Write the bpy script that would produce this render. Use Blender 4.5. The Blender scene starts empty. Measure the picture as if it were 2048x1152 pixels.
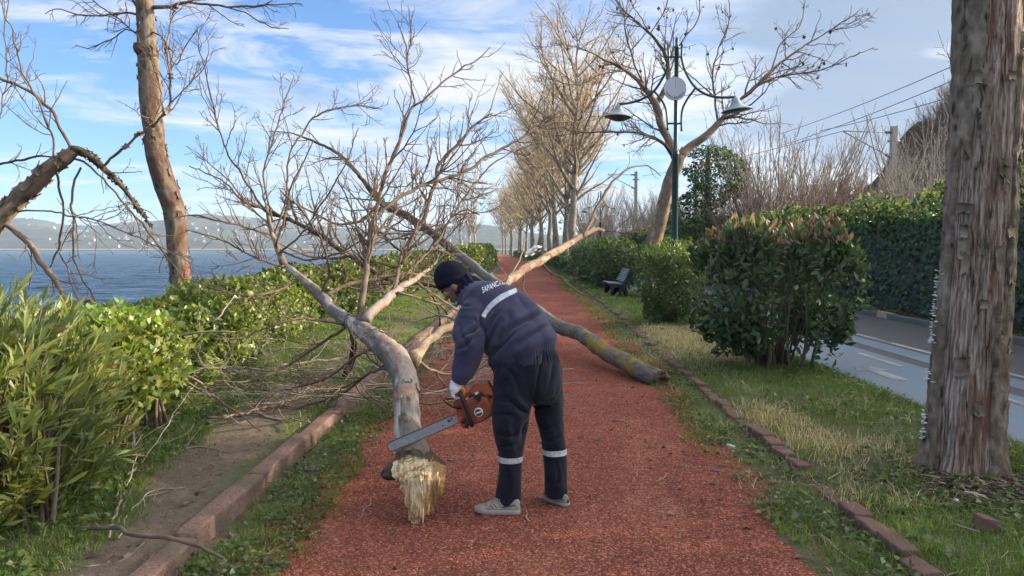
import bpy, math, random
import numpy as np
from mathutils import Vector, Matrix
from mathutils.bvhtree import BVHTree

random.seed(7)
SC = bpy.context.scene
COL = SC.collection
FPX = 1450.0                      # focal length in photograph pixels (2048 wide)
CAM_Z = 1.55
PITCH = math.atan(78.0 / FPX)

# ------------------------------------------------------------------ camera
cam_d = bpy.data.cameras.new('camera')
cam_d.sensor_width = 36.0
cam_d.lens = FPX / 2048.0 * 36.0
cam_d.clip_start = 0.05
cam_d.clip_end = 20000.0
cam = bpy.data.objects.new('camera', cam_d)
cam.location = (0, 0, CAM_Z)
cam.rotation_euler = (math.pi / 2 - PITCH, 0, 0)
COL.objects.link(cam)
SC.camera = cam

# ------------------------------------------------------------------ sun and sky
SUN_AZ = math.radians(80.0)       # clockwise from +Y (the way the camera looks)
SUN_EL = math.radians(18.0)
sd = Vector((math.sin(SUN_AZ) * math.cos(SUN_EL), math.cos(SUN_AZ) * math.cos(SUN_EL), math.sin(SUN_EL)))
sl = bpy.data.lights.new('sun', 'SUN')
sl.energy = 3.6
sl.angle = math.radians(0.6)
sl.color = (1.0, 0.83, 0.62)
so = bpy.data.objects.new('sun', sl)
so.rotation_euler = sd.to_track_quat('Z', 'Y').to_euler()
so.location = (30, 5, 20)
COL.objects.link(so)

world = bpy.data.worlds.new('World')
SC.world = world
world.use_nodes = True
wn, wl = world.node_tree.nodes, world.node_tree.links
wn.clear()
def W(t, **kw):
    n = wn.new(t)
    for k, v in kw.items():
        setattr(n, k, v)
    return n
sky = W('ShaderNodeTexSky', sky_type='NISHITA', sun_disc=False)
sky.sun_elevation = SUN_EL
sky.sun_rotation = SUN_AZ
sky.altitude = 50
sky.air_density = 1.0
sky.dust_density = 0.6
sky.ozone_density = 2.0
SKY_STRENGTH = 0.15
CLOUD_B = 2.1                      # brightness of lit cloud in the sky's own units
geo = W('ShaderNodeTexCoord')
sep = W('ShaderNodeSeparateXYZ')
wl.new(geo.outputs['Generated'], sep.inputs[0])
def wmath(op, a, b=None, c=None, clamp=False):
    n = W('ShaderNodeMath', operation=op, use_clamp=clamp)
    for i, v in enumerate((a, b, c)):
        if v is None: continue
        if isinstance(v, (int, float)): n.inputs[i].default_value = v
        else: wl.new(v, n.inputs[i])
    return n.outputs[0]
def wramp(fac, stops):
    n = W('ShaderNodeValToRGB')
    e = n.color_ramp.elements
    while len(e) < len(stops): e.new(0.5)
    for el, (p, c) in zip(e, stops):
        el.position = p
        el.color = (c, c, c, 1) if isinstance(c, (int, float)) else (*c, 1)
    wl.new(fac, n.inputs[0])
    return n.outputs[0]
zz = wmath('ADD', wmath('MAXIMUM', sep.outputs[2], 0.0), 0.13)
u = wmath('DIVIDE', sep.outputs[0], zz)
v = wmath('DIVIDE', sep.outputs[1], zz)
cmb = W('ShaderNodeCombineXYZ')
wl.new(u, cmb.inputs[0]); wl.new(v, cmb.inputs[1])
def wnoise(scale, detail, rough, loc=(0, 0, 0), sc=(1, 1, 1), rot=0.0, dist=0.0):
    mp = W('ShaderNodeMapping')
    mp.inputs['Location'].default_value = loc
    mp.inputs['Scale'].default_value = sc
    mp.inputs['Rotation'].default_value = (0, 0, rot)
    wl.new(cmb.outputs[0], mp.inputs[0])
    n = W('ShaderNodeTexNoise')
    n.inputs['Scale'].default_value = scale
    n.inputs['Detail'].default_value = detail
    n.inputs['Roughness'].default_value = rough
    n.inputs['Distortion'].default_value = dist
    wl.new(mp.outputs[0], n.inputs[0])
    return n.outputs[0]
# thin drawn-out cirrus
n1 = wnoise(1.1, 9, 0.66, (3.1, 0.4, 0), (0.8, 1.55, 1), 0.35, 1.5)
n2 = wnoise(0.35, 3, 0.5, (1.2, 5.3, 0), (1, 1, 1), 0.0, 0.2)
cov = wmath('MULTIPLY_ADD', sep.outputs[0], 0.24, 0.0)        # cloudier toward the sun side
cov = wmath('ADD', cov, wmath('MULTIPLY', wmath('SUBTRACT', sep.outputs[2], 0.34, clamp=True), 0.75))  # extra cloud overhead, added out of view to lift the shade
low = wmath('MULTIPLY', wmath('SUBTRACT', 0.34, sep.outputs[2]), 0.22)
s1 = wmath('ADD', wmath('ADD', wmath('MULTIPLY_ADD', n2, 0.55, n1), cov), low)
cirrus = wramp(s1, [(0.675, 0.0), (0.78, 0.48), (0.91, 0.97)])
# heavier grey-blue banks
n3 = wnoise(0.55, 6, 0.55, (7.75, 2.2, 0), (1.0, 1.35, 1), 0.1, 0.3)
bdot = W('ShaderNodeVectorMath', operation='DOT_PRODUCT')
wl.new(geo.outputs['Generated'], bdot.inputs[0]); bdot.inputs[1].default_value = (0.46, 0.86, 0.215)
near_bank = wmath('POWER', wmath('MAXIMUM', bdot.outputs['Value'], 0.0), 60.0)
bank = wramp(wmath('MULTIPLY_ADD', near_bank, 0.29, n3), [(0.58, 0.0), (0.72, 0.95), (1.0, 1.0)])
mix1 = W('ShaderNodeMixRGB')
wl.new(cirrus, mix1.inputs[0])
tint = W('ShaderNodeMixRGB', blend_type='MULTIPLY')
tint.inputs[0].default_value = 1.0
tint.inputs[2].default_value = (0.235, 0.375, 0.55, 1)
wl.new(sky.outputs[0], tint.inputs[1])
wl.new(tint.outputs[0], mix1.inputs[1])
sdot = W('ShaderNodeVectorMath', operation='DOT_PRODUCT')          # cloud brighter toward the sun; glow boosted beyond the view to lift the shade
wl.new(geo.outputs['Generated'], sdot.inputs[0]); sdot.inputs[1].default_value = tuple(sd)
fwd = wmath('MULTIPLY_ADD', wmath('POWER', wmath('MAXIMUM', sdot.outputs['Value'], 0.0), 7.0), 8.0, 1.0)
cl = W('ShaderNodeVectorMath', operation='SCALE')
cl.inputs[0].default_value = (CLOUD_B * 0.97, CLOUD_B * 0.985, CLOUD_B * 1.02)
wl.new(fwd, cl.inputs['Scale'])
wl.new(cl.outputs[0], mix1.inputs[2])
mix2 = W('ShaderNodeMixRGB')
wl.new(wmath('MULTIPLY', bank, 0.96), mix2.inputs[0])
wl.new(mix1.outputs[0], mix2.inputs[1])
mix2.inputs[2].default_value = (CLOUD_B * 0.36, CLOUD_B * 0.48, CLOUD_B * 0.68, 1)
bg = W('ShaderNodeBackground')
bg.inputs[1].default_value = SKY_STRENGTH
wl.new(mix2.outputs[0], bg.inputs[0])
wo = W('ShaderNodeOutputWorld')
wl.new(bg.outputs[0], wo.inputs[0])

SC.view_settings.view_transform = 'Standard'
SC.view_settings.look = 'None'
SC.view_settings.gamma = 1.0
SC.view_settings.use_curve_mapping = False
SC.view_settings.exposure = 1.62
SC.cycles.use_denoising = True
try:
    SC.cycles.denoising_prefilter = 'ACCURATE'
    SC.cycles.denoising_input_passes = 'RGB_ALBEDO_NORMAL'
except Exception:
    pass
SC.cycles.max_bounces = 6
SC.cycles.transparent_max_bounces = 8
SC.cycles.volume_bounces = 0
SC.cycles.caustics_reflective = False
SC.cycles.caustics_refractive = False

# ------------------------------------------------------------------ helpers
def ray(px, py):
    x = (px - 1024.0) / FPX
    y = (576.0 - py) / FPX
    cp, sp = math.cos(PITCH), math.sin(PITCH)
    return np.array([x, cp + y * sp, -sp + y * cp])
def P(px, py, Y):
    """point that lies Y metres ahead on the line of sight of a photograph pixel"""
    d = ray(px, py)
    return np.array([0, 0, CAM_Z]) + d * (Y / d[1])
def G(px, py, z=0.0):
    d = ray(px, py)
    return np.array([0, 0, CAM_Z]) + d * ((z - CAM_Z) / d[2])
def mpp(Y):                       # metres per photograph pixel at distance Y
    return Y / FPX
def nrm(a):
    return a / np.maximum(np.linalg.norm(a, axis=-1, keepdims=True), 1e-9)

def _h(ix, iy, iz, seed):
    n = (ix.astype(np.int64) * 374761393 + iy.astype(np.int64) * 668265263 + iz.astype(np.int64) * 2147483647 + seed * 144665) & 0x7fffffff
    n = ((n ^ (n >> 13)) * 1274126177) & 0x7fffffff
    n = ((n ^ (n >> 16)) * 668265263) & 0x7fffffff
    return (n & 0xffff) / 65535.0
def vnoise(p, scale=1.0, seed=0):
    p = np.asarray(p, float) * scale
    i = np.floor(p).astype(np.int64)
    f = p - i
    f = f * f * (3 - 2 * f)
    x, y, z = i[..., 0], i[..., 1], i[..., 2]
    fx, fy, fz = f[..., 0], f[..., 1], f[..., 2]
    r = 0
    for dx in (0, 1):
        for dy in (0, 1):
            for dz in (0, 1):
                w = (fx if dx else 1 - fx) * (fy if dy else 1 - fy) * (fz if dz else 1 - fz)
                r = r + w * _h(x + dx, y + dy, z + dz, seed)
    return r
def fbm(p, scale=1.0, seed=0, octv=4):
    r, a, t = 0, 0.5, 0
    for o in range(octv):
        r = r + a * vnoise(p, scale * 2 ** o, seed + o * 17)
        t += a
        a *= 0.5
    return r / t

class MB:
    """collects vertices, quads and triangles and links them as ONE mesh object"""
    def __init__(s):
        s.v, s.q, s.t, s.c, s.tc, s.qm, s.tm, s.n = [], [], [], [], [], [], [], 0
    def add(s, V, Q=None, T=None, col=None, tc=None, mi=0):
        V = np.asarray(V, float).reshape(-1, 3)
        if Q is not None and len(Q):
            Q = np.asarray(Q, np.int64).reshape(-1, 4)
            s.q.append(Q + s.n); s.qm.append(np.full(len(Q), mi))
        if T is not None and len(T):
            T = np.asarray(T, np.int64).reshape(-1, 3)
            s.t.append(T + s.n); s.tm.append(np.full(len(T), mi))
        s.v.append(V)
        c = np.ones((len(V), 3)) if col is None else np.broadcast_to(np.asarray(col, float), (len(V), 3))
        s.c.append(c)
        s.tc.append(V if tc is None else tc)
        s.n += len(V)
        return s
    def mesh(s, name, smooth=True, attr=True):
        me = bpy.data.meshes.new(name)
        V = np.concatenate(s.v)
        q = np.concatenate(s.q) if s.q else np.zeros((0, 4), np.int64)
        t = np.concatenate(s.t) if s.t else np.zeros((0, 3), np.int64)
        me.vertices.add(len(V))
        me.vertices.foreach_set('co', V.astype(np.float32).ravel())
        me.loops.add(q.size + t.size)
        me.loops.foreach_set('vertex_index', np.concatenate([q.ravel(), t.ravel()]).astype(np.int32))
        me.polygons.add(len(q) + len(t))
        ls = np.concatenate([np.arange(len(q)) * 4, q.size + np.arange(len(t)) * 3])
        me.polygons.foreach_set('loop_start', ls.astype(np.int32))
        mi = np.concatenate((s.qm or [np.zeros(0)]) + (s.tm or [np.zeros(0)]))
        me.polygons.foreach_set('material_index', mi.astype(np.int32))
        me.update(calc_edges=True)
        me.polygons.foreach_set('use_smooth', np.full(len(q) + len(t), bool(smooth)))
        if attr:
            c = np.concatenate(s.c)
            a = me.attributes.new('Col', 'FLOAT_COLOR', 'POINT')
            a.data.foreach_set('color', np.concatenate([c, np.ones((len(c), 1))], 1).astype(np.float32).ravel())
            a = me.attributes.new('tc', 'FLOAT_VECTOR', 'POINT')
            a.data.foreach_set('vector', np.concatenate(s.tc).astype(np.float32).ravel())
        return me
    def build(s, name, mats, parent=None, smooth=True, **props):
        me = s.mesh(name, smooth)
        for m in (mats if isinstance(mats, (list, tuple)) else [mats]):
            me.materials.append(m)
        return link(name, me, parent, **props)

def link(name, data, parent=None, **props):
    o = bpy.data.objects.new(name, data)
    COL.objects.link(o)
    if parent is not None:
        o.parent = parent
        if parent.parent is None:
            o.matrix_parent_inverse = Matrix.Translation(parent.location).inverted()
    for k, vv in props.items():
        o[k] = vv
    return o
def thing(name, label, cat, loc=(0, 0, 0), group=None):
    o = link(name, None)
    o.empty_display_size = 0.2
    o.location = Vector([float(a) for a in loc])
    tag(o, label, cat, group)
    return o
def tag(o, label, cat, group=None):
    o['label'] = label
    o['category'] = cat
    if group: o['group'] = group
    return o

def grid_quads(nu, nv, off=0, wrap_u=False):
    """quads of a (nv rows, nu columns) vertex grid"""
    uu = nu if wrap_u else nu - 1
    i = np.arange(uu)[None, :]
    j = np.arange(nv - 1)[:, None]
    a = j * nu + i
    b = j * nu + (i + 1) % nu
    return np.stack([a, b, b + nu, a + nu], -1).reshape(-1, 4) + off

def tubes(mb, Pn, R, S=5, col=None, cap=True, mi=0):
    """many tapering tubes at once: Pn (B,K,3), R (B,K)"""
    Pn = np.asarray(Pn, float); R = np.asarray(R, float)
    if Pn.ndim == 2: Pn = Pn[None]; R = R[None]
    B, K, _ = Pn.shape
    T = np.empty_like(Pn)
    T[:, 1:-1] = Pn[:, 2:] - Pn[:, :-2]
    T[:, 0] = Pn[:, 1] - Pn[:, 0]
    T[:, -1] = Pn[:, -1] - Pn[:, -2]
    T = nrm(T)
    ref = np.where(np.abs(T[:, 0, 2:3]) > 0.9, np.array([1.0, 0, 0]), np.array([0, 0, 1.0]))
    n = nrm(np.cross(T[:, 0], ref))
    N = np.empty_like(Pn)
    for k in range(K):
        n = nrm(n - (n * T[:, k]).sum(-1, keepdims=True) * T[:, k])
        N[:, k] = n
    Bn = np.cross(T, N)
    a = np.arange(S) / S * 2 * np.pi
    ca, sa = np.cos(a), np.sin(a)
    V = Pn[:, :, None] + R[:, :, None, None] * (ca[:, None] * N[:, :, None] + sa[:, None] * Bn[:, :, None])
    seg = np.concatenate([np.zeros((B, 1)), np.cumsum(np.linalg.norm(np.diff(Pn, axis=1), axis=-1), 1)], 1)
    r0 = R.mean(1)[:, None, None]
    tc = np.stack([np.broadcast_to(ca * r0, (B, K, S)), np.broadcast_to(sa * r0, (B, K, S)),
                   np.broadcast_to(seg[:, :, None], (B, K, S))], -1)
    tc = tc + (np.arange(B) * 3.7 % 17)[:, None, None, None]
    base = grid_quads(S, K, 0, True)
    Q = (base[None] + (np.arange(B) * K * S)[:, None, None]).reshape(-1, 4)
    T3 = None
    V = V.reshape(-1, 3); tcf = tc.reshape(-1, 3)
    cc = None
    if col is not None:
        col = np.asarray(col, float)
        cc = np.repeat(col, K * S, 0) if col.ndim == 2 else col
    if cap:
        tip = Pn[:, -1] + T[:, -1] * R[:, -1:] * 0.6
        bot = Pn[:, 0] - T[:, 0] * R[:, :1] * 0.1
        off = B * K * S
        bi = np.arange(B)
        i = np.arange(S)
        la = (bi[:, None] * K * S + (K - 1) * S + i[None]); lb = (bi[:, None] * K * S + (K - 1) * S + (i[None] + 1) % S)
        t1 = np.stack([la, lb, np.broadcast_to((off + bi)[:, None], la.shape)], -1).reshape(-1, 3)
        fa = (bi[:, None] * K * S + i[None]); fb = (bi[:, None] * K * S + (i[None] + 1) % S)
        t2 = np.stack([fb, fa, np.broadcast_to((off + B + bi)[:, None], fa.shape)], -1).reshape(-1, 3)
        T3 = np.concatenate([t1, t2])
        V = np.concatenate([V, tip, bot])
        tcf = np.concatenate([tcf, tc[:, -1].mean(1), tc[:, 0].mean(1)])
        if cc is not None and cc.ndim == 2:
            cc = np.concatenate([cc, col, col])
    mb.add(V, Q, T3, cc, tcf, mi)

def spline(pts, n):
    """Catmull-Rom through pts (rows: any number of columns), n samples evenly by length of the first three"""
    p = np.asarray(pts, float)
    p = np.concatenate([[2 * p[0] - p[1]], p, [2 * p[-1] - p[-2]]])
    out = []
    for i in range(1, len(p) - 2):
        t = np.linspace(0, 1, 12, endpoint=False)[:, None]
        a, b, c, d = p[i - 1], p[i], p[i + 1], p[i + 2]
        out.append(0.5 * (2 * b + (c - a) * t + (2 * a - 5 * b + 4 * c - d) * t ** 2 + (3 * b - a - 3 * c + d) * t ** 3))
    out.append(p[-2][None])
    o = np.concatenate(out)
    s = np.concatenate([[0], np.cumsum(np.linalg.norm(np.diff(o[:, :3], axis=0), axis=1))])
    q = np.linspace(0, s[-1], n)
    return np.stack([np.interp(q, s, o[:, k]) for k in range(o.shape[1])], 1)

# ------------------------------------------------------------------ materials
class NM:
    def __init__(s, name, rough=0.8, spec=0.3):
        s.m = bpy.data.materials.new(name)
        s.m.use_nodes = True
        s.nt = s.m.node_tree
        s.b = s.nt.nodes['Principled BSDF']
        s.b.inputs['Roughness'].default_value = rough
        s.b.inputs['Specular IOR Level'].default_value = spec
        s.out = s.nt.nodes['Material Output']
    def n(s, t, ins=None, **kw):
        n = s.nt.nodes.new(t)
        for k, vv in kw.items(): setattr(n, k, vv)
        for k, vv in (ins or {}).items():
            s.put(n.inputs[k], vv)
        return n
    def put(s, inp, vv):
        if isinstance(vv, bpy.types.NodeSocket): s.nt.links.new(vv, inp)
        else:
            if isinstance(vv, (tuple, list)) and inp.type == 'RGBA' and len(vv) == 3: vv = (*vv, 1)
            inp.default_value = vv
    def pos(s, sc=(1, 1, 1), attr=None, loc=(0, 0, 0), rot=(0, 0, 0)):
        if attr: o = s.n('ShaderNodeAttribute', attribute_name=attr).outputs['Vector']
        else: o = s.n('ShaderNodeTexCoord').outputs['Object']
        return s.n('ShaderNodeMapping', {'Vector': o, 'Scale': sc, 'Location': loc, 'Rotation': rot}).outputs[0]
    def noise(s, vec, scale=1.0, detail=4, rough=0.55, dist=0.0):
        return s.n('ShaderNodeTexNoise', {'Vector': vec, 'Scale': scale, 'Detail': detail, 'Roughness': rough, 'Distortion': dist}).outputs[0]
    def voro(s, vec, scale=1.0, feature='F1', out='Distance'):
        return s.n('ShaderNodeTexVoronoi', {'Vector': vec, 'Scale': scale}, feature=feature).outputs[out]
    def math(s, op, a, b=0.0, c=0.0, clamp=False):
        return s.n('ShaderNodeMath', {0: a, 1: b, 2: c}, operation=op, use_clamp=clamp).outputs[0]
    def ramp(s, fac, stops, interp='LINEAR'):
        n = s.n('ShaderNodeValToRGB', {0: fac})
        n.color_ramp.interpolation = interp
        e = n.color_ramp.elements
        while len(e) < len(stops): e.new(0.5)
        for el, (p, c) in zip(e, stops):
            el.position = p
            el.color = (c, c, c, 1) if isinstance(c, (int, float)) else (*c[:3], 1)
        return n.outputs[0]
    def mix(s, fac, a, b, blend='MIX'):
        return s.n('ShaderNodeMixRGB', {0: fac, 1: a, 2: b}, blend_type=blend).outputs[0]
    def attr(s, name='Col'):
        return s.n('ShaderNodeAttribute', attribute_name=name).outputs['Color']
    def color(s, c): s.put(s.b.inputs['Base Color'], c); return s
    def rough(s, c): s.put(s.b.inputs['Roughness'], c); return s
    def bump(s, h, dist=0.01, strength=1.0, prev=None):
        ins = {'Height': h, 'Distance': dist, 'Strength': strength}
        if prev is not None: ins['Normal'] = prev
        o = s.n('ShaderNodeBump', ins).outputs[0]
        s.put(s.b.inputs['Normal'], o)
        return o
    def translucent(s, col, fac):
        t = s.n('ShaderNodeBsdfTranslucent', {'Color': col})
        mx = s.n('ShaderNodeMixShader', {0: fac, 1: s.b.outputs[0], 2: t.outputs[0]})
        s.nt.links.new(mx.outputs[0], s.out.inputs[0])
        return s

def flat(name, c, rough=0.6, spec=0.4, metal=0.0, var=0.15, scale=20.0):
    m = NM(name, rough, spec)
    f = m.noise(m.pos(), scale, 3)
    m.color(m.mix(f, tuple(x * (1 - var) for x in c), tuple(min(1, x * (1 + var)) for x in c)))
    m.b.inputs['Metallic'].default_value = metal
    return m.m
# ================================================================== THE SETTING
def cpath(Y):                      # middle of the red path
    return np.interp(Y, [0, 10, 20, 50, 90, 150, 220, 400], [0.15, 0.33, 0.6, 0.9, 0.2, -2.2, -6.0, -18.0])
def kerb_r(Y):
    return cpath(Y) + np.interp(Y, [0, 3.4, 20, 50], [1.72, 1.75, 1.97, 2.1])
def kerb_l(Y):
    return cpath(Y) - np.interp(Y, [0, 3.4, 9, 50], [1.86, 1.86, 1.9, 2.1])
ROAD0, ROAD1, WALLX = 3.75, 7.8, 8.75     # offsets from cpath
LAKE_Z = -3.0
def ground_z(X, Y):
    s = X - cpath(Y)
    p = np.stack([X, Y, 0 * X], -1)
    lump = (fbm(p, 0.9, 3, 3) - 0.5)
    z = np.zeros_like(X)
    left = np.clip((kerb_l(Y) - X) / 0.15, 0, 1)
    z = z + left * (0.085 + 0.07 * lump * np.clip((kerb_l(Y) - X) * 2, 0, 1))
    right = np.clip((X - kerb_r(Y) - 0.02) / 0.1, 0, 1) * np.clip((ROAD0 - s) / 0.25, 0, 1)
    z = z + right * (0.05 + 0.05 * lump)
    far = np.clip((s - ROAD1 - 0.15) / 0.3, 0, 1)
    z = z + far * (0.10 + 0.10 * lump)
    z = z + np.clip((s - 11.0) / 6, 0, 1) * 0.5
    sl_ = np.clip((-5.2 - s) / 3.6, 0, 1)
    z = z - sl_ * (3.6 + 0.5 * lump)
    z = np.where((s > -1.75) & (s < kerb_r(Y) - cpath(Y)), z - 0.010 + 0.012 * np.clip(np.maximum((kerb_l(Y) + 0.30 - X), (X - kerb_r(Y) + 0.30)) / 0.1, 0, 1), z)
    z = np.where((s > ROAD0 + 0.02) & (s < ROAD1), -0.02, z)
    return z

# --- soil
m_soil = NM('soil', 0.95, 0.1)
pp = m_soil.pos()
f1 = m_soil.noise(pp, 1.3, 6, 0.6); f2 = m_soil.noise(pp, 14, 5, 0.6)
c = m_soil.mix(f1, (0.125, 0.096, 0.072), (0.215, 0.168, 0.128))
c = m_soil.mix(m_soil.ramp(f2, [(0.45, 0.0), (0.75, 0.6)]), c, (0.065, 0.052, 0.04))
gxy = m_soil.n('ShaderNodeSeparateXYZ', {0: m_soil.n('ShaderNodeTexCoord').outputs['Object']})
gx, gy = gxy.outputs[0], gxy.outputs[1]
band_ = m_soil.math('ABSOLUTE', m_soil.math('ADD', m_soil.math('ADD', gx, m_soil.math('ADD', 1.80, m_soil.math('MULTIPLY', m_soil.math('SUBTRACT', gy, 3.8, clamp=True), 0.38))), m_soil.math('MULTIPLY', m_soil.math('SUBTRACT', m_soil.noise(pp, 1.8, 4), 0.5), 0.7)))
far_g = m_soil.math('MULTIPLY', m_soil.ramp(band_, [(0.14, 0.0), (0.36, 0.8)]), m_soil.ramp(m_soil.noise(pp, 3.0, 5, 0.6), [(0.30, 0.25), (0.6, 1.0)]))
c = m_soil.mix(far_g, c, (0.085, 0.115, 0.040))
m_soil.color(c)
c2 = m_soil.noise(pp, 75, 4, 0.7)
m_soil.color(m_soil.mix(m_soil.ramp(c2, [(0.35, 0.55), (0.5, 0.0)]), m_soil.mix(m_soil.ramp(c2, [(0.58, 0.0), (0.72, 0.6)]), c, (0.26, 0.21, 0.165)), (0.06, 0.047, 0.036)))
m_soil.bump(m_soil.math('ADD', f2, m_soil.math('MULTIPLY', c2, 0.5)), 0.025, 1.0)
xs = np.unique(np.concatenate([np.linspace(-14, 14, 141), np.linspace(-60, 60, 49), np.linspace(-60, 400, 20)]))
ys = np.unique(np.concatenate([np.linspace(-20, 14, 120), np.linspace(14, 60, 70), np.linspace(60, 700, 60)]))
Xg, Yg = np.meshgrid(xs, ys)
Xw = Xg + np.where(np.abs(Xg) <= 60, cpath(Yg), cpath(Yg))
Zg = ground_z(Xw, Yg)
mb = MB()
mb.add(np.stack([Xw, Yg, Zg], -1).reshape(-1, 3), grid_quads(len(xs), len(ys)))
mb.build('ground', m_soil.m, kind='structure')

def strip(name, x0f, x1f, z, mat, ya, yb, n=160, nx=2, kind='structure', edge=0.0, seed=0):
    t = np.linspace(0, 1, n)
    Y = ya + (yb - ya) * t ** 2.2
    u_ = np.linspace(0, 1, nx)
    a, b = x0f(Y), x1f(Y)
    if edge:
        q = np.stack([Y * 0, Y, Y * 0], -1)
        a = a + edge * (fbm(q, 2.2, seed, 4) - 0.5) * 2
        b = b + edge * (fbm(q, 2.2, seed + 5, 4) - 0.5) * 2 + edge * 0.7 * (fbm(q, 11.0, seed + 6, 3) - 0.5)
        a = a + edge * 0.7 * (fbm(q, 11.0, seed + 7, 3) - 0.5)
    X = a[:, None] + (b - a)[:, None] * u_[None]
    Yb = np.broadcast_to(Y[:, None], X.shape)
    mb = MB()
    mb.add(np.stack([X, Yb, np.full(X.shape, z)], -1).reshape(-1, 3), grid_quads(nx, n))
    return mb.build(name, mat, kind=kind)

# --- red cinder path
m_path = NM('red_cinder', 0.95, 0.08)
pp = m_path.pos()
big = m_path.noise(pp, 0.7, 5, 0.6)
mid = m_path.noise(pp, 6, 5, 0.65)
vn = m_path.n('ShaderNodeTexVoronoi', {'Vector': pp, 'Scale': 95.0})
vn2 = m_path.n('ShaderNodeTexVoronoi', {'Vector': pp, 'Scale': 48.0})
hue = m_path.n('ShaderNodeSeparateXYZ', {0: vn.outputs['Color']}).outputs[0]
c = m_path.mix(m_path.ramp(big, [(0.35, 0.0), (0.65, 1.0)]), (0.142, 0.044, 0.032), (0.242, 0.080, 0.056))
c = m_path.mix(m_path.ramp(mid, [(0.45, 0.0), (0.75, 0.65)]), c, (0.19, 0.052, 0.037))
op = m_path.ramp(m_path.noise(m_path.pos((1, 0.45, 1), None, (4, 9, 0)), 1.5, 6, 0.65), [(0.52, 0.0), (0.66, 0.7)])
c = m_path.mix(op, c, m_path.mix(hue, (0.215, 0.074, 0.047), (0.40, 0.165, 0.10)))
c = m_path.mix(m_path.ramp(hue, [(0.0, 0.0), (0.62, 0.0), (1.0, 0.65)]), c, (0.58, 0.25, 0.16))
c = m_path.mix(m_path.ramp(hue, [(0.0, 0.65), (0.32, 0.0)]), c, (0.15, 0.046, 0.036))
m_path.color(c)
hgt = m_path.math('ADD', m_path.math('MULTIPLY', vn.outputs['Distance'], -0.8), m_path.math('MULTIPLY', vn2.outputs['Distance'], -0.9))
hgt = m_path.math('ADD', hgt, m_path.math('MULTIPLY', mid, 1.1))
m_path.bump(hgt, 0.011, 1.0)
strip('red_path', lambda Y: kerb_l(Y) + 0.36, lambda Y: kerb_r(Y) - np.interp(Y, [0, 4, 8, 14], [0.50, 0.46, 0.24, 0.2]), 0.0, m_path.m, -6, 420, 700, 24, edge=0.16, seed=3)

# --- road, its blue bicycle lane and painted lines
m_road = NM('asphalt', 0.85, 0.25)
pp = m_road.pos()
f = m_road.noise(pp, 120, 3, 0.7); g = m_road.noise(pp, 1.2, 5)
c = m_road.mix(f, (0.05, 0.051, 0.055), (0.17, 0.17, 0.175))
c = m_road.mix(m_road.ramp(g, [(0.4, 0), (0.7, 0.5)]), c, (0.11, 0.105, 0.102))
m_road.color(c); m_road.bump(f, 0.004, 0.7)
strip('road', lambda Y: cpath(Y) + ROAD0, lambda Y: cpath(Y) + ROAD1, 0.0, m_road.m, -20, 420, 140)
def worn(name, col, k0, k1, base=(0.095, 0.096, 0.10), streak=(1, 0.35, 1)):
    m = NM(name, 0.85, 0.2)
    q = m.pos(streak)
    w = m.ramp(m.math('ADD', m.math('MULTIPLY', m.noise(q, 1.8, 6, 0.6), 0.75), m.math('MULTIPLY', m.noise(m.pos(), 55, 4, 0.7), 0.35)), [(k0, 0.0), (k1, 1.0)])
    gr = m.mix(m.noise(m.pos(), 120, 3, 0.7), tuple(x * 0.6 for x in base), tuple(min(1, x * 1.5) for x in base))
    m.color(m.mix(w, gr, col))
    m.bump(m.noise(m.pos(), 120, 3, 0.7), 0.003, 0.6)
    return m.m
m_blue = worn('worn_blue_paint', (0.17, 0.27, 0.38), 0.40, 0.85, (0.19, 0.205, 0.225))
m_blue2 = worn('blue_paint', (0.20, 0.34, 0.48), 0.42, 0.86, (0.17, 0.19, 0.215))
m_white = worn('road_paint', (0.58, 0.59, 0.60), 0.40, 0.66)
strip('bicycle_lane', lambda Y: cpath(Y) + ROAD0 + 0.02, lambda Y: cpath(Y) + 5.05, 0.004, m_blue, -20, 200, 120)
strip('bicycle_lane', lambda Y: cpath(Y) + 5.32, lambda Y: cpath(Y) + 5.72, 0.004, m_blue2, -20, 200, 120, edge=0.05, seed=4)
strip('road_line', lambda Y: cpath(Y) + 5.83, lambda Y: cpath(Y) + 5.93, 0.004, m_white, -20, 200, 120)
for i, y0 in enumerate(np.arange(-3.5, 50, 2.6)):
    strip('lane_dash', lambda Y: cpath(Y) + 4.76, lambda Y: cpath(Y) + 4.86, 0.008, m_white, y0, y0 + 1.2, 4)
# worn white arrow painted on the lane
q0 = G(1765, 752)
mb = MB()
AR = [(-0.09, -0.55), (0.09, -0.55), (0.09, 0.15), (0.22, 0.15), (0.0, 0.65), (-0.22, 0.15), (-0.09, 0.15)]
mb.add([(q0[0] + 0.08 + a * 0.9, q0[1] + 0.25 + b, 0.008) for a, b in AR], [[0, 1, 2, 6]], [[5, 3, 4]])
m_arrow = worn('worn_road_paint', (0.55, 0.57, 0.58), 0.43, 0.66, (0.15, 0.165, 0.185))
mb.build('lane_arrow', m_arrow, kind='structure')

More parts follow.
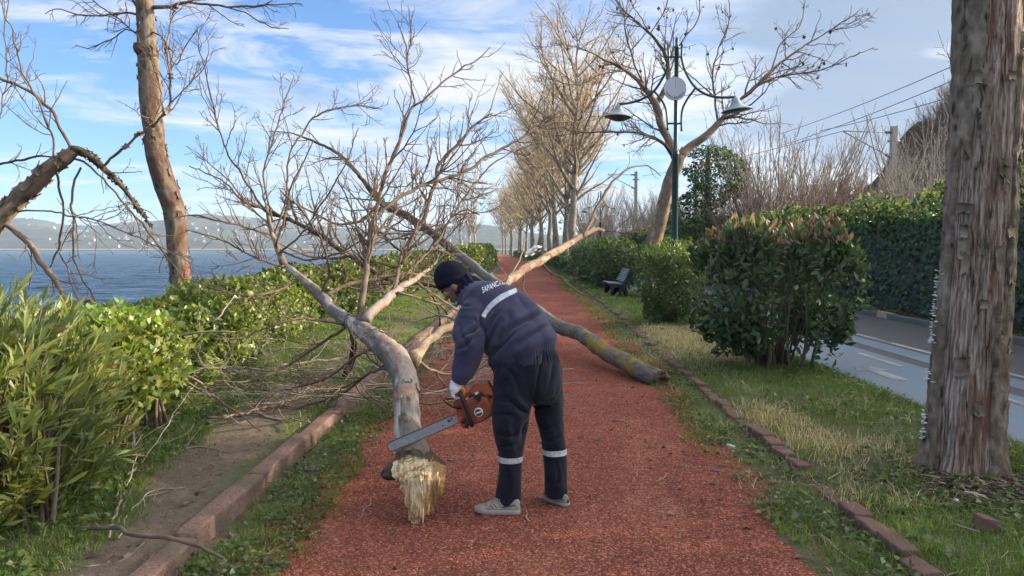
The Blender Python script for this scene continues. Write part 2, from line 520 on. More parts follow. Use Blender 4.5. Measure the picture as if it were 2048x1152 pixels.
# --- kerbs: every stone an object of its own
m_kerb = NM('red_kerb_stone', 0.9, 0.15)
pp = m_kerb.pos()
f = m_kerb.noise(pp, 9, 6, 0.65); g = m_kerb.noise(pp, 70, 4, 0.7)
rnd = m_kerb.n('ShaderNodeObjectInfo').outputs['Random']
c = m_kerb.mix(f, (0.19, 0.110, 0.090), (0.35, 0.225, 0.185))
c = m_kerb.mix(m_kerb.math('MULTIPLY', rnd, 0.35), c, (0.20, 0.13, 0.11))
c = m_kerb.mix(m_kerb.ramp(g, [(0.46, 0), (0.62, 0.75)]), c, (0.09, 0.05, 0.042))
c = m_kerb.mix(m_kerb.ramp(m_kerb.noise(pp, 2.6, 5), [(0.48, 0), (0.66, 0.7)]), c, (0.10, 0.09, 0.062))
m_kerb.color(c); m_kerb.bump(m_kerb.math('ADD', f, m_kerb.math('MULTIPLY', g, 0.6)), 0.012, 0.9)
def rounded_block(lx, ly, lz, r, seed, rough=0.006):
    """a block with worn rounded arrises: superellipse section swept along Y"""
    n, k = 20, 9
    a = (np.arange(n) + 0.5) / n * 2 * np.pi
    ex = 0.17
    cx = np.sign(np.cos(a)) * np.abs(np.cos(a)) ** ex * lx / 2
    cz = np.sign(np.sin(a)) * np.abs(np.sin(a)) ** ex * lz / 2
    yy = np.array([-0.5, -0.497, -0.47, -0.25, 0, 0.25, 0.47, 0.497, 0.5]) * ly
    sc = np.array([0.0, 0.93, 1, 1, 1, 1, 1, 0.93, 0.0])
    V = np.stack([cx[None] * sc[:, None], np.broadcast_to(yy[:, None], (k, n)), cz[None] * sc[:, None]], -1)
    V = V + (np.stack([fbm(V * 9, 1, seed + j, 3) for j in range(3)], -1) - 0.5) * rough * 3.5
    mb = MB()
    mb.add(V.reshape(-1, 3), grid_quads(n, k, 0, True))
    return mb
kerb_root = link('kerb', None, kind='structure')
variants = []
for i in range(5):
    me = rounded_block(0.125, 0.99, 0.30, 0.02, 30 + i, 0.007).mesh('kerb_stone')
    me.materials.append(m_kerb.m)
    variants.append(me)
y = 1.1
i = 0
rng = np.random.default_rng(5)
while y < 70:
    o = link('stone', variants[i % 5], kerb_root)
    x0, x1 = kerb_l(y - 0.5), kerb_l(y + 0.5)
    o.location = (float(kerb_l(y)) + rng.normal(0, 0.007), y, -0.035 + rng.normal(0, 0.006))
    o.rotation_euler = (rng.normal(0, 0.006), rng.normal(0, 0.02), -math.atan2(x1 - x0, 1.0) + rng.normal(0, 0.006))
    y += 1.0; i += 1
brick_root = link('kerb', None, kind='structure')
m_brick = NM('brick_edging', 0.95, 0.1)
pp = m_brick.pos()
f = m_brick.noise(pp, 16, 6, 0.65)
rnd = m_brick.n('ShaderNodeObjectInfo').outputs['Random']
c = m_brick.mix(f, (0.12, 0.068, 0.055), (0.23, 0.14, 0.112))
c = m_brick.mix(m_brick.math('MULTIPLY', rnd, 0.5), c, (0.13, 0.10, 0.088))
m_brick.color(c); m_brick.bump(f, 0.015, 1.0)
vb = []
for i in range(5):
    me = rounded_block(0.105, 0.235, 0.2, 0.02, 60 + i, 0.007).mesh('brick')
    me.materials.append(m_brick.m)
    vb.append(me)
y = 2.4; i = 0
while y < 34:
    o = link('brick', vb[i % 5], brick_root)
    o.location = (float(kerb_r(y)) + rng.normal(0, 0.012), y, -0.052 + rng.normal(0, 0.016) - (0.05 if 4.2 < y < 4.9 else 0))
    o.rotation_euler = (rng.normal(0, 0.03), rng.normal(0, 0.05), rng.normal(0, 0.05))
    y += 0.245; i += 1
# kerb on the far side of the road
m_conc = NM('grey_concrete', 0.9, 0.15)
pp = m_conc.pos()
f = m_conc.noise(pp, 5, 6, 0.65)
m_conc.color(m_conc.mix(f, (0.09, 0.085, 0.08), (0.2, 0.19, 0.18))); m_conc.bump(f, 0.01, 0.6)
far_kerb = link('kerb', None, kind='structure')
vc = []
for i in range(3):
    me = rounded_block(0.14, 0.99, 0.30, 0.02, 80 + i, 0.006).mesh('kerb_stone')
    me.materials.append(m_conc.m)
    vc.append(me)
for i, y in enumerate(np.arange(7, 50, 1.0)):
    o = link('stone', vc[i % 3], far_kerb)
    o.location = (float(cpath(y)) + ROAD1 + 0.06 + rng.normal(0, 0.01), y, -0.03 + rng.normal(0, 0.008))
    o.rotation_euler = (0, rng.normal(0, 0.02), rng.normal(0, 0.01))

# --- lake
m_water = NM('lake_water', 0.3, 0.22)
pp = m_water.pos((1, 1, 1))
w1 = m_water.noise(m_water.pos((0.35, 1.0, 1), rot=(0, 0, 0.15)), 0.55, 4, 0.55)
w2 = m_water.noise(m_water.pos((0.5, 1.0, 1), rot=(0, 0, -0.1)), 2.0, 4, 0.6)
foam = m_water.noise(m_water.pos((0.22, 1.0, 1)), 0.9, 5, 0.65)
fm = m_water.ramp(foam, [(0.665, 0.0), (0.70, 0.8)])
deep = m_water.mix(m_water.ramp(w1, [(0.35, 0.0), (0.65, 1.0)]), (0.006, 0.024, 0.055), (0.062, 0.120, 0.190))
m_water.color(m_water.mix(fm, deep, (0.6, 0.64, 0.68)))
m_water.rough(m_water.mix(fm, (0.32, 0.32, 0.32), (0.8, 0.8, 0.8)))
m_water.b.inputs['IOR'].default_value = 1.33
m_water.bump(m_water.math('ADD', w1, m_water.math('MULTIPLY', w2, 0.4)), 1.7, 1.0)
yy_ = np.concatenate([np.linspace(-60, 12, 20), 12 + 260 * np.linspace(0, 1, 300) ** 1.8, np.linspace(300, 2600, 40)])
xx_ = np.concatenate([-np.geomspace(3800, 130, 24), np.linspace(-120, 4, 110), np.geomspace(10, 900, 12)])
Xl, Yl = np.meshgrid(xx_, yy_)
pw = np.stack([Xl * 0.5, Yl, Yl * 0], -1)
amp = np.interp(np.hypot(Xl, Yl), [0, 120, 400], [0.30, 0.24, 0.0])
Zl = LAKE_Z + (fbm(pw, 0.55, 9, 3) - 0.5) * amp * 2
mb = MB()
mb.add(np.stack([Xl, Yl, Zl], -1).reshape(-1, 3), grid_quads(len(xx_), len(yy_)))
mb.build('lake', m_water.m, kind='structure')

# --- hills beyond the lake
sky_px = [(-900, 452), (-300, 446), (0, 440), (50, 434), (95, 440), (130, 449), (190, 450), (250, 444), (320, 440), (380, 431), (470, 430), (530, 438),
          (590, 446), (650, 452), (700, 457), (780, 461), (860, 458), (900, 452), (950, 447), (985, 450), (1030, 462), (1120, 470), (1300, 475), (1700, 480), (2600, 484)]
def skyline(t):                    # t = X/Y
    px = 1024 + FPX * t
    return np.interp(px, [a for a, b in sky_px], [498 - b for a, b in sky_px]) / FPX
SH0, SH1 = 1330.0, 2350.0
def hill_z(X, Y):
    t = X / Y
    k = np.clip((Y - SH0) / (SH1 - SH0), 0, 1.4)
    up = np.where(k < 1, (k ** 0.85), 1 - (k - 1) * 1.2)
    p = np.stack([X, Y, 0 * X], -1)
    nz = (fbm(p, 1 / 260.0, 21, 5) - 0.5)
    top = skyline(t) * SH1
    return LAKE_Z - 1 + 4.0 * np.clip((Y - SH0) / 30, 0, 1) + up * top + nz * top * 0.75 * np.sin(np.clip(k, 0, 1) * np.pi) + nz * 3 * k
m_hill = NM('hillside', 0.95, 0.05)
pp = m_hill.pos()
f = m_hill.noise(pp, 0.012, 6, 0.62); g = m_hill.noise(pp, 0.06, 5, 0.7)
vo = m_hill.n('ShaderNodeTexVoronoi', {'Vector': m_hill.pos((1, 0.6, 1)), 'Scale': 0.011})
c = m_hill.mix(m_hill.ramp(f, [(0.38, 0), (0.62, 1)]), (0.034, 0.040, 0.028), (0.085, 0.070, 0.055))
c = m_hill.mix(m_hill.ramp(m_hill.n('ShaderNodeSeparateXYZ', {0: vo.outputs['Color']}).outputs[1], [(0.62, 0), (0.75, 0.55)]), c, (0.10, 0.11, 0.06))
c = m_hill.mix(m_hill.ramp(g, [(0.48, 0.0), (0.66, 0.75)]), c, (0.018, 0.026, 0.016))
zs = m_hill.n('ShaderNodeSeparateXYZ', {0: m_hill.n('ShaderNodeTexCoord').outputs['Object']}).outputs[2]
c = m_hill.mix(m_hill.ramp(m_hill.math('ADD', m_hill.math('MULTIPLY', zs, 0.1), 0.5), [(0.50, 0.0), (0.56, 0.8), (0.66, 0.6), (0.75, 0.0)]), c, (0.36, 0.33, 0.28))
m_hill.color(c)
tt = np.linspace(-1.9, 1.5, 330)
rr = np.concatenate([np.linspace(SH0, SH1, 90), np.linspace(SH1 + 30, SH1 * 1.25, 8)])
Tt, Rr = np.meshgrid(tt, rr)
Xh = Tt * Rr
Zh = hill_z(Xh, Rr)
mb = MB()
mb.add(np.stack([Xh, Rr, Zh], -1).reshape(-1, 3), grid_quads(len(tt), len(rr)))
mb.build('hills', m_hill.m, kind='structure')
# houses on the far slope, each a small gabled block
rng = np.random.default_rng(11)
wallc = [flat('house_wall', c_, 0.8, 0.2, var=0.05, scale=0.05) for c_ in ((0.46, 0.45, 0.43), (0.38, 0.35, 0.30), (0.32, 0.30, 0.29))]
roofc = [flat('house_roof', c_, 0.8, 0.2, scale=0.05) for c_ in ((0.30, 0.11, 0.07), (0.25, 0.16, 0.12), (0.2, 0.2, 0.21))]
hv = []
for i in range(9):
    w, d, h, r = rng.uniform(7, 12), rng.uniform(7, 10), rng.uniform(5, 9), rng.uniform(1.5, 3)
    mb = MB()
    x, y_ = w / 2, d / 2
    V = [(-x, -y_, -3), (x, -y_, -3), (x, y_, -3), (-x, y_, -3), (-x, -y_, h), (x, -y_, h), (x, y_, h), (-x, y_, h), (-x, 0, h + r), (x, 0, h + r)]
    mb.add(V, [[0, 1, 5, 4], [1, 2, 6, 5], [2, 3, 7, 6], [3, 0, 4, 7]], [[4, 8, 7], [5, 6, 9]], mi=0)
    e = 0.5
    V = [(-x - e, -y_ - e, h - 0.2), (x + e, -y_ - e, h - 0.2), (x + e, 0, h + r + 0.25), (-x - e, 0, h + r + 0.25), (x + e, y_ + e, h - 0.2), (-x - e, y_ + e, h - 0.2)]
    mb.add(V, [[0, 1, 2, 3], [3, 2, 4, 5]], mi=1)
    for k in range(3):
        for l in range(2):
            a = -x + w * (k + 0.5) / 3; b = h * (l + 0.45) / 2
            mb.add([(a - 0.6, -y_ - 0.08, b - 0.8), (a + 0.6, -y_ - 0.08, b - 0.8), (a + 0.6, -y_ - 0.08, b + 0.8), (a - 0.6, -y_ - 0.08, b + 0.8)], [[0, 1, 2, 3]], mi=2)
    me = mb.mesh('house', smooth=False)
    for m_ in (wallc[i % 3], roofc[(i // 3) % 3]): me.materials.append(m_)
    hv.append(me)
m_dark = flat('dark_window', (0.03, 0.035, 0.045), 0.3, 0.5)
for me in hv: me.materials.append(m_dark)
cl = [(-0.62, 0.45, 26), (-0.55, 0.14, 14), (-0.45, 0.6, 34), (-0.40, 0.3, 26), (-0.36, 0.75, 26), (-0.30, 0.4, 14), (-0.2, 0.35, 22), (-0.15, 0.15, 16), (-0.08, 0.5, 10), (-0.68, 0.8, 16), (-0.5, 0.08, 14), (-0.27, 0.1, 14), (-0.05, 0.97, 5)]
k = 0
for t0, k0, n_ in cl:
    for j in range(n_):
        t = t0 + rng.normal(0, 0.045); q = np.clip(k0 + rng.normal(0, 0.09), 0.03, 0.99)
        Y = SH0 + q * (SH1 - SH0); X = t * Y
        o = link('house', hv[k % 9])
        o.location = (X, Y, float(hill_z(np.array([X]), np.array([Y]))[0]))
        o.rotation_euler = (0, 0, rng.uniform(-0.9, 0.9))
        sc_ = rng.uniform(0.28, 0.62); o.scale = (sc_,) * 3
        tag(o, 'small pale house with a gabled roof on the hillside across the lake', 'house', 'houses on the hillside across the lake')
        k += 1

# --- wooded bank on the right behind the railway
def bank_z(X, Y):
    p = np.stack([X, Y, 0 * X], -1)
    e = np.clip((X - 38 - (Y - 80) * 0.3) / 14, 0, 1)
    return 19.0 * e ** 0.8 * np.clip((Y - 30) / 30, 0, 1) * np.clip((150 - Y) / 40, 0, 1) + (fbm(p, 0.2, 5, 4) - 0.5) * 7.0 * np.clip(e * 4, 0, 1) - 0.4
m_bank = NM('wooded_bank', 0.95, 0.05)
pp = m_bank.pos()
f = m_bank.noise(pp, 0.6, 6, 0.7)
m_bank.color(m_bank.mix(m_bank.ramp(f, [(0.35, 0), (0.65, 1)]), (0.045, 0.032, 0.022), (0.11, 0.075, 0.05))); m_bank.bump(f, 0.8, 1.0)
Xb, Yb = np.meshgrid(np.linspace(30, 150, 90), np.linspace(28, 155, 80))
mb = MB(); mb.add(np.stack([Xb, Yb, bank_z(Xb, Yb)], -1).reshape(-1, 3), grid_quads(90, 80))
mb.build('wooded_hill', m_bank.m, kind='structure')

# --- the air
HB = MB()
x0, x1, y0, y1, z0, z1 = -4700, 3700, -150, 3100, -6, 190
HB.add([(x0, y0, z0), (x1, y0, z0), (x1, y1, z0), (x0, y1, z0), (x0, y0, z1), (x1, y0, z1), (x1, y1, z1), (x0, y1, z1)],
       [[3, 2, 1, 0], [4, 5, 6, 7], [0, 1, 5, 4], [1, 2, 6, 5], [2, 3, 7, 6], [3, 0, 4, 7]])
mh = bpy.data.materials.new('haze'); mh.use_nodes = True
mh.node_tree.nodes.clear()
pv = mh.node_tree.nodes.new('ShaderNodeVolumePrincipled')
pv.inputs['Density'].default_value = 2.1e-4
pv.inputs['Color'].default_value = (0.62, 0.80, 1.0, 1)
mo = mh.node_tree.nodes.new('ShaderNodeOutputMaterial')
mh.node_tree.links.new(pv.outputs[0], mo.inputs['Volume'])
HB.build('haze', mh, smooth=False, kind='stuff')

# ================================================================== GREENERY
def leaf_shape(L, Wd, fold=0.25, droop=0.15, n=3, tipw=0.35, petiole=0.06):
    """a leaf along +X: midrib lower than the two edges, blade drooping toward the tip"""
    t = np.linspace(0, 1, n + 2)
    w = np.sin(np.pi * t ** (0.75 + 0.4 * tipw)) ** (0.75)
    V = [(0, 0, 0)]
    for i in range(1, n + 1):
        x = L * (petiole + (1 - petiole) * t[i]); z = -droop * L * t[i] ** 2
        V += [(x, -Wd / 2 * w[i], z + fold * Wd / 2 * w[i]), (x, 0, z), (x, Wd / 2 * w[i], z + fold * Wd / 2 * w[i])]
    V.append((L, 0, -droop * L))
    Q, T = [], [[0, 2, 1], [0, 3, 2]]
    for i in range(n - 1):
        a = 1 + 3 * i
        Q += [[a, a + 1, a + 4, a + 3], [a + 1, a + 2, a + 5, a + 4]]
    a = 1 + 3 * (n - 1); e = len(V) - 1
    T += [[a, a + 1, e], [a + 1, a + 2, e]]
    return np.array(V), np.array(Q).reshape(-1, 4), np.array(T)
def frames(pos, dirs, rng, flat_up=0.7):
    """leaf frames: X along dirs, Z mostly up"""
    d = nrm(dirs)
    base = np.array([0, 0, 1.0]) * flat_up if np.ndim(flat_up) == 0 else np.asarray(flat_up)
    up = nrm(base + rng.normal(0, 0.45, d.shape))
    y = nrm(np.cross(up, d)); z = np.cross(d, y)
    return np.stack([d, y, z], 1)           # (N,3,3) rows are axes
def leaves(mb, shape, pos, dirs, scale, cols, rng, flat_up=0.7):
    V, Q, T = shape
    F = frames(pos, dirs, rng, flat_up)
    n, k = len(pos), len(V)
    W_ = (V[None] * scale[:, None, None]) @ F + pos[:, None]
    off = (np.arange(n) * k)[:, None, None]
    mb.add(W_.reshape(-1, 3), (Q[None] + off).reshape(-1, 4) if len(Q) else None, (T[None] + off).reshape(-1, 3), np.repeat(cols, k, 0))
def leaf_mat(name, spec=0.45, rough=0.38, tr=0.35, tcol=1.5):
    m = NM(name, rough, spec)
    a = m.attr()
    rnd = m.n('ShaderNodeObjectInfo').outputs['Random']
    f = m.noise(m.pos(), 40, 2)
    c = m.mix(m.math('MULTIPLY', f, 0.5), a, m.mix(1.0, a, (0.55, 0.6, 0.5), 'MULTIPLY'))
    m.color(c)
    m.translucent(m.mix(1.0, c, (tcol * 1.05, tcol, tcol * 0.5), 'MULTIPLY'), tr)
    return m.m
m_leaf = leaf_mat('leaf')
m_leaf_dull = leaf_mat('leaf_dull', 0.25, 0.55, 0.3)
def pick(rng, cols, n, p=None, jit=0.2):
    c = np.array(cols)[rng.choice(len(cols), n, p=p)]
    return np.clip(c * rng.uniform(1 - jit, 1 + jit, (n, 1)) * rng.uniform(0.92, 1.08, (n, 3)), 0, 1)
CAMP = np.array([0, 0, CAM_Z])
def leaf_parts(root, shape, pos, dirs, scale, cols, rng, mat, flat_up, name='leaf'):
    """the leaves that show largest, one object each, sharing five meshes"""
    F = frames(pos, dirs, rng, flat_up)
    var = []
    idx = np.argsort(cols.sum(1)); grp = np.array_split(idx, 5)
    for g in grp:
        mbx = MB(); mbx.add(shape[0], shape[1] if len(shape[1]) else None, shape[2], cols[g].mean(0))
        me = mbx.mesh(name); me.materials.append(mat)
        for i in g:
            o = link(name, me, root)
            M = np.eye(4); M[:3, :3] = (F[i] * scale[i]).T; M[:3, 3] = pos[i]
            o.matrix_basis = Matrix(M.tolist())
def split_largest(pos, scale, front, n=300):
    d = np.linalg.norm(pos - CAMP, axis=1)
    px = 1024 + FPX * pos[:, 0] / np.maximum(pos[:, 1], 0.1)
    score = scale / d * np.where((px > 5) & (px < 2043) & (pos[:, 1] > 0.5), 1, 0.0) * (0.25 + front)
    o = np.argsort(-score)
    return o[:n], o[n:]

# --- grass
m_grass = NM('grass_blade', 0.6, 0.2)
ga = m_grass.attr()
m_grass.color(ga)
m_grass.translucent(m_grass.mix(1.0, ga, (1.5, 1.5, 0.7), 'MULTIPLY'), 0.35)
def blades(mb, x, y, h, w, rng, cols, lean=0.5, bdir=None):
    n = len(x)
    z = np.where((x - kerb_l(y) > 0) & (kerb_r(y) - x > 0), 0.0, ground_z(x, y))
    a = rng.uniform(0, 2 * np.pi, n)
    dx, dy = np.cos(a), np.sin(a)
    b = rng.uniform(0, 2 * np.pi, n) if bdir is None else bdir + rng.normal(0, 0.55, n)
    ln = rng.uniform(0.1, 1.0, n) * lean * h
    p0 = np.stack([x, y, z - 0.01], 1)
    side = np.stack([dx, dy, 0 * dx], 1) * w[:, None]
    mid = p0 + np.stack([np.cos(b) * ln * 0.35, np.sin(b) * ln * 0.35, h * 0.6], 1)
    tip = p0 + np.stack([np.cos(b) * ln, np.sin(b) * ln, h * (1 - 0.40 * lean * rng.uniform(0, 1, n))], 1)
    V = np.stack([p0 - side, p0 + side, mid + side * 0.75, mid - side * 0.75, tip], 1).reshape(-1, 3)
    o = (np.arange(n) * 5)[:, None]
    mb.add(V, np.array([[0, 1, 2, 3]]) + o, np.array([[3, 2, 4]]) + o, np.repeat(cols, 5, 0))
GREEN = [(0.118, 0.192, 0.040), (0.158, 0.240, 0.054), (0.090, 0.155, 0.036), (0.195, 0.250, 0.072)]
STRAW = [(0.60, 0.50, 0.34), (0.72, 0.63, 0.46), (0.42, 0.33, 0.21), (0.32, 0.26, 0.15)]
def straw_mask(x, y):
    p = np.stack([x, y, 0 * x], -1)
    s = x - kerb_r(y)
    m = fbm(p, 1.1, 44, 3) * 1.2 - 0.50 + 0.9 * (fbm(p, 6.0, 47, 3) - 0.5)
    m = m + 0.55 * np.exp(-((s - 0.30) / 0.35) ** 2 - ((y - 6.2) / 1.5) ** 2)        # tufts over the bricks
    m = m + 1.6 * np.exp(-((s - 0.75) / 0.65) ** 2 - ((y - 11.2) / 2.3) ** 2)          # pale patch by the big bush
    m = m + 0.35 * np.exp(-((s - 1.0) / 0.7) ** 2 - ((y - 6.6) / 0.8) ** 2)
    return m
def grass_field(seed, n, xf0, xf1, ya, yb, hh, ww, keep, power=2.0, straw=True):
    rng = np.random.default_rng(seed)
    y = ya + (yb - ya) * rng.uniform(0, 1, n) ** power
    a, b = xf0(y), xf1(y)
    x = a + (b - a) * rng.uniform(0, 1, n)
    k = keep(x, y, rng)
    x, y = x[k], y[k]
    m_ = max(len(x) // 9, 1)
    ci = rng.integers(0, m_, len(x))                       # gather blades into tufts around every ninth root
    r_ = np.abs(rng.normal(0, 0.022, len(x))) * np.clip(y / 6, 0.7, 3); an_ = rng.uniform(0, 2 * np.pi, len(x))
    free = rng.uniform(0, 1, len(x)) < 0.35
    xt, yt = x[ci] + r_ * np.cos(an_), y[ci] + r_ * np.sin(an_)
    x, y = np.where(free, x, xt), np.where(free, y, yt)
    n = len(x)
    g = pick(rng, GREEN, n)
    p = np.stack([x, y, 0 * x], -1)
    g = g * (0.7 + 0.7 * fbm(p, 2.0, 8, 3))[:, None]
    far = np.clip(y / 14, 0.8, 4.0)
    h = rng.uniform(0.4, 1.25, n) * hh * (0.6 + 0.9 * fbm(p, 3.0, 15, 2))
    if straw:
        st = straw_mask(x, y) + rng.normal(0, 0.13, n) > 0.52
        g = np.where(st[:, None], pick(rng, STRAW, n), g)
        h = np.where(st, h * rng.uniform(0.7, 1.7, n), h)
    dry = rng.uniform(0, 1, n) < 0.07
    g = np.where(dry[:, None], pick(rng, STRAW, n) * 0.75, g)
    w = rng.uniform(0.5, 1.2, n) * ww * far
    mb = MB()
    blades(mb, x, y, h, w, rng, g, 1.15, an_)
    return mb
def noise2(x, y, s, seed):
    return fbm(np.stack([x, y, 0 * x], -1), s, seed, 3)
TREE_R = (float(P(1925, 940, 5.0)[0]), 5.0)       # the dead trunk by the road
def keep_r(x, y, rng):
    bare = np.exp(-((x - 3.0) / 0.55) ** 2 - ((y - 4.45) / 0.33) ** 2)   # litter below the trunk
    s = x - kerb_r(y)
    return (noise2(x, y, 2.2, 31) + 0.10 - bare * 0.6 > rng.uniform(0.22, 0.55, len(x))) & ~((np.abs(s) < 0.05) & (rng.uniform(0, 1, len(x)) < 0.5))
grass_field(1, 165000, lambda y: kerb_r(y) - 0.02, lambda y: cpath(y) + ROAD0 + 0.06, 2.3, 40, 0.085, 0.0027, keep_r, 2.4).build('grass', m_grass.m, kind='stuff')
def keep_f(x, y, rng):
    s = (kerb_r(y) - x)
    edge = 0.26 + 0.50 * noise2(x, y, 1.5, 12) + 0.1 * np.clip((y - 3) / 6, 0, 1)
    return (s < edge) & (noise2(x, y, 5, 2) > rng.uniform(0.30, 0.62, len(x)))
grass_field(2, 60000, lambda y: kerb_r(y) - 0.80, lambda y: kerb_r(y) - 0.03, 2.3, 36, 0.068, 0.0024, keep_f, 2.2).build('grass', m_grass.m, kind='stuff')
def keep_fl(x, y, rng):
    s = (x - kerb_l(y) - 0.08)
    edge = 0.20 + 0.50 * noise2(x, y, 1.3, 22) - 0.10 * np.clip((y - 5) / 3, -0.5, 1)
    return (s < edge) & (noise2(x, y, 5, 3) > rng.uniform(0.25, 0.6, len(x)))
grass_field(3, 50000, lambda y: kerb_l(y) + 0.08, lambda y: kerb_l(y) + 0.8, 2.3, 30, 0.055, 0.0026, keep_fl, 2.0, False).build('grass', m_grass.m, kind='stuff')
def keep_l(x, y, rng):
    s = kerb_l(y) - x
    dirt = np.exp(-((s - np.interp(y, [2.6, 3.8, 5.2, 8], [0.08, 0.2, 0.46, 0.55])) / np.interp(y, [3, 5], [0.17, 0.24])) ** 2) * np.interp(y, [2.5, 3.2, 7.5, 9.5], [0.9, 1.0, 0.9, 0.2])
    return noise2(x, y, 2.0, 41) - dirt * 0.85 > rng.uniform(0.22, 0.48, len(x))
grass_field(4, 130000, lambda y: kerb_l(y) - 2.2, lambda y: kerb_l(y) - 0.08, 2.3, 34, 0.075, 0.0030, keep_l, 2.1, False).build('grass', m_grass.m, kind='stuff')
# far verges
grass_field(5, 30000, lambda y: kerb_r(y), lambda y: cpath(y) + ROAD0, 34, 150, 0.12, 0.006, lambda x, y, r: np.ones(len(x), bool), 1.6, False).build('grass', m_grass.m, kind='stuff')

# --- loose cinder on the path
rng = np.random.default_rng(77)
n = 26000
y = 2.45 + 8.5 * rng.uniform(0, 1, n) ** 1.9
x = kerb_l(y) + 0.15 + (kerb_r(y) - kerb_l(y) - 0.2) * np.where(rng.uniform(0, 1, n) < 0.35, np.where(rng.uniform(0, 1, n) < 0.5, rng.normal(0.10, 0.05, n), rng.normal(0.87, 0.05, n)).clip(0.02, 0.98), rng.uniform(0, 1, n))
k = noise2(x, y, 1.6, 6) > rng.uniform(0.25, 0.62, n)
x, y = x[k], y[k]; n = len(x)
oc = np.array([(1, 0, 0), (-1, 0, 0), (0, 1, 0), (0, -1, 0), (0, 0, 0.7), (0, 0, -0.7)], float)
ot = np.array([[0, 2, 4], [2, 1, 4], [1, 3, 4], [3, 0, 4], [2, 0, 5], [1, 2, 5], [3, 1, 5], [0, 3, 5]])
sz = rng.uniform(0.0022, 0.0058, n) * np.where(rng.uniform(0, 1, n) < 0.03, 2.0, 1)
V = oc[None] * sz[:, None, None] * rng.uniform(0.6, 1.3, (n, 6, 1))
a = rng.uniform(0, 6.28, n); ca, sa = np.cos(a), np.sin(a)
V = np.stack([V[..., 0] * ca[:, None] - V[..., 1] * sa[:, None], V[..., 0] * sa[:, None] + V[..., 1] * ca[:, None], V[..., 2]], -1)
V = V + np.stack([x, y, sz * 0.35], -1)[:, None]
cc = pick(rng, [(0.30, 0.095, 0.065), (0.46, 0.19, 0.12), (0.21, 0.064, 0.046), (0.37, 0.13, 0.085), (0.14, 0.066, 0.053)], n)
mb = MB(); mb.add(V.reshape(-1, 3), None, (ot[None] + (np.arange(n) * 6)[:, None, None]).reshape(-1, 3), np.repeat(cc, 6, 0))
m_peb = NM('cinder_grain', 0.95, 0.1); m_peb.color(m_peb.attr())
mb.build('gravel', m_peb.m, smooth=False, kind='stuff')

# --- weeds: small round leaves among the grass
S_WEED = leaf_shape(0.030, 0.022, 0.2, 0.25, 1, 0.2)
rng = np.random.default_rng(78)
def weeds(n, xf0, xf1, ya, yb, thr, cols, sc0):
    y = ya + (yb - ya) * rng.uniform(0, 1, n) ** 1.9
    x = xf0(y) + (xf1(y) - xf0(y)) * rng.uniform(0, 1, n)
    k = noise2(x, y, 2.6, 19) > thr
    x, y = x[k], y[k]; n = len(x)
    ib = (x - kerb_l(y) > 0) & (kerb_r(y) - x > 0)
    pos = np.stack([x, y, np.where(ib, 0.0, ground_z(x, y)) + rng.uniform(0.004, 0.05, n)], -1)
    dr = nrm(rng.normal(0, 1, (n, 3)) * np.array([1, 1, 0.3]) + np.array([0, 0, 0.25]))
    mb = MB(); leaves(mb, S_WEED, pos, dr, rng.uniform(0.5, 1.6, n) * sc0, pick(rng, cols, n), rng, 1.0)
    mb.build('weeds', m_leaf, kind='stuff')
WD = [(0.085, 0.135, 0.03), (0.12, 0.18, 0.045), (0.06, 0.10, 0.026), (0.16, 0.20, 0.06)]
weeds(9000, lambda y: kerb_r(y) - 0.55, lambda y: kerb_r(y) - 0.05, 2.3, 16, 0.44, WD, 1.0)
weeds(9000, lambda y: kerb_l(y) + 0.08, lambda y: kerb_l(y) + 0.55, 2.3, 14, 0.42, WD, 0.9)
weeds(16000, lambda y: kerb_l(y) - 2.4, lambda y: kerb_l(y) - np.interp(y, [3, 5.2, 8], [0.42, 0.8, 0.85]), 2.3, 14, 0.36, WD, 1.2)
weeds(9000, lambda y: kerb_r(y) + 0.1, lambda y: cpath(y) + ROAD0 + 0.1, 2.3, 16, 0.50, WD, 1.4)
weeds(3500, lambda y: kerb_l(y) - 1.0, lambda y: kerb_r(y) - 0.02, 2.3, 12, 0.3, [(0.13, 0.085, 0.055), (0.09, 0.06, 0.045), (0.20, 0.15, 0.11)], 0.7)
# ------------------------------------------------------------------ hedges, bushes, the ivy wall
S_LANCE = leaf_shape(0.135, 0.021, 0.30, 0.10, 3, 0.6)
S_LANCE_L = leaf_shape(0.135, 0.021, 0.30, 0.10, 1, 0.6)
S_OVAL = leaf_shape(0.092, 0.036, 0.30, 0.16, 3, 0.5)
S_OVAL_L = leaf_shape(0.092, 0.036, 0.30, 0.16, 1, 0.5)
S_ROUND = leaf_shape(0.056, 0.040, 0.30, 0.12, 3, 0.3)
S_ROUND_L = leaf_shape(0.056, 0.040, 0.30, 0.12, 1, 0.3)
S_IVY = leaf_shape(0.080, 0.075, 0.15, 0.12, 1, 0.0)
m_stem = NM('woody_stem', 0.9, 0.15)
pp = m_stem.pos((1, 1, 0.3))
f = m_stem.noise(pp, 60, 4)
m_stem.color(m_stem.mix(f, (0.075, 0.052, 0.038), (0.20, 0.155, 0.12)))
m_stem.bump(f, 0.004)
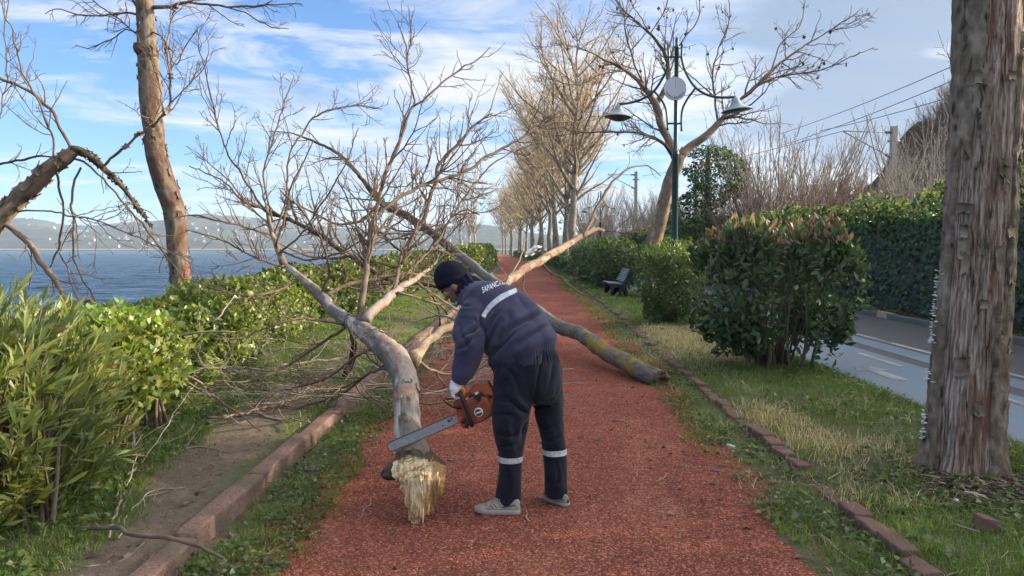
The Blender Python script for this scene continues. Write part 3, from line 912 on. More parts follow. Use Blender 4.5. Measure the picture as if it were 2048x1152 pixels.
def stems(root, base, spread, height, n, r0, rng, name='stem', merged=True, mat=None):
    K = 7
    a = rng.uniform(0, 2 * np.pi, n)
    rr = rng.uniform(0.2, 1, n) ** 0.6
    x0 = base[0] + np.cos(a) * rr * spread[0] * 0.25; y0 = base[1] + np.sin(a) * rr * spread[1] * 0.25
    x1 = base[0] + np.cos(a) * rr * spread[0]; y1 = base[1] + np.sin(a) * rr * spread[1]
    t = np.linspace(0, 1, K)
    Pn = np.stack([x0[:, None] + (x1 - x0)[:, None] * t ** 1.3, y0[:, None] + (y1 - y0)[:, None] * t ** 1.3,
                   ground_z(x0, y0)[:, None] - 0.02 + height * rng.uniform(0.6, 1.0, n)[:, None] * t], -1)
    Pn = Pn + np.cumsum(rng.normal(0, 0.012, Pn.shape), 1)
    R = r0 * rng.uniform(0.5, 1.1, n)[:, None] * (1 - 0.75 * t)
    if merged:
        mb = MB(); tubes(mb, Pn, R, 5); mb.build(name, mat or m_stem.m, root, kind='stuff')
    else:
        for i in range(n):
            mb = MB(); tubes(mb, Pn[i], R[i], 7); mb.build(name, mat or m_stem.m, root)
def blob(n, cen, rad, rng, zmin=0.08, shell=0.5, lump=0.28, seed=0, sq=0.75):
    """points in the outer shell of an uneven rounded mass, with outward directions"""
    d = nrm(rng.normal(0, 1, (n, 3)))
    d = np.sign(d) * np.abs(d) ** sq
    d = d / np.maximum(np.linalg.norm(d, axis=1, keepdims=True), 1e-6) ** 0.55
    f = 1 - rng.exponential(shell * 0.35, n).clip(0, 0.9)
    l = 1 + lump * (fbm(d * 2.2 + seed, 1, seed, 3) - 0.5) * 2
    p = np.asarray(cen) + d * np.asarray(rad) * (f * l)[:, None]
    k = p[:, 2] > zmin
    return p[k], nrm(d[k] / np.asarray(rad)), f[k]

# oleander at the near left
rng = np.random.default_rng(100)
t = thing('oleander_bush', 'oleander bush with long narrow grey-green leaves at the left edge of the picture', 'bush', (-2.85, 3.95, 0.06))
sh = []
def shoots(n, cen, rad, rng, per, length, zmin, up, gap=0.5, seed=0):
    """leafy shoots: whorls of leaves along the last part of each stem"""
    p, d, f = blob(n, cen, rad, rng, zmin, 0.5, 0.22, seed)
    ax = nrm(d * np.array([1, 1, 0.35]) + np.array([0, 0, up]) + rng.normal(0, 0.28, d.shape))
    n = len(p)
    k = rng.uniform(0, 1, (n, per))
    pos = p[:, None] - ax[:, None] * (k * length)[..., None]
    a = rng.uniform(0, 2 * np.pi, (n, per))
    ref = nrm(np.cross(ax, np.array([0.3, 0.2, 1.0]))); r2 = np.cross(ax, ref)
    rad_ = np.cos(a)[..., None] * ref[:, None] + np.sin(a)[..., None] * r2[:, None]
    op = rng.uniform(0.45, 1.15, (n, per))[..., None] * (0.35 + 0.65 * k[..., None])
    dr = nrm(ax[:, None] + rad_ * op)
    return pos.reshape(-1, 3), dr.reshape(-1, 3), np.repeat(f, per), p, ax, np.repeat(d, per, 0)
pos, dr, f, tips, ax, od_ = shoots(1150, (-3.02, 3.95, 0.64), (0.76, 1.0, 0.68), rng, 13, 0.26, 0.03, 0.75, seed=3)
OLE = [(0.1765, 0.2304, 0.0656), (0.249, 0.3004, 0.0951), (0.1245, 0.1802, 0.0591), (0.3425, 0.3705, 0.1313), (0.218, 0.2564, 0.105)]
cols = pick(rng, OLE, len(pos))
yel = rng.uniform(0, 1, len(pos)) < 0.035
cols[yel] = pick(rng, [(0.36, 0.27, 0.07), (0.30, 0.18, 0.08)], yel.sum())
sc_ = rng.uniform(0.65, 1.25, len(pos))
front = np.clip(f * 1.2 - 0.2, 0, 1)
a, b = split_largest(pos, sc_, front)
on_ = od_ * 0.8 + np.array([0.25, 0, 0.35])
leaf_parts(t, S_LANCE, pos[a], dr[a], sc_[a], cols[a], rng, m_leaf, on_[a])
mb = MB(); leaves(mb, S_LANCE_L, pos[b], dr[b], sc_[b], cols[b], rng, on_[b])
mb.build('foliage', m_leaf, t, kind='stuff')
n = len(tips)
tt_ = np.linspace(0, 1, 5)
basep = np.array([-2.85, 3.95, 0.05]) + rng.normal(0, 0.13, (n, 3)) * np.array([1, 1, 0.0])
Pn = basep[:, None] * (1 - tt_[None, :, None]) ** 1.5 + tips[:, None] * (1 - (1 - tt_[None, :, None]) ** 1.5)
mb = MB(); tubes(mb, Pn[::3], np.broadcast_to(np.linspace(0.011, 0.003, 5), (len(Pn[::3]), 5)), 4)
mb.build('stem', m_stem.m, t, kind='stuff')
q = G(105, 1085)
for k in range(3):
    mb = MB(); b0 = q + np.array([-0.16 + 0.075 * k, 0.03 * (k % 2), -0.03])
    tubes(mb, spline([tuple(b0), tuple(b0 + (0.01, 0.0, 0.12)), tuple(b0 + (-0.03 + 0.02 * k, 0.05, 0.34)), tuple(b0 + (-0.1 + 0.05 * k, 0.1, 0.6))], 9), np.linspace(0.020, 0.011, 9) * rng.uniform(0.7, 1.1), 8)
    mb.build('trunk', m_stem.m, t)

HEDGE = [(0.1037, 0.16, 0.0317), (0.1642, 0.224, 0.0461), (0.2333, 0.272, 0.0691), (0.0829, 0.12, 0.0317), (0.2938, 0.312, 0.0936)]
DARKG = [(0.0576, 0.1056, 0.0346), (0.0864, 0.144, 0.0461), (0.119, 0.1728, 0.0576), (0.0422, 0.073, 0.0288)]
def hedge_points(n, xl, xr, zt, ya, yb, rng, z0=0.12, lump=0.22, seed=0, pw=1.0, depth=0.16):
    Y = ya + (yb - ya) * rng.uniform(0, 1, n) ** pw
    a = rng.uniform(-0.12, 1.12, n) * np.pi
    a = np.where(rng.uniform(0, 1, n) < 0.55, rng.uniform(-0.12, 0.55, n) * np.pi, a)     # more on the side seen from the path
    ca, sa = np.cos(a), np.sin(a)
    ex = 0.5
    ux = np.sign(ca) * np.abs(ca) ** ex; uz = np.sign(sa) * np.abs(sa) ** ex
    w = (xr(Y) - xl(Y)) / 2; m = (xr(Y) + xl(Y)) / 2
    H = zt(Y)
    hz = (H - z0) * 0.62
    zc = H - hz
    f = 1 - rng.exponential(depth, n).clip(0, 0.85)
    l = 1 + lump * (fbm(np.stack([ux * 1.1, Y * 1.3, uz * 1.1], -1), 1.0, seed, 3) - 0.5) * 2
    e = np.clip(np.minimum((Y - ya), (yb - Y)) / 0.5, 0.02, 1) ** 0.5
    X = m + ux * w * f * l * (0.4 + 0.6 * e)
    Z = zc + uz * hz * f * l * (0.6 + 0.4 * e)
    d = nrm(np.stack([ca, 0 * ca, sa], -1))
    k = Z > z0
    return np.stack([X, Y, Z], -1)[k], d[k], f[k]
def hedge(label, xl, xr, zt, ya, yb, n, rng, cols, group=None, shape=S_ROUND_L, sc0=1.0, parts=0, z0=0.12, seed=0, name='hedge', p=None, up=0.5, mat=None, pw=1.0, far=0.0, nst=60, redtop=0.0, depth=0.16, lump=0.22, clump=0.0):
    ym = (ya + yb) / 2
    t = thing(name, label, 'hedge', ((xl(ym) + xr(ym)) / 2, ym, 0.05), group)
    pos, d, f = hedge_points(n, xl, xr, zt, ya, yb, rng, z0, lump, seed, pw, depth)
    if clump:                      # separate rounded plants grown together
        k_ = 1 - clump * (1 - np.abs(np.sin(np.pi * pos[:, 1] / 1.75 + 0.8 * np.sin(pos[:, 1] * 0.9))) ** 0.45)
        m_ = (xl(pos[:, 1]) + xr(pos[:, 1])) / 2
        pos[:, 0] = m_ + (pos[:, 0] - m_) * k_; pos[:, 2] = z0 + (pos[:, 2] - z0) * (0.35 + 0.65 * k_)
    dr = nrm(d * 0.35 + np.array([0, 0, up * 0.8]) + rng.normal(0, 0.6, d.shape)); onr = d * 1.0 + np.array([0, 0, 0.35])
    c = pick(rng, cols, len(pos), p)
    c = c * (0.65 + 0.7 * fbm(pos, 1.6, seed + 2, 3))[:, None]
    if redtop:
        r = (rng.uniform(0, 1, len(pos)) < redtop) & (pos[:, 2] > zt(pos[:, 1]) - 0.3)
        c[r] = pick(rng, [(0.22, 0.06, 0.045), (0.28, 0.10, 0.07)], r.sum())
    s = rng.uniform(0.6, 1.2, len(pos)) * sc0 * (1 + far * np.clip((pos[:, 1] - 8) / 10, 0, 3))
    rest = np.arange(len(pos))
    if parts:
        facing = np.clip((d * nrm(CAMP - pos)).sum(1), 0, 1) * np.clip(f * 3 - 2, 0, 1)
        a, rest = split_largest(pos, s, facing * 2, parts)
        sh = {id(S_ROUND_L): S_ROUND, id(S_OVAL_L): S_OVAL}.get(id(shape), shape)
        leaf_parts(t, sh, pos[a], dr[a], s[a], c[a], rng, mat or m_leaf, onr[a])
    mb = MB(); leaves(mb, shape, pos[rest], dr[rest], s[rest], c[rest], rng, onr[rest])
    mb.build('foliage', mat or m_leaf, t, kind='stuff')
    # inner wood
    K = 6
    Y = rng.uniform(ya + 0.15, yb - 0.15, nst); u_ = rng.uniform(-0.35, 0.35, nst); v_ = rng.uniform(-0.85, 0.85, nst)
    m = (xl(Y) + xr(Y)) / 2; w = (xr(Y) - xl(Y)) / 2
    tt = np.linspace(0, 1, K)
    X = m[:, None] + w[:, None] * (u_[:, None] + (v_ - u_)[:, None] * tt)
    Yk = Y[:, None] + rng.normal(0, 0.22, nst)[:, None] * tt
    Pn = np.stack([X, Yk, 0.0 + zt(Y)[:, None] * 0.9 * tt], -1) + np.cumsum(rng.normal(0, 0.012, (nst, K, 3)), 1)
    mb = MB(); tubes(mb, Pn, 0.012 * rng.uniform(0.6, 1.5, nst)[:, None] * (1 - 0.7 * tt), 5)
    mb.build('stem', m_stem.m, t, kind='stuff')
    return t
xrl = lambda Y: np.interp(Y, [5, 6.4, 9, 14, 20, 36, 48, 60, 160], [-2.9, -3.02, -3.35, -3.7, -3.4, -2.4, -1.6, -1.4, -5.0])
ztl = lambda Y: np.interp(Y, [5, 6, 8, 14, 25, 45, 55, 90], [0.80, 0.84, 0.95, 1.12, 1.30, 1.65, 1.85, 1.7]) + 0.10 * np.sin(Y * 2.1) * np.exp(-((Y - 8) / 5) ** 2)
rng = np.random.default_rng(101)
hedge('nearest stretch of yellow-green oval-leaved hedge, beside the oleander on the lake side', lambda Y: xrl(Y) - 1.35, xrl, ztl, 5.6, 14.2, 27000, rng, HEDGE, None, parts=300, seed=1, p=[.3, .3, .2, .1, .1], pw=1.3, nst=110, sc0=1.65, lump=0.42, depth=0.22, clump=0.45)
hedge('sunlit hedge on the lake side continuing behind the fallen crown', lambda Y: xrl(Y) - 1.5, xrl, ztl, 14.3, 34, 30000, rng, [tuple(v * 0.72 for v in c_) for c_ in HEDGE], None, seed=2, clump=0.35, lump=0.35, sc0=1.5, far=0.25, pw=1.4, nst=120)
hedge('tall rounded hedge clump on the lake side near the far end of the path', lambda Y: xrl(Y) - 2.2, xrl, ztl, 43, 58, 9000, rng, HEDGE, None, seed=3, sc0=3.4, nst=60)
hedge('thin line of far hedge on the lake side before the white-stemmed tree', lambda Y: xrl(Y) - 1.6, xrl, lambda Y: ztl(Y) * 0.8, 60, 130, 6000, rng, DARKG, None, seed=4, sc0=6.5, nst=30)
# small bush with fresh leaves between oleander and hedge
def bush(label, cen, rad, n, rng, cols, shape, sc0=1.0, parts=0, zmin=0.1, seed=0, p=None, up=0.5, nst=18, r0=0.02, name='bush', cat='bush', red=0.0, mat=None, shell=0.5, bright=None, group=None, lump=0.28, extra=None, sq=0.75):
    t = thing(name, label, cat, (cen[0], cen[1], 0.05), group)
    pos, d, f = blob(n, cen, rad, rng, zmin, shell, lump, seed, sq)
    if extra is not None:
        k = extra(pos); pos, d, f = pos[k], d[k], f[k]
    dr = nrm(d * 0.5 + np.array([0, 0, up]) + rng.normal(0, 0.55, d.shape)); onr = d * 0.9 + np.array([0, 0, 0.4])
    c = pick(rng, cols, len(pos), p)
    top = pos[:, 2] > cen[2] + rad[2] * 0.62
    if red:
        r = (rng.uniform(0, 1, len(pos)) < red) & top
        c[r] = pick(rng, [(0.36, 0.13, 0.12), (0.34, 0.24, 0.17), (0.24, 0.12, 0.09), (0.26, 0.26, 0.15)], r.sum())
        dr[top] = nrm(dr[top] + np.array([0, 0, 0.9]))
    if bright is not None:
        r = top & (rng.uniform(0, 1, len(pos)) < 0.6)
        c[r] = pick(rng, bright, r.sum())
    s = rng.uniform(0.6, 1.2, len(pos)) * sc0
    rest = np.arange(len(pos))
    if parts:
        facing = np.clip((d * nrm(CAMP - pos)).sum(1), 0, 1) * np.clip(f * 3 - 2, 0, 1)
        a, rest = split_largest(pos, s, facing * 2, parts)
        sh = {id(S_ROUND_L): S_ROUND, id(S_OVAL_L): S_OVAL}.get(id(shape), shape)
        leaf_parts(t, sh, pos[a], dr[a], s[a], c[a], rng, mat or m_leaf, onr[a])
    mb = MB(); leaves(mb, shape, pos[rest], dr[rest], s[rest], c[rest], rng, onr[rest])
    mb.build('foliage', mat or m_leaf, t, kind='stuff')
    if nst: stems(t, (cen[0], cen[1]), (rad[0] * 0.75, rad[1] * 0.75), cen[2] + rad[2] * 0.8, nst, r0, rng)
    return t
t = bush('small bush with fresh bright green leaves squeezed between oleander and hedge', (-3.0, 5.25, 0.75), (0.55, 0.6, 0.36), 5200, rng, HEDGE, S_ROUND_L, 1.25, 150, 0.3, 5, [.2, .3, .25, .05, .2], 0.5, 26, 0.022, bright=[(0.20, 0.32, 0.06), (0.26, 0.38, 0.08)])
# bare stumps of stems below that bush
for k in range(9):
    q = G(232 + 13 * k + rng.uniform(-5, 5), 893 - 5 * k + rng.uniform(-8, 8), 0.06)
    e = q + np.array([rng.uniform(-0.08, 0.06), rng.uniform(-0.05, 0.1), rng.uniform(0.25, 0.55)])
    mb = MB(); tubes(mb, spline([tuple(q - (0, 0, 0.03)), tuple(q * 0.5 + e * 0.5 + rng.normal(0, 0.02, 3)), tuple(e)], 7), np.linspace(0.021, 0.012, 7) * rng.uniform(0.6, 1.1), 7)
    mb.build('stem', m_stem.m, t)

# photinia bush on the right verge
rng = np.random.default_rng(102)
PHO = [(0.0583, 0.1011, 0.0505), (0.0816, 0.1361, 0.0662), (0.1128, 0.1673, 0.0777), (0.1944, 0.2333, 0.1206), (0.0466, 0.0777, 0.0428)]
def pho_gap(p):                    # bare hollow low in the middle where the stems show
    h = np.exp(-((p[:, 0] - 3.52) / 0.36) ** 2 - ((p[:, 2] - 0.72) / 0.48) ** 2) * (p[:, 1] < 9.35)
    low = (p[:, 2] < 0.42) & (p[:, 0] > 3.1) & (p[:, 0] < 4.2)
    return (rng.uniform(0, 1, len(p)) > h * 1.1) & ~(low & (rng.uniform(0, 1, len(p)) < 0.75))
t = bush('large dark photinia bush with reddish top shoots and bare grey stems showing in its hollow', (3.38, 9.3, 1.02), (1.04, 0.80, 0.90), 9000, rng, PHO, S_OVAL_L, 1.5, 300, 0.2, 7, [.30, .3, .2, .10, .10], 0.45, 26, 0.018, red=0.45, shell=0.5, lump=0.22, sq=0.5, extra=pho_gap)
for k, (px_, top) in enumerate(((1480, 660), (1545, 560), (1563, 480), (1590, 540), (1612, 590), (1640, 620), (1530, 640))):
    q = G(1560 + (px_ - 1560) * 0.75, 742 - 3 * (k % 3), 0.04)
    e = P(px_, top, 9.0)
    mb = MB(); tubes(mb, spline([tuple(q - (0, 0, 0.04)), tuple(q * 0.6 + e * 0.4 + rng.normal(0, 0.035, 3)), tuple(e)], 10), np.linspace(0.026, 0.009, 10) * rng.uniform(0.7, 1.15), 8)
    w = mb.build('stem', m_stem.m, t)
# smaller shrubs and hedges further along
bush('narrow loose shrub with light new leaves on top, left of the photinia', (3.18, 14.6, 0.86), (0.66, 0.75, 0.84), 8000, rng, DARKG + [(0.08, 0.12, 0.035)], S_OVAL_L, 1.0, 0, 0.12, 9, None, 0.5, 26, 0.02, bright=[(0.2, 0.28, 0.07), (0.25, 0.31, 0.09), (0.11, 0.16, 0.05)], lump=0.35)
bush('dark shrub behind the backrest of the black bench', (4.75, 22.9, 0.95), (0.85, 1.4, 0.92), 6000, rng, DARKG, S_OVAL_L, 1.5, 0, 0.12, 10, None, 0.5, 20, 0.02, red=0.1)
for k, (cx, cy, r_) in enumerate(((3.85, 27.5, 1.0), (3.9, 30.2, 1.1), (3.7, 33.2, 1.05))):
    bush(('dark clipped shrub beyond the bench, nearest of the three along the verge', 'dark clipped shrub in the middle of the three along the verge', 'dark clipped shrub farthest of the three along the verge')[k], (cx, cy, 0.98), (r_, 1.5, 0.92), 5000, rng, DARKG, S_OVAL_L, 1.9, 0, 0.12, 20 + k, None, 0.5, 12, 0.02, bright=[(0.17, 0.24, 0.07), (0.08, 0.13, 0.04)], group='clipped shrubs along the right verge')
hedge('long low dark hedge on the right of the path below the plane trees', lambda Y: cpath(Y) + 2.5, lambda Y: cpath(Y) + 3.5, lambda Y: 0.95 + 0 * Y, 38, 150, 16000, rng, DARKG + [(0.07, 0.11, 0.03)], None, S_ROUND_L, 4.2, seed=12, nst=40, pw=1.6, far=0.25)

# the ivy-grown wall beyond the road
rng = np.random.default_rng(103)
tw = thing('ivy_wall', 'long wall smothered in dark ivy on the far side of the road', 'wall', (9.0, 20, 0))
def wall_x(Y): return cpath(Y) + WALLX
def ivy_top(Y):
    p = np.stack([Y, 0 * Y, 0 * Y], -1)
    return 2.45 + 0.75 * (fbm(p, 0.55, 71, 4) - 0.25) + np.interp(Y, [-20, 9, 11, 60], [0.75, 0.75, 0.1, 0.0])  # near stretch, out of view, raised to shade the foreground
Yw = np.linspace(-12, 75, 90)
mb = MB()
for x_off, fl in ((0.0, 0), (0.28, 1)):
    pass
prof = np.array([(0.0, -0.1), (0.0, 2.3), (0.28, 2.3), (0.28, -0.1)])
V = np.stack([wall_x(Yw)[:, None] + prof[None, :, 0], np.broadcast_to(Yw[:, None], (90, 4)), np.broadcast_to(prof[None, :, 1], (90, 4))], -1)
mb.add(V.reshape(-1, 3), grid_quads(4, 90)); mb.build('masonry', m_conc.m, tw)
n = 44000
Y = -8 + 68 * rng.uniform(0, 1, n) ** 1.15
tp = ivy_top(Y)
z = tp * rng.uniform(0.0, 1.0, n) ** 0.8
q = np.stack([0 * Y, Y, z], -1)
bul = 0.10 + 0.30 * fbm(q, 0.9, 61, 4) + 0.25 * np.clip((z - 1.7) / 0.9, 0, 1)
X = wall_x(Y) - bul + rng.exponential(0.05, n)
pos = np.stack([X, Y, z + 0.08], -1)
onrm = np.tile(np.array([-1.0, -0.1, 0.35]), (n, 1)) + np.clip((z - tp + 0.5) / 0.5, 0, 1)[:, None] * np.array([0.6, 0, 0.9])
dr = nrm(np.array([-0.35, 0, -0.8]) + rng.normal(0, 0.5, (n, 3)))
IVY = [(0.0338, 0.0788, 0.0263), (0.0525, 0.1087, 0.0375), (0.075, 0.1406, 0.045), (0.1031, 0.1688, 0.0562), (0.0263, 0.0525, 0.0225)]
c = pick(rng, IVY, n, [.3, .3, .2, .08, .12])
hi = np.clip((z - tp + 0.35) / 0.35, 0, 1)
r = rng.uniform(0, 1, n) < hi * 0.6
c[r] = pick(rng, [(0.24, 0.27, 0.07), (0.18, 0.22, 0.06), (0.27, 0.24, 0.08)], r.sum())  # sunlight on the wall top put into the leaf colour
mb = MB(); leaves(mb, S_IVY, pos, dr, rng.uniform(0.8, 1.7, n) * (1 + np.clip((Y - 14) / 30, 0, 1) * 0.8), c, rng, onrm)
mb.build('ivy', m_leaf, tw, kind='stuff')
# bushy ivy heads above the wall, made taller on the unseen near stretch for shade
n = 20000
Y = -9 + 69 * rng.uniform(0, 1, n) ** 1.1
q = np.stack([Y * 0, Y, Y * 0], -1)
hgt = (fbm(q, 0.8, 83, 4) * 1.5 - 0.2).clip(0.1, 1.2) * np.interp(Y, [-9, 8, 12, 60], [1.5, 1.5, 0.85, 0.8])
X = wall_x(Y) + 0.25 + rng.normal(0, 0.42, n)
z = 2.25 + hgt * rng.uniform(0, 1, n) ** 0.7 + 0.1 * rng.normal(0, 1, n)
pos = np.stack([X, Y, z], -1)
dr = nrm(rng.normal(0, 0.7, (n, 3)) + np.array([-0.2, 0, 0.1]))
c = pick(rng, IVY + [(0.18, 0.23, 0.06), (0.25, 0.27, 0.08), (0.18, 0.13, 0.07)], n, [.12, .16, .2, .15, .05, .14, .10, .08])
mb = MB(); leaves(mb, S_IVY, pos, dr, rng.uniform(0.7, 1.5, n) * (1 + np.clip((Y - 14) / 30, 0, 1) * 0.9), c, rng, 0.6)
mb.build('ivy', m_leaf, tw, kind='stuff')
# leaf litter, twigs and broken bits at the foot of the wall
n = 5000
Y = 6 + 40 * rng.uniform(0, 1, n) ** 1.6
X = cpath(Y) + ROAD1 + 0.15 + np.abs(rng.normal(0, 0.42, n))
pos = np.stack([X, Y, ground_z(X, Y) + 0.015], -1)
mb = MB(); leaves(mb, S_IVY, pos, nrm(rng.normal(0, 1, (n, 3)) * np.array([1, 1, 0.25])), rng.uniform(0.5, 1.1, n), pick(rng, [(0.06, 0.042, 0.028), (0.10, 0.07, 0.045), (0.04, 0.03, 0.022), (0.05, 0.07, 0.03)], n), rng, 1.2)
mb.build('leaf_litter', m_leaf_dull, kind='stuff')

# unseen evergreens added behind the near wall, sized to shade the man
rng = np.random.default_rng(109)
for k, (y, r_, h_) in enumerate(((3.6, 1.6, 4.9), (6.3, 1.9, 5.2), (9.6, 1.7, 4.6), (0.6, 1.9, 5.0), (-3.0, 2.0, 5.0), (12.2, 1.5, 4.5))):
    bush(('tall unseen evergreen shrub added behind the wall for shade, level with the worker', 'tallest unseen evergreen shrub added behind the wall to shade the worker', 'unseen evergreen shrub added behind the wall for shade, level with the dead trunk', 'unseen evergreen shrub added behind the wall for shade, beside the viewer', 'unseen evergreen shrub added behind the wall for shade, behind the viewer', 'unseen evergreen shrub added behind the wall for shade, just right of the dead trunk')[k], (10.9, y, h_ * 0.5), (1.5, r_, h_ * 0.5), 6000, rng, DARKG, S_OVAL_L, 2.2, 0, 0.3, 50 + k, None, 0.5, 10, 0.03)
# ================================================================== TREES
def bark_mat(name, dark, light, patch=None, patch_amt=0.5, fib=30.0, stretch=0.22, bumpd=0.012, grey=None, grey_amt=0.0, pscale=4.0, rough=0.9):
    m = NM(name, rough, 0.15)
    v = m.pos((1, 1, stretch), 'tc')
    f1 = m.noise(v, fib, 6, 0.65, 0.4)
    f2 = m.noise(m.pos((1, 1, 0.5), 'tc'), fib * 0.22, 5, 0.6, 0.3)
    vo = m.voro(m.pos((1, 1, stretch * 1.4), 'tc'), fib * 0.55)
    h = m.math('ADD', m.math('MULTIPLY', f1, 0.6), m.math('ADD', m.math('MULTIPLY', f2, 0.7), m.math('MULTIPLY', vo, 0.5)))
    c = m.mix(m.ramp(m.math('MULTIPLY', h, 0.6), [(0.40, 0), (0.47, 0.42), (0.66, 1)]), dark, light)
    if patch:
        pn = m.noise(m.pos((1, 1, 0.6), 'tc'), pscale, 5, 0.6, 0.5)
        c = m.mix(m.ramp(pn, [(0.5, 0.0), (0.56, patch_amt)]), c, m.mix(f1, tuple(x * 0.7 for x in patch), patch))
    if grey:
        gn = m.noise(m.pos((1, 1, 0.25), 'tc', (3.3, 1.1, 7)), pscale * 0.8, 5, 0.6, 0.3)
        c = m.mix(m.ramp(gn, [(0.46, 0.0), (0.52, grey_amt)]), c, m.mix(f1, tuple(x * 0.6 for x in grey), grey))
    m.color(c)
    m.bump(h, bumpd, 1.0)
    return m.m
m_twig = bark_mat('twig_bark', (0.070, 0.052, 0.040), (0.190, 0.145, 0.110), (0.24, 0.135, 0.085), 0.35, 60, 0.2, 0.003, pscale=9)
m_twig_grey = bark_mat('grey_twig_bark', (0.15, 0.128, 0.108), (0.36, 0.31, 0.255), None, 0, 60, 0.2, 0.003)
m_bark_main = bark_mat('fallen_bark', (0.06, 0.050, 0.042), (0.25, 0.21, 0.175), (0.34, 0.18, 0.115), 0.75, 40, 0.3, 0.012, (0.42, 0.38, 0.34), 0.45, 5.0)
m_bark_pale = bark_mat('stripped_wood', (0.17, 0.15, 0.135), (0.50, 0.47, 0.44), (0.30, 0.15, 0.09), 0.6, 45, 0.12, 0.008, (0.10, 0.08, 0.068), 0.7, 5.0)
m_bark_tan = bark_mat('tan_bark', (0.075, 0.052, 0.034), (0.40, 0.295, 0.20), (0.44, 0.245, 0.145), 0.8, 40, 0.3, 0.008, (0.15, 0.125, 0.10), 0.7, 5.0)
m_bark_dark = bark_mat('mossy_dark_bark', (0.028, 0.024, 0.019), (0.125, 0.10, 0.075), (0.16, 0.09, 0.055), 0.5, 36, 0.3, 0.014, None, 0, 5.0)
m_bark_stand = bark_mat('scaly_brown_bark', (0.040, 0.034, 0.028), (0.22, 0.175, 0.13), (0.13, 0.062, 0.038), 0.75, 26, 0.33, 0.020, None, 0, 3.2)
m_bark_plane = bark_mat('plane_bark', (0.105, 0.085, 0.065), (0.30, 0.25, 0.19), (0.34, 0.29, 0.22), 0.6, 14, 0.4, 0.01, None, 0, 1.6)
m_twig_tan = bark_mat('tan_twig', (0.30, 0.22, 0.125), (0.56, 0.42, 0.25), None, 0, 20, 0.3, 0.002)
m_twig_red = bark_mat('reddish_twig', (0.10, 0.066, 0.05), (0.24, 0.155, 0.115), None, 0, 20, 0.3, 0.002)
def lichen_mat():
    m = NM('lichen_bark', 0.95, 0.1)
    f = m.noise(m.pos((1, 1, 0.35), 'tc'), 34, 6, 0.65)
    l = m.noise(m.pos((1, 1, 0.6), 'tc', (1, 5, 0)), 5.5, 5, 0.62, 0.4)
    r = m.noise(m.pos((1, 1, 0.5), 'tc', (9, 2, 3)), 5, 5, 0.6, 0.3)
    c = m.mix(m.ramp(f, [(0.3, 0), (0.7, 1)]), (0.060, 0.060, 0.056), (0.215, 0.215, 0.20))
    c = m.mix(m.ramp(r, [(0.54, 0), (0.58, 0.85)]), c, (0.22, 0.15, 0.115))
    c = m.mix(m.math('MULTIPLY', m.ramp(l, [(0.51, 0), (0.58, 0.9)]), m.ramp(m.math('MULTIPLY', m.n('ShaderNodeSeparateXYZ', {0: m.n('ShaderNodeTexCoord').outputs['Object']}).outputs[1], 0.05), [(0.50, 1.0), (0.58, 0.0)])), c, m.mix(f, (0.16, 0.12, 0.012), (0.40, 0.30, 0.05)))
    m.color(c); m.bump(m.math('ADD', f, m.math('MULTIPLY', r, 1.2)), 0.012, 1.0)
    return m.m
m_lichen = lichen_mat()

def trace(rows):
    """photograph rows (px, py, distance, width in px) -> centreline with radius in column 3"""
    out = []
    for px, py, Y, w in rows:
        p = P(px, py, Y)
        out.append((*p, 0.5 * w * Y / FPX))
    return np.array(out)
def limb_line(rows, step=0.06, wob=0.25, seed=0, raw=False):
    t = np.asarray(rows, float) if raw else trace(rows)
    L = np.linalg.norm(np.diff(t[:, :3], axis=0), axis=1).sum()
    n = int(np.clip(L / step, 8, 90))
    s = spline(t, n)
    r = np.maximum(s[:, 3], 0.002)
    pts = s[:, :3].copy()
    e = np.minimum(np.arange(n), np.arange(n)[::-1]).clip(0, 3)[:, None] / 3
    r = np.where(r < 0.09, r * np.interp(r, [0, 0.03, 0.06, 0.09], [0.68, 0.58, 0.68, 0.87]), r)
    pts += (np.stack([fbm(pts, 9.0, seed + 40 + k, 2) for k in range(3)], 1) - 0.5) * np.clip(0.07 - r, 0, 0.05)[:, None] * 0.9 * e
    pts += (np.stack([fbm(pts, 5.0, seed + k, 2) for k in range(3)], 1) - 0.5) * wob * np.clip(r, 0.02, 0.035)[:, None] * 2.5 * e
    return pts, r
def limb_mesh(mb, pts, r, S=10, lump=0.16, freq=9.0, seed=0, flare=None, mi=0):
    tmp = MB()
    tubes(tmp, pts, r, S)
    V = tmp.v[0]; K = len(pts)
    C = np.concatenate([np.repeat(pts, S, 0), pts[-1:], pts[:1]])
    R = np.concatenate([np.repeat(r, S), r[-1:], r[:1]])
    d = V - C
    k = 1 + lump * 0.8 * ((fbm(V / np.maximum(R.max(), 0.02) * 0.10, freq, seed, 4) - 0.5) * 2) * np.clip(0.08 / R, 0.3, 1) + lump * 1.3 * (fbm(V * np.array([1, 1, 0.6]), freq * 5, seed + 3, 3) - 0.5)
    mb.add(C + d * k[:, None], tmp.q[0], tmp.t[0], None, tmp.tc[0], mi)

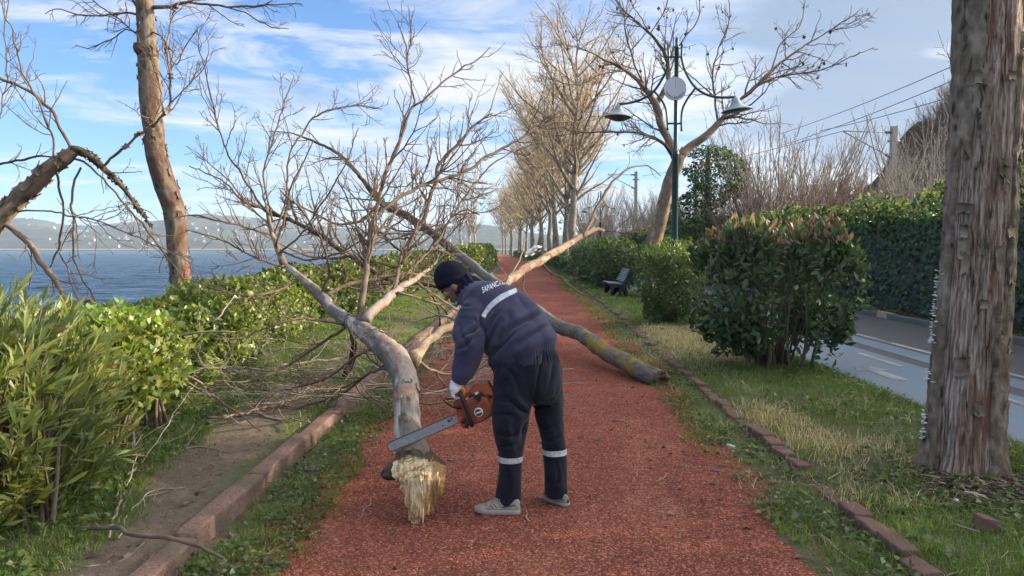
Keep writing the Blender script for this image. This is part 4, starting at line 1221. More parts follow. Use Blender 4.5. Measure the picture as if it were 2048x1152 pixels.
def grow(Pn, R, rng, dens, len_f, K=7, ang=(0.5, 1.1), wig=0.18, trop=0.05, tmin=0.15, rr=0.6, rtip=0.0018, zig=0.22, lmin=0.05, cap=None, taper_len=0.6, up_bias=0.0):
    """side shoots of a set of branches (B,K,3): their number goes with length, their length with that of the parent"""
    B, Kp, _ = Pn.shape
    seg = np.linalg.norm(np.diff(Pn, axis=1), axis=-1)
    L = seg.sum(1)
    cnt = rng.poisson(L * dens)
    if cap: cnt = np.minimum(cnt, cap)
    idx = np.repeat(np.arange(B), cnt)
    n = len(idx)
    if n == 0: return np.zeros((0, K, 3)), np.zeros((0, K))
    t = tmin + (1 - tmin) * rng.uniform(0, 1, n)
    x = t * (Kp - 1)
    i = np.minimum(x.astype(int), Kp - 2); f = (x - i)[:, None]
    p0 = Pn[idx, i] * (1 - f) + Pn[idx, i + 1] * f
    T = nrm(Pn[idx, i + 1] - Pn[idx, i])
    r0 = (R[idx, i] * (1 - f[:, 0]) + R[idx, i + 1] * f[:, 0])
    q = rng.normal(0, 1, (n, 3)); q[:, 2] += up_bias
    perp = nrm(q - (q * T).sum(1, keepdims=True) * T)
    a = rng.uniform(*ang, n)[:, None]
    d = nrm(np.cos(a) * T + np.sin(a) * perp)
    ln = len_f(L[idx], r0, rng.uniform(0, 1, n)) * (1 - taper_len * t)
    ln = np.maximum(ln, lmin)
    st = (ln / (K - 1))[:, None]
    out = np.empty((n, K, 3)); out[:, 0] = p0
    zp = nrm(np.cross(d, rng.normal(0, 1, (n, 3))))
    for k in range(1, K):
        d = nrm(d + rng.normal(0, wig, (n, 3)) + np.array([0, 0, trop]) + zp * zig * (1 if k % 2 else -1))
        out[:, k] = out[:, k - 1] + d * st
    rb = np.clip(np.minimum(r0 * rr, ln * 0.018 + 0.0015), rtip, None)
    Rr = rb[:, None] + (rtip - rb)[:, None] * np.linspace(0, 1, K)[None]
    return out, Rr
def resample(pts, r, K):
    x = np.linspace(0, len(pts) - 1, K)
    i = np.minimum(x.astype(int), len(pts) - 2); f = (x - i)
    return pts[i] * (1 - f)[:, None] + pts[i + 1] * f[:, None], r[i] * (1 - f) + r[i + 1] * f
def twig_set(root, lines, rng, mat, d1=2.0, d2=3.6, d3=4.0, l1=0.85, l2=0.5, l3=0.13, trop=0.06, rtip=0.0020, ground=True, name='twig', tmin=0.15, parts=True, lmax=1.1):
    """first-order shoots, their twigs and spurs, over a set of traced limbs"""
    Pn = []; R = []
    for pts, r in lines:
        a, b = resample(pts, r, 24); Pn.append(a); R.append(b)
    Pn = np.array(Pn); R = np.array(R)
    A, RA = grow(Pn, R, rng, d1, lambda L, r, u_: np.minimum(l1 * L * (0.25 + 0.75 * u_), lmax) + 0.12, 10, (0.45, 1.0), 0.13, trop, tmin, 0.6, rtip * 1.15)
    B_, RB = grow(A, RA, rng, d2, lambda L, r, u_: l2 * L * (0.3 + 0.9 * u_) + 0.05, 7, (0.5, 1.1), 0.16, trop, 0.12, 0.7, rtip)
    C, RC = grow(B_, RB, rng, d3, lambda L, r, u_: l3 * (0.35 + u_), 5, (0.5, 1.2), 0.2, trop, 0.1, 0.8, rtip * 0.85)
    D, RD = grow(A, RA, rng, d3 * 0.8, lambda L, r, u_: 0.05 * (0.4 + u_), 4, (0.7, 1.3), 0.2, trop, 0.1, 0.6, rtip)
    if ground:
        for X in (A, B_, C, D):
            g = ground_z(X[..., 0], X[..., 1]) + 0.006
            land = X[..., 0] > cpath(X[..., 1]) - 5.4
            X[..., 2] = np.where(land, np.maximum(X[..., 2], g + 0.15 * np.abs(X[..., 2] - g)), X[..., 2])
    mb = MB()
    tubes(mb, A, RA, 5); tubes(mb, B_, RB, 4); tubes(mb, C, RC, 3); tubes(mb, D, RD, 3)
    mb.build(name, mat, root, kind='stuff')
    return A, RA

# ------------------------------------------------------------------ 1. the fallen pale tree being cut
rng = np.random.default_rng(200)
t1 = thing('fallen_tree', 'fallen tree with pale stripped trunk and splintered butt, lying over the left hedge', 'fallen tree', G(830, 1062))
trunk_rows = [(830, 930, 4.27, 84), (825, 903, 4.34, 70), (815, 850, 4.6, 58), (812, 800, 4.95, 58), (808, 755, 5.35, 60), (792, 720, 5.75, 64),
              (765, 692, 6.3, 58), (735, 668, 6.8, 52), (700, 645, 7.4, 46), (668, 622, 7.9, 40), (640, 592, 8.4, 36), (615, 568, 8.8, 30), (590, 545, 9.2, 25), (568, 528, 9.5, 22)]
pts, r = limb_line(trunk_rows, 0.05, 0.3, 1)
r = r * np.interp(np.linspace(0, 1, len(r)), [0, 0.08, 0.2, 0.42, 0.55, 1], [1, 0.92, 0.84, 0.76, 0.64, 0.62])
cut = int(len(pts) * 0.33)
mb = MB(); limb_mesh(mb, pts, r, 26, 0.10, 8, 2)
ka = np.arange(len(pts))
o = mb.build('trunk', [m_bark_main, m_bark_pale], t1)
me = o.data
vz = np.empty(len(me.vertices) * 3, np.float32); me.vertices.foreach_get('co', vz); vz = vz.reshape(-1, 3)
pi = np.zeros(len(me.polygons), np.int32)
for pol in me.polygons:
    j = min(pol.vertices[0] // 26, len(pts) - 1)
    c_ = vz[pol.vertices[0]] - pts[j]
    side = c_[0] / max(r[j], 1e-3)
    nz = vnoise(np.array([vz[pol.vertices[0]]]), 9.0, 5)[0] - 0.5
    if j > cut + 3 + nz * 6: pi[pol.index] = 1 if (c_[2] / r[j] + nz * 1.6) > -0.35 else 0
    else: pi[pol.index] = 1 if side < -0.62 + nz * 0.5 else 0
me.polygons.foreach_set('material_index', pi)
limbs1 = {
 'fork': [(822, 722, 5.75, 44), (834, 706, 6.0, 33), (852, 688, 6.3, 27), (880, 664, 6.8, 25), (912, 648, 7.3, 24), (960, 606, 8.2, 24), (1012, 566, 9.1, 24), (1060, 532, 9.9, 22), (1110, 505, 10.6, 20), (1150, 480, 11.3, 17), (1188, 460, 12.0, 14), (1207, 461, 12.2, 12)],
 'arch': [(1166, 472, 11.5, 10), (1180, 448, 11.7, 11), (1195, 412, 11.9, 10), (1218, 374, 12.1, 9), (1246, 344, 12.3, 7), (1276, 332, 12.5, 6), (1300, 334, 12.6, 4), (1322, 352, 12.7, 3)],
 'spray': [(1205, 461, 12.2, 6), (1232, 464, 12.3, 5), (1262, 464, 12.4, 4), (1285, 450, 12.5, 3), (1292, 462, 12.5, 2)],
 'low': [(1080, 522, 10.2, 9), (1100, 545, 10.2, 7), (1130, 562, 10.2, 5), (1160, 585, 10.3, 4), (1205, 605, 10.3, 2.5)],
 'up': [(718, 650, 7.1, 26), (720, 630, 7.2, 22), (728, 580, 7.35, 20), (734, 530, 7.5, 18), (742, 470, 7.65, 16), (750, 430, 7.8, 14), (763, 372, 7.95, 12), (780, 325, 8.0, 11), (800, 282, 8.1, 10), (818, 231, 8.2, 9), (827, 200, 8.3, 7), (816, 140, 8.4, 5), (812, 95, 8.5, 4), (803, 62, 8.6, 2.5)],
 'up_right': [(822, 215, 8.25, 7), (853, 196, 8.3, 7), (883, 166, 8.4, 6), (912, 146, 8.5, 6), (934, 130, 8.6, 5), (958, 116, 8.7, 4), (980, 95, 8.8, 3)],
 'mid': [(730, 642, 7.0, 30), (748, 620, 7.2, 28), (775, 596, 7.5, 26), (803, 577, 7.8, 23), (828, 560, 8.1, 18), (850, 545, 8.3, 13), (868, 528, 8.5, 8), (880, 505, 8.6, 4)],
 'mid_b': [(786, 590, 7.6, 14), (793, 556, 7.9, 15), (808, 505, 8.3, 15), (828, 468, 8.6, 14), (848, 433, 8.8, 14), (868, 375, 9.0, 13), (880, 327, 9.2, 12), (909, 297, 9.3, 11), (935, 265, 9.4, 10), (955, 244, 9.5, 7), (985, 226, 9.6, 4)],
 'long': [(752, 428, 7.9, 12), (776, 412, 8.0, 13), (800, 396, 8.1, 13), (843, 370, 8.3, 12), (888, 357, 8.5, 11), (929, 342, 8.7, 11), (969, 317, 8.9, 10), (1019, 290, 9.1, 8), (1060, 262, 9.3, 7), (1086, 248, 9.4, 6), (1130, 244, 9.6, 4), (1172, 243, 9.8, 2.5)],
 'long_low': [(800, 560, 7.9, 8), (860, 500, 8.4, 8), (900, 440, 8.8, 7), (935, 385, 9.1, 6), (985, 330, 9.4, 5), (1050, 292, 9.7, 3)],
 'left_up': [(568, 530, 9.5, 22), (556, 500, 9.6, 17), (545, 470, 9.7, 15), (538, 440, 9.8, 12), (532, 412, 9.9, 9)],
 'wand': [(540, 430, 9.8, 8), (512, 395, 9.8, 8), (490, 360, 9.7, 7), (468, 325, 9.6, 7), (450, 290, 9.5, 6), (434, 240, 9.4, 6), (418, 180, 9.3, 5), (408, 130, 9.2, 4), (395, 85, 9.1, 3), (405, 45, 9.1, 2)],
 'shoot_a': [(552, 490, 9.6, 8), (566, 450, 9.6, 8), (580, 380, 9.6, 7), (600, 340, 9.6, 6), (614, 310, 9.6, 5), (628, 280, 9.6, 3)],
 'shoot_b': [(548, 470, 9.7, 7), (572, 400, 9.8, 7), (576, 320, 9.9, 6), (598, 272, 10.0, 6), (642, 226, 10.1, 5), (712, 211, 10.3, 4), (764, 218, 10.5, 2)],
 'shoot_c': [(545, 440, 9.7, 7), (528, 350, 9.8, 6), (545, 280, 9.9, 5), (566, 215, 10.0, 4), (588, 152, 10.1, 2)],
 'shoot_d': [(540, 450, 9.8, 6), (505, 420, 9.7, 6), (470, 375, 9.6, 5), (440, 345, 9.5, 4), (395, 305, 9.4, 2)],
 'shoot_e': [(560, 505, 9.5, 7), (600, 470, 9.3, 6), (650, 400, 9.2, 6), (690, 330, 9.1, 4), (715, 260, 9.1, 3)],
 'shoot_f': [(575, 535, 9.4, 8), (520, 520, 9.2, 7), (465, 490, 9.0, 6), (420, 470, 8.8, 5), (370, 460, 8.7, 3)],
 'low_left': [(690, 655, 7.4, 12), (640, 690, 7.6, 10), (580, 730, 7.6, 9), (520, 755, 7.4, 7), (470, 765, 7.2, 5), (400, 760, 7.0, 3)],
 'low_left_b': [(800, 735, 5.7, 12), (740, 745, 6.2, 10), (680, 790, 6.6, 9), (600, 815, 6.6, 7), (520, 835, 6.4, 5), (450, 845, 6.2, 3)],
 'strut': [(705, 660, 7.5, 22), (708, 690, 7.8, 20), (698, 725, 8.0, 20), (688, 768, 8.2, 22), (684, 780, 8.2, 20)],
 'across': [(640, 600, 8.3, 12), (680, 575, 8.6, 14), (730, 562, 8.8, 13), (780, 552, 9.0, 11), (830, 548, 9.3, 9), (880, 560, 9.6, 6)],
 'w1': [(690, 650, 7.4, 9), (640, 640, 7.2, 8), (580, 640, 7.0, 7), (520, 660, 6.9, 6), (450, 700, 6.8, 3)],
 'w2': [(760, 690, 6.3, 9), (700, 720, 6.3, 8), (640, 760, 6.4, 7), (560, 780, 6.5, 6), (480, 775, 6.6, 3)],
 'w3': [(600, 555, 9.0, 9), (560, 580, 8.6, 8), (500, 590, 8.2, 7), (440, 580, 7.9, 6), (380, 560, 7.8, 3)],
 'w4': [(640, 592, 8.4, 9), (660, 540, 8.2, 8), (640, 480, 8.0, 7), (600, 420, 7.9, 6), (560, 380, 7.8, 3)],
 'w6': [(830, 560, 8.1, 8), (870, 600, 8.4, 7), (880, 650, 8.6, 6), (860, 700, 8.7, 4), (820, 760, 8.5, 2)],
 'w7': [(795, 585, 7.6, 9), (850, 600, 7.9, 8), (890, 620, 8.2, 7), (900, 660, 8.4, 4)],
 'w8': [(545, 470, 9.7, 8), (490, 455, 9.5, 7), (430, 440, 9.3, 6), (380, 430, 9.2, 5), (330, 440, 9.1, 2)],
 'w9': [(560, 500, 9.6, 8), (620, 520, 9.3, 7), (690, 500, 9.0, 6), (740, 460, 8.8, 5), (780, 400, 8.7, 2)],
 'under': [(835, 720, 6.0, 14), (870, 742, 6.3, 11), (905, 750, 6.6, 9), (960, 735, 7.0, 7), (1010, 700, 7.4, 4)],
}
palemap = {'fork': m_bark_tan, 'arch': m_bark_tan, 'strut': m_bark_dark, 'mid': m_bark_main, 'up': m_twig, 'left_up': m_bark_tan}
lines1 = []
for k_, (nm_, rows) in enumerate(limbs1.items()):
    p_, r_ = limb_line(rows, 0.07, 0.5, 10 + k_)
    mb = MB(); limb_mesh(mb, p_, r_, 12 if r_.max() > 0.03 else 7, 0.16, 7, k_)
    mb.build('limb', palemap.get(nm_, m_twig), t1)
    if nm_ not in ('strut', 'fork', 'arch'): lines1.append((p_, r_))
    elif nm_ != 'strut': twig_set(t1, [(p_, r_)], rng, m_twig_grey, 1.3, 2.6, 2.5, 0.22, 0.55, 0.14, 0.03, 0.0032, lmax=1.0)
twig_set(t1, [l for l in lines1], rng, m_twig, 6.5, 6.5, 5.5, 0.42, 0.58, 0.15, 0.06, 0.0029, lmax=1.5)
# pale knot scar and flaking bark plates on the trunk
def plates(root, pts, r, n, rng, mat, name='bark_plate', rng_t=(0.02, 0.98), size=(0.03, 0.09), face=None, lift=0.006):
    for k in range(n):
        x = rng.uniform(*rng_t) * (len(pts) - 1); i = int(x)
        T = nrm(pts[min(i + 1, len(pts) - 1)] - pts[max(i - 1, 0)])
        a = rng.uniform(0, 2 * np.pi) if face is None else face + rng.normal(0, 0.9)
        n1 = nrm(np.cross(T, np.array([0.1, -1.0, 0.2]))); n2 = np.cross(T, n1)
        w, h = rng.uniform(*size) * 0.6, rng.uniform(*size)
        nu, nv = 5, 6
        V = []
        for jv in range(nv):
            for ju in range(nu):
                uu = (ju / (nu - 1) - 0.5); vv = jv / (nv - 1) - 0.5
                jag = 1 + 0.5 * (random.random() - 0.5)
                an = a + uu * w / r[i] * jag
                rad = r[i] * 1.04 + lift + lift * 1.5 * (abs(vv) * 2) ** 2
                V.append(pts[i] + T * vv * h * jag + (n1 * math.cos(an) + n2 * math.sin(an)) * rad)
        V = np.array(V); ctr = pts[i]
        Vi = V + nrm(ctr - V) * 0.012
        mbx = MB()
        q = grid_quads(nu, nv)
        mbx.add(np.concatenate([V, Vi]), np.concatenate([q, q[:, ::-1] + len(V)]))
        ring = [j for j in range(nu)] + [nu * j + nu - 1 for j in range(1, nv)] + [nu * (nv - 1) + j for j in range(nu - 2, -1, -1)] + [nu * j for j in range(nv - 2, 0, -1)]
        side = [[ring[j], ring[(j + 1) % len(ring)], ring[(j + 1) % len(ring)] + len(V), ring[j] + len(V)] for j in range(len(ring))]
        mbx.q.append(np.array(side)); mbx.qm.append(np.zeros(len(side)))
        mbx.build(name, mat, root)
plates(t1, pts, r, 16, rng, m_bark_main, rng_t=(0.06, 0.7), size=(0.04, 0.12), lift=0.003)

# splintered butt: torn pale wood facing the camera
m_split = NM('torn_wood', 0.85, 0.15)
v = m_split.pos((1, 1, 0.15), 'tc')
f = m_split.noise(v, 70, 6, 0.65, 0.6); g = m_split.noise(m_split.pos((1, 1, 0.35), 'tc'), 12, 5, 0.6, 0.5)
c = m_split.mix(m_split.ramp(f, [(0.38, 0), (0.56, 1)]), (0.56, 0.29, 0.09), (0.93, 0.79, 0.50))
c = m_split.mix(m_split.ramp(g, [(0.52, 0), (0.62, 0.8)]), c, (0.30, 0.15, 0.06))
c = m_split.mix(m_split.ramp(g, [(0.36, 0.7), (0.47, 0.0)]), c, (0.95, 0.84, 0.60))
sp_ = m_split.n('ShaderNodeSeparateColor', {0: m_split.attr()})
c = m_split.mix(m_split.math('MULTIPLY', m_split.math('SUBTRACT', 1.0, sp_.outputs[0]), 0.85), c, m_split.mix(f, (0.15, 0.065, 0.025), (0.66, 0.38, 0.16)))
c = m_split.mix(m_split.math('SUBTRACT', 1.0, sp_.outputs[1]), c, m_split.mix(f, (0.05, 0.038, 0.03), (0.17, 0.13, 0.10)))
m_split.color(c); m_split.bump(m_split.math('ADD', f, g), 0.012, 1.0)
OUT = [(800, 915), (826, 908), (846, 912), (858, 925), (874, 922), (890, 934), (891, 958), (886, 985), (872, 1000), (866, 1018), (852, 1028), (840, 1042), (832, 1058), (824, 1066), (820, 1046), (816, 1018), (808, 992), (796, 966), (784, 944), (788, 928)]
oc = np.array([838.0, 968.0])
th = np.linspace(0, 2 * np.pi, 141)[:-1]
oa = np.array([math.atan2(b - oc[1], a - oc[0]) for a, b in OUT]); orr = np.array([math.hypot(a - oc[0], b - oc[1]) for a, b in OUT])
od = np.argsort(oa)
Rth = np.interp(th, np.concatenate([oa[od] - 2 * np.pi, oa[od], oa[od] + 2 * np.pi]), np.tile(orr[od], 3), period=None)
Rth = np.interp((th + np.pi) % (2 * np.pi) - np.pi, np.concatenate([oa[od][-1:] - 2 * np.pi, oa[od], oa[od][:1] + 2 * np.pi]), np.concatenate([orr[od][-1:], orr[od], orr[od][:1]]))
Rth = Rth * (1 + 0.12 * (np.array([vnoise(np.array([[a * 7, 0, 0]]), 1.0, 3)[0] for a in th]) - 0.5))
Rth = Rth * (1 + np.where(np.sin(th) > -0.2, 0.11, 0.07) * (np.array([vnoise(np.array([[a * 26, 1, 0]]), 1.0, 8)[0] for a in th]) - 0.55))
rings = np.linspace(0, 1, 34)
PX = oc[0] + np.outer(rings, Rth * np.cos(th)); PY = oc[1] + np.outer(rings, Rth * np.sin(th))
k2 = np.stack([PX / 30.0, PY / 240.0, 0 * PX], -1)
rid = 1 - np.abs(2 * fbm(k2, 3.2, 9, 4) - 1)
k3 = np.stack([PX / 40.0, PY / 60.0, 0 * PX], -1)
dep = 3.98 + 0.05 * np.interp(PY, [905, 960, 1066], [2.8, 0.4, 0.2]) - 0.045 * (rid - 0.55) + 0.035 * (fbm(k3, 1.3, 3, 4) - 0.5) + 0.03 * (rings[:, None] ** 4)
rx_ = np.interp(PY, [905, 940, 1000, 1066], [838, 846, 836, 825])
dep = dep + 0.0011 * np.abs(PX - rx_) ** 1.0 * np.where(PX > rx_, 0.9, 0.7)
V = np.array([[P(PX[i, j], PY[i, j], dep[i, j]) for j in range(len(th))] for i in range(len(rings))])
mb = MB()
rot_ = np.clip((PX - rx_ - 12) / 16 + 1.6 * (fbm(np.stack([PX / 14, PY / 40, 0 * PX], -1), 1.0, 12, 4) - 0.5), 0, 1)
brk_ = np.clip((922 - PY) / 10 + 1.5 * (fbm(np.stack([PX / 10, PY / 16, 0 * PX], -1), 1.0, 14, 4) - 0.5), 0, 1)
SC_ = np.stack([1 - rot_, 1 - brk_, 0 * PX], -1)
mb.add(V.reshape(-1, 3), grid_quads(len(th), len(rings), 0, True), None, SC_.reshape(-1, 3), np.stack([PX / 340, dep * 3, -PY / 340], -1).reshape(-1, 3))
# bark-covered back: the rim drawn in toward the trunk
tb = pts[2]
bk = []
for j, s_ in enumerate(np.linspace(0, 1, 12)):
    rim = V[-1]
    ctr = np.array([*(P(836, 950, 4.2))])
    tgt = tb + (rim - rim.mean(0)) * 0.36
    q_ = rim * (1 - s_ ** 0.28) + tgt * s_ ** 0.28
    bul = np.sin(s_ * np.pi) * 0.012
    q_ = q_ + nrm(q_ - (rim.mean(0) * (1 - s_) + tb * s_)) * bul * (0.6 + 0.8 * fbm(q_, 14, 4, 3)[:, None]) + np.array([0, 0.03, 0.0]) * math.sin(s_ * math.pi)
    bk.append(q_)
BK = np.array(bk)
BKtc = np.stack([np.broadcast_to(np.cos(th) * 0.15, BK.shape[:2]), np.broadcast_to(np.sin(th) * 0.15, BK.shape[:2]), np.broadcast_to(np.linspace(0, 0.5, 12)[:, None], BK.shape[:2])], -1)
mb.add(BK.reshape(-1, 3), grid_quads(len(th), 12, 0, True)[:, ::-1], None, None, BKtc.reshape(-1, 3), 1)
mb.build('splintered_butt', [m_split.m, m_bark_dark], t1)
# long splinters standing off the torn face
mb = MB()
for k in range(12):
    j = rng.integers(0, len(th)); i = rng.integers(6, 33)
    p0 = V[i, j]; ln = rng.uniform(0.02, 0.075)
    d = nrm(np.array([rng.normal(0, 0.18), -0.25 + rng.normal(0, 0.25), -1.0 if PY[i, j] > 950 else rng.choice([-1.0, 0.8])]))
    tubes(mb, np.array([p0 - d * ln * 0.6 + (0, 0.006, 0), p0, p0 + d * ln]), np.array([0.006, 0.005, 0.0012]) * rng.uniform(0.6, 1.6), 4)
mb.build('splinter', m_split.m, t1, smooth=False, kind='stuff')
# dark knob at the left of the butt
kp, kr = limb_line([(812, 925, 4.3, 50), (795, 938, 4.25, 52), (778, 945, 4.2, 46), (766, 948, 4.18, 30)], 0.02, 0.3, 5)
mb = MB(); limb_mesh(mb, kp, kr, 18, 0.2, 8, 7); mb.build('knot', m_bark_dark, t1)

# ------------------------------------------------------------------ 2. the lichen-covered toppled tree behind the man
rng = np.random.default_rng(201)
t2 = thing('fallen_tree', 'toppled tree with yellow lichen on its butt lying across the path behind the worker', 'fallen tree', G(1300, 775))
rows = [(1318, 758, 8.25, 44), (1302, 752, 8.3, 45), (1262, 730, 8.75, 42), (1215, 706, 9.4, 39), (1160, 668, 10.6, 34), (1112, 650, 11.6, 32), (1040, 598, 13.8, 26), (974, 554, 16.0, 21), (941, 526, 16.8, 19), (913, 505, 17.4, 18)]
p_, r_ = limb_line(rows, 0.06, 0.35, 3)
r_ = r_ * 0.86
mb = MB(); limb_mesh(mb, p_, r_, 22, 0.12, 8, 3); mb.build('trunk', m_lichen, t2)
E, ER = p_[0], r_[0]
Tx = nrm(p_[0] - p_[3]); n1 = nrm(np.cross(Tx, [0, 0, 1.0])); n2 = np.cross(n1, Tx)
aa = np.linspace(0, 2 * np.pi, 41)[:-1]; rg = np.linspace(0, 1, 9)
V = []
for a_ in rg:
    for b_ in aa:
        q = E + (n1 * math.cos(b_) + n2 * math.sin(b_)) * ER * a_ * (1.08 + 0.1 * math.sin(7 * b_))
        V.append(q + Tx * (-0.03 + 0.13 * (vnoise(np.array([q]), 22, 3)[0]) * (0.4 + a_)))
V = np.array(V)
mb = MB(); mb.add(V, grid_quads(40, 9, 0, True))
rim2 = V[-40:]; back = E - Tx * 0.06 + (rim2 - E) * 0.97
mb.add(np.concatenate([rim2, back]), grid_quads(40, 2, 0, True)[:, ::-1], mi=1)
m_rot = NM('rotten_wood', 0.95, 0.1)
f = m_rot.noise(m_rot.pos(), 45, 5, 0.7)
m_rot.color(m_rot.ramp(f, [(0.3, (0.06, 0.038, 0.024)), (0.5, (0.22, 0.145, 0.09)), (0.72, (0.42, 0.32, 0.22))])); m_rot.bump(f, 0.02)
mb.build('broken_end', [m_rot.m, m_bark_dark], t2)
limbs2 = {
 'top': [(913, 505, 17.4, 18), (884, 482, 18.0, 17), (848, 455, 18.6, 16), (808, 430, 19.2, 15), (758, 402, 20.0, 14), (730, 365, 20.4, 11), (702, 332, 20.8, 10), (682, 312, 21.0, 9), (650, 292, 21.2, 8), (622, 281, 21.4, 7), (581, 266, 21.8, 4), (540, 262, 22, 3)],
 'moss': [(756, 408, 20, 9), (735, 432, 19.9, 9), (717, 443, 19.8, 9), (690, 448, 19.6, 8), (672, 448, 19.4, 7), (632, 428, 19.2, 6), (591, 407, 19.0, 4)],
 'bough': [(800, 570, 13.6, 13), (768, 553, 13.6, 13), (732, 533, 13.7, 14), (682, 498, 13.8, 15), (640, 470, 13.9, 14), (601, 448, 14.0, 13), (546, 427, 14.2, 11), (510, 412, 14.4, 9), (480, 397, 14.5, 8), (445, 362, 14.8, 5), (410, 345, 15, 4), (378, 332, 15.2, 3)],
 'boughr': [(1000, 575, 13.8, 12), (940, 580, 13.6, 13), (880, 572, 13.5, 14), (840, 566, 13.5, 13), (800, 570, 13.6, 13)],
 'side': [(884, 482, 18, 6), (900, 440, 18.2, 6), (930, 420, 18.4, 5), (960, 430, 18.5, 3)],
 'ground': [(1105, 690, 11.0, 8), (1060, 700, 10.5, 8), (1000, 715, 10, 7), (930, 712, 9.6, 5), (880, 720, 9.4, 3)],
}
lines2 = []
for k_, (nm_, rows) in enumerate(limbs2.items()):
    p_, r_ = limb_line(rows, 0.1, 0.7, 40 + k_)
    mb = MB(); limb_mesh(mb, p_, r_, 10, 0.2, 7, k_); mb.build('limb', m_bark_dark, t2)
    lines2.append((p_, r_))
twig_set(t2, lines2, rng, m_twig, 3.6, 4.2, 3.6, 0.42, 0.5, 0.2, 0.05, 0.0046, lmax=2.0)

# ------------------------------------------------------------------ 3. the broken tree at the left edge
rng = np.random.default_rng(202)
t3 = thing('fallen_tree', 'toppled tree with a thick peeling bough bent over before the lake, leftmost tree', 'fallen tree', P(-60, 640, 8.0) * np.array([1, 1, 0]))
limbs3 = [
 ('trunk', m_bark_tan, [(-260, 760, 8.0, 74), (-150, 590, 8.0, 66), (-60, 498, 8.0, 60), (0, 436, 8.0, 54), (35, 398, 8.0, 50), (70, 366, 8.0, 47), (105, 334, 8.0, 44), (132, 312, 8.0, 38), (152, 300, 8.0, 30)]),
 ('limb', m_bark_dark, [(146, 300, 8.0, 28), (168, 302, 8.0, 24), (190, 316, 8.05, 22), (214, 345, 8.1, 20), (232, 362, 8.1, 18), (252, 382, 8.15, 15), (272, 412, 8.2, 12), (290, 436, 8.2, 9), (305, 456, 8.2, 5)]),
 ('limb', m_twig, [(140, 300, 8.0, 15), (139, 285, 8.0, 13), (122, 255, 8.0, 12), (100, 217, 8.0, 13), (72, 192, 8.0, 13), (36, 172, 7.9, 12), (0, 158, 7.9, 12), (-50, 140, 7.8, 10)]),
 ('limb', m_twig, [(112, 330, 8.0, 9), (108, 300, 7.9, 8), (103, 267, 7.9, 8), (86, 222, 7.8, 7), (67, 183, 7.8, 7), (42, 136, 7.8, 7), (31, 92, 7.8, 6), (25, 56, 7.8, 5), (10, 28, 7.8, 4), (2, -20, 7.8, 3)]),
 ('limb', m_bark_tan, [(205, 336, 8.1, 10), (222, 318, 8.0, 11), (250, 294, 7.9, 11), (268, 276, 7.9, 9), (290, 262, 7.8, 8), (325, 233, 7.7, 9), (340, 205, 7.7, 8), (341, 156, 7.6, 7), (334, 106, 7.6, 6), (338, 50, 7.6, 5), (356, 11, 7.6, 4), (370, -20, 7.6, 2)]),
 ('limb', m_twig, [(342, 205, 7.7, 5), (365, 185, 7.7, 4), (383, 167, 7.7, 4), (408, 133, 7.7, 4), (416, 95, 7.7, 3), (410, 60, 7.7, 2)]),
 ('limb', m_bark_tan, [(6, 446, 8.0, 18), (30, 464, 8.0, 20), (60, 492, 7.9, 20), (85, 525, 7.8, 20), (102, 550, 7.7, 20), (122, 585, 7.6, 17), (136, 612, 7.5, 14), (150, 640, 7.4, 10)]),
 ('limb', m_twig, [(150, 318, 8.0, 9), (172, 326, 8.0, 9), (200, 350, 8.0, 8), (235, 390, 8.0, 8), (268, 432, 8.0, 8), (300, 468, 8.0, 8), (330, 505, 8.0, 7), (352, 535, 8.0, 5), (368, 562, 8.0, 4)]),
 ('limb', m_twig, [(35, 424, 7.9, 7), (70, 420, 7.9, 6), (110, 426, 7.9, 6), (180, 438, 7.8, 6), (250, 465, 7.8, 5), (330, 500, 7.7, 4), (385, 518, 7.7, 3)]),
 ('limb', m_bark_dark, [(112, 345, 8.0, 9), (122, 380, 8.0, 9), (126, 410, 8.0, 8), (121, 460, 8.0, 9), (116, 500, 8.0, 8), (100, 535, 8.0, 5)]),
 ('limb', m_bark_dark, [(162, 335, 8.0, 8), (150, 365, 8.0, 9), (143, 400, 8.0, 9), (146, 440, 8.0, 9), (145, 500, 8.0, 7), (160, 545, 7.9, 6), (185, 590, 7.8, 5), (205, 625, 7.7, 4)]),
 ('limb', m_twig, [(118, 505, 8.0, 6), (134, 540, 7.9, 6), (142, 570, 7.8, 5), (160, 610, 7.7, 5), (178, 640, 7.6, 4)]),
 ('limb', m_bark_dark, [(-20, 336, 8.2, 9), (10, 326, 8.2, 9), (50, 316, 8.1, 9), (80, 314, 8.1, 8), (110, 313, 8.0, 6)]),
 ('limb', m_twig, [(-10, 290, 8.2, 4), (5, 200, 8.2, 5), (15, 120, 8.2, 5), (8, 50, 8.2, 4), (20, -10, 8.2, 3)]),
]
lines3 = []
for k_, (nm_, mt_, rows) in enumerate(limbs3):
    p_, r_ = limb_line(rows, 0.05, 0.6, 70 + k_)
    r_ = r_ * (0.68 if k_ == 0 else 0.85)
    mb = MB(); limb_mesh(mb, p_, r_, 20 if k_ == 0 else 10, 0.18, 7, k_)
    mb.build(nm_, mt_, t3)
    if k_ != 0: lines3.append((p_, r_))
    if k_ in (0, 1, 4): plates(t3, p_, r_, (60, 34, 12)[(0, 1, 4).index(k_)], rng, m_bark_tan if k_ != 1 else m_bark_dark, rng_t=(0.05, 0.97), size=(0.05, 0.15) if k_ == 0 else (0.03, 0.085), lift=0.010)
twig_set(t3, lines3, rng, m_twig, 5.5, 5.5, 5.0, 0.40, 0.5, 0.12, 0.03, 0.0026)
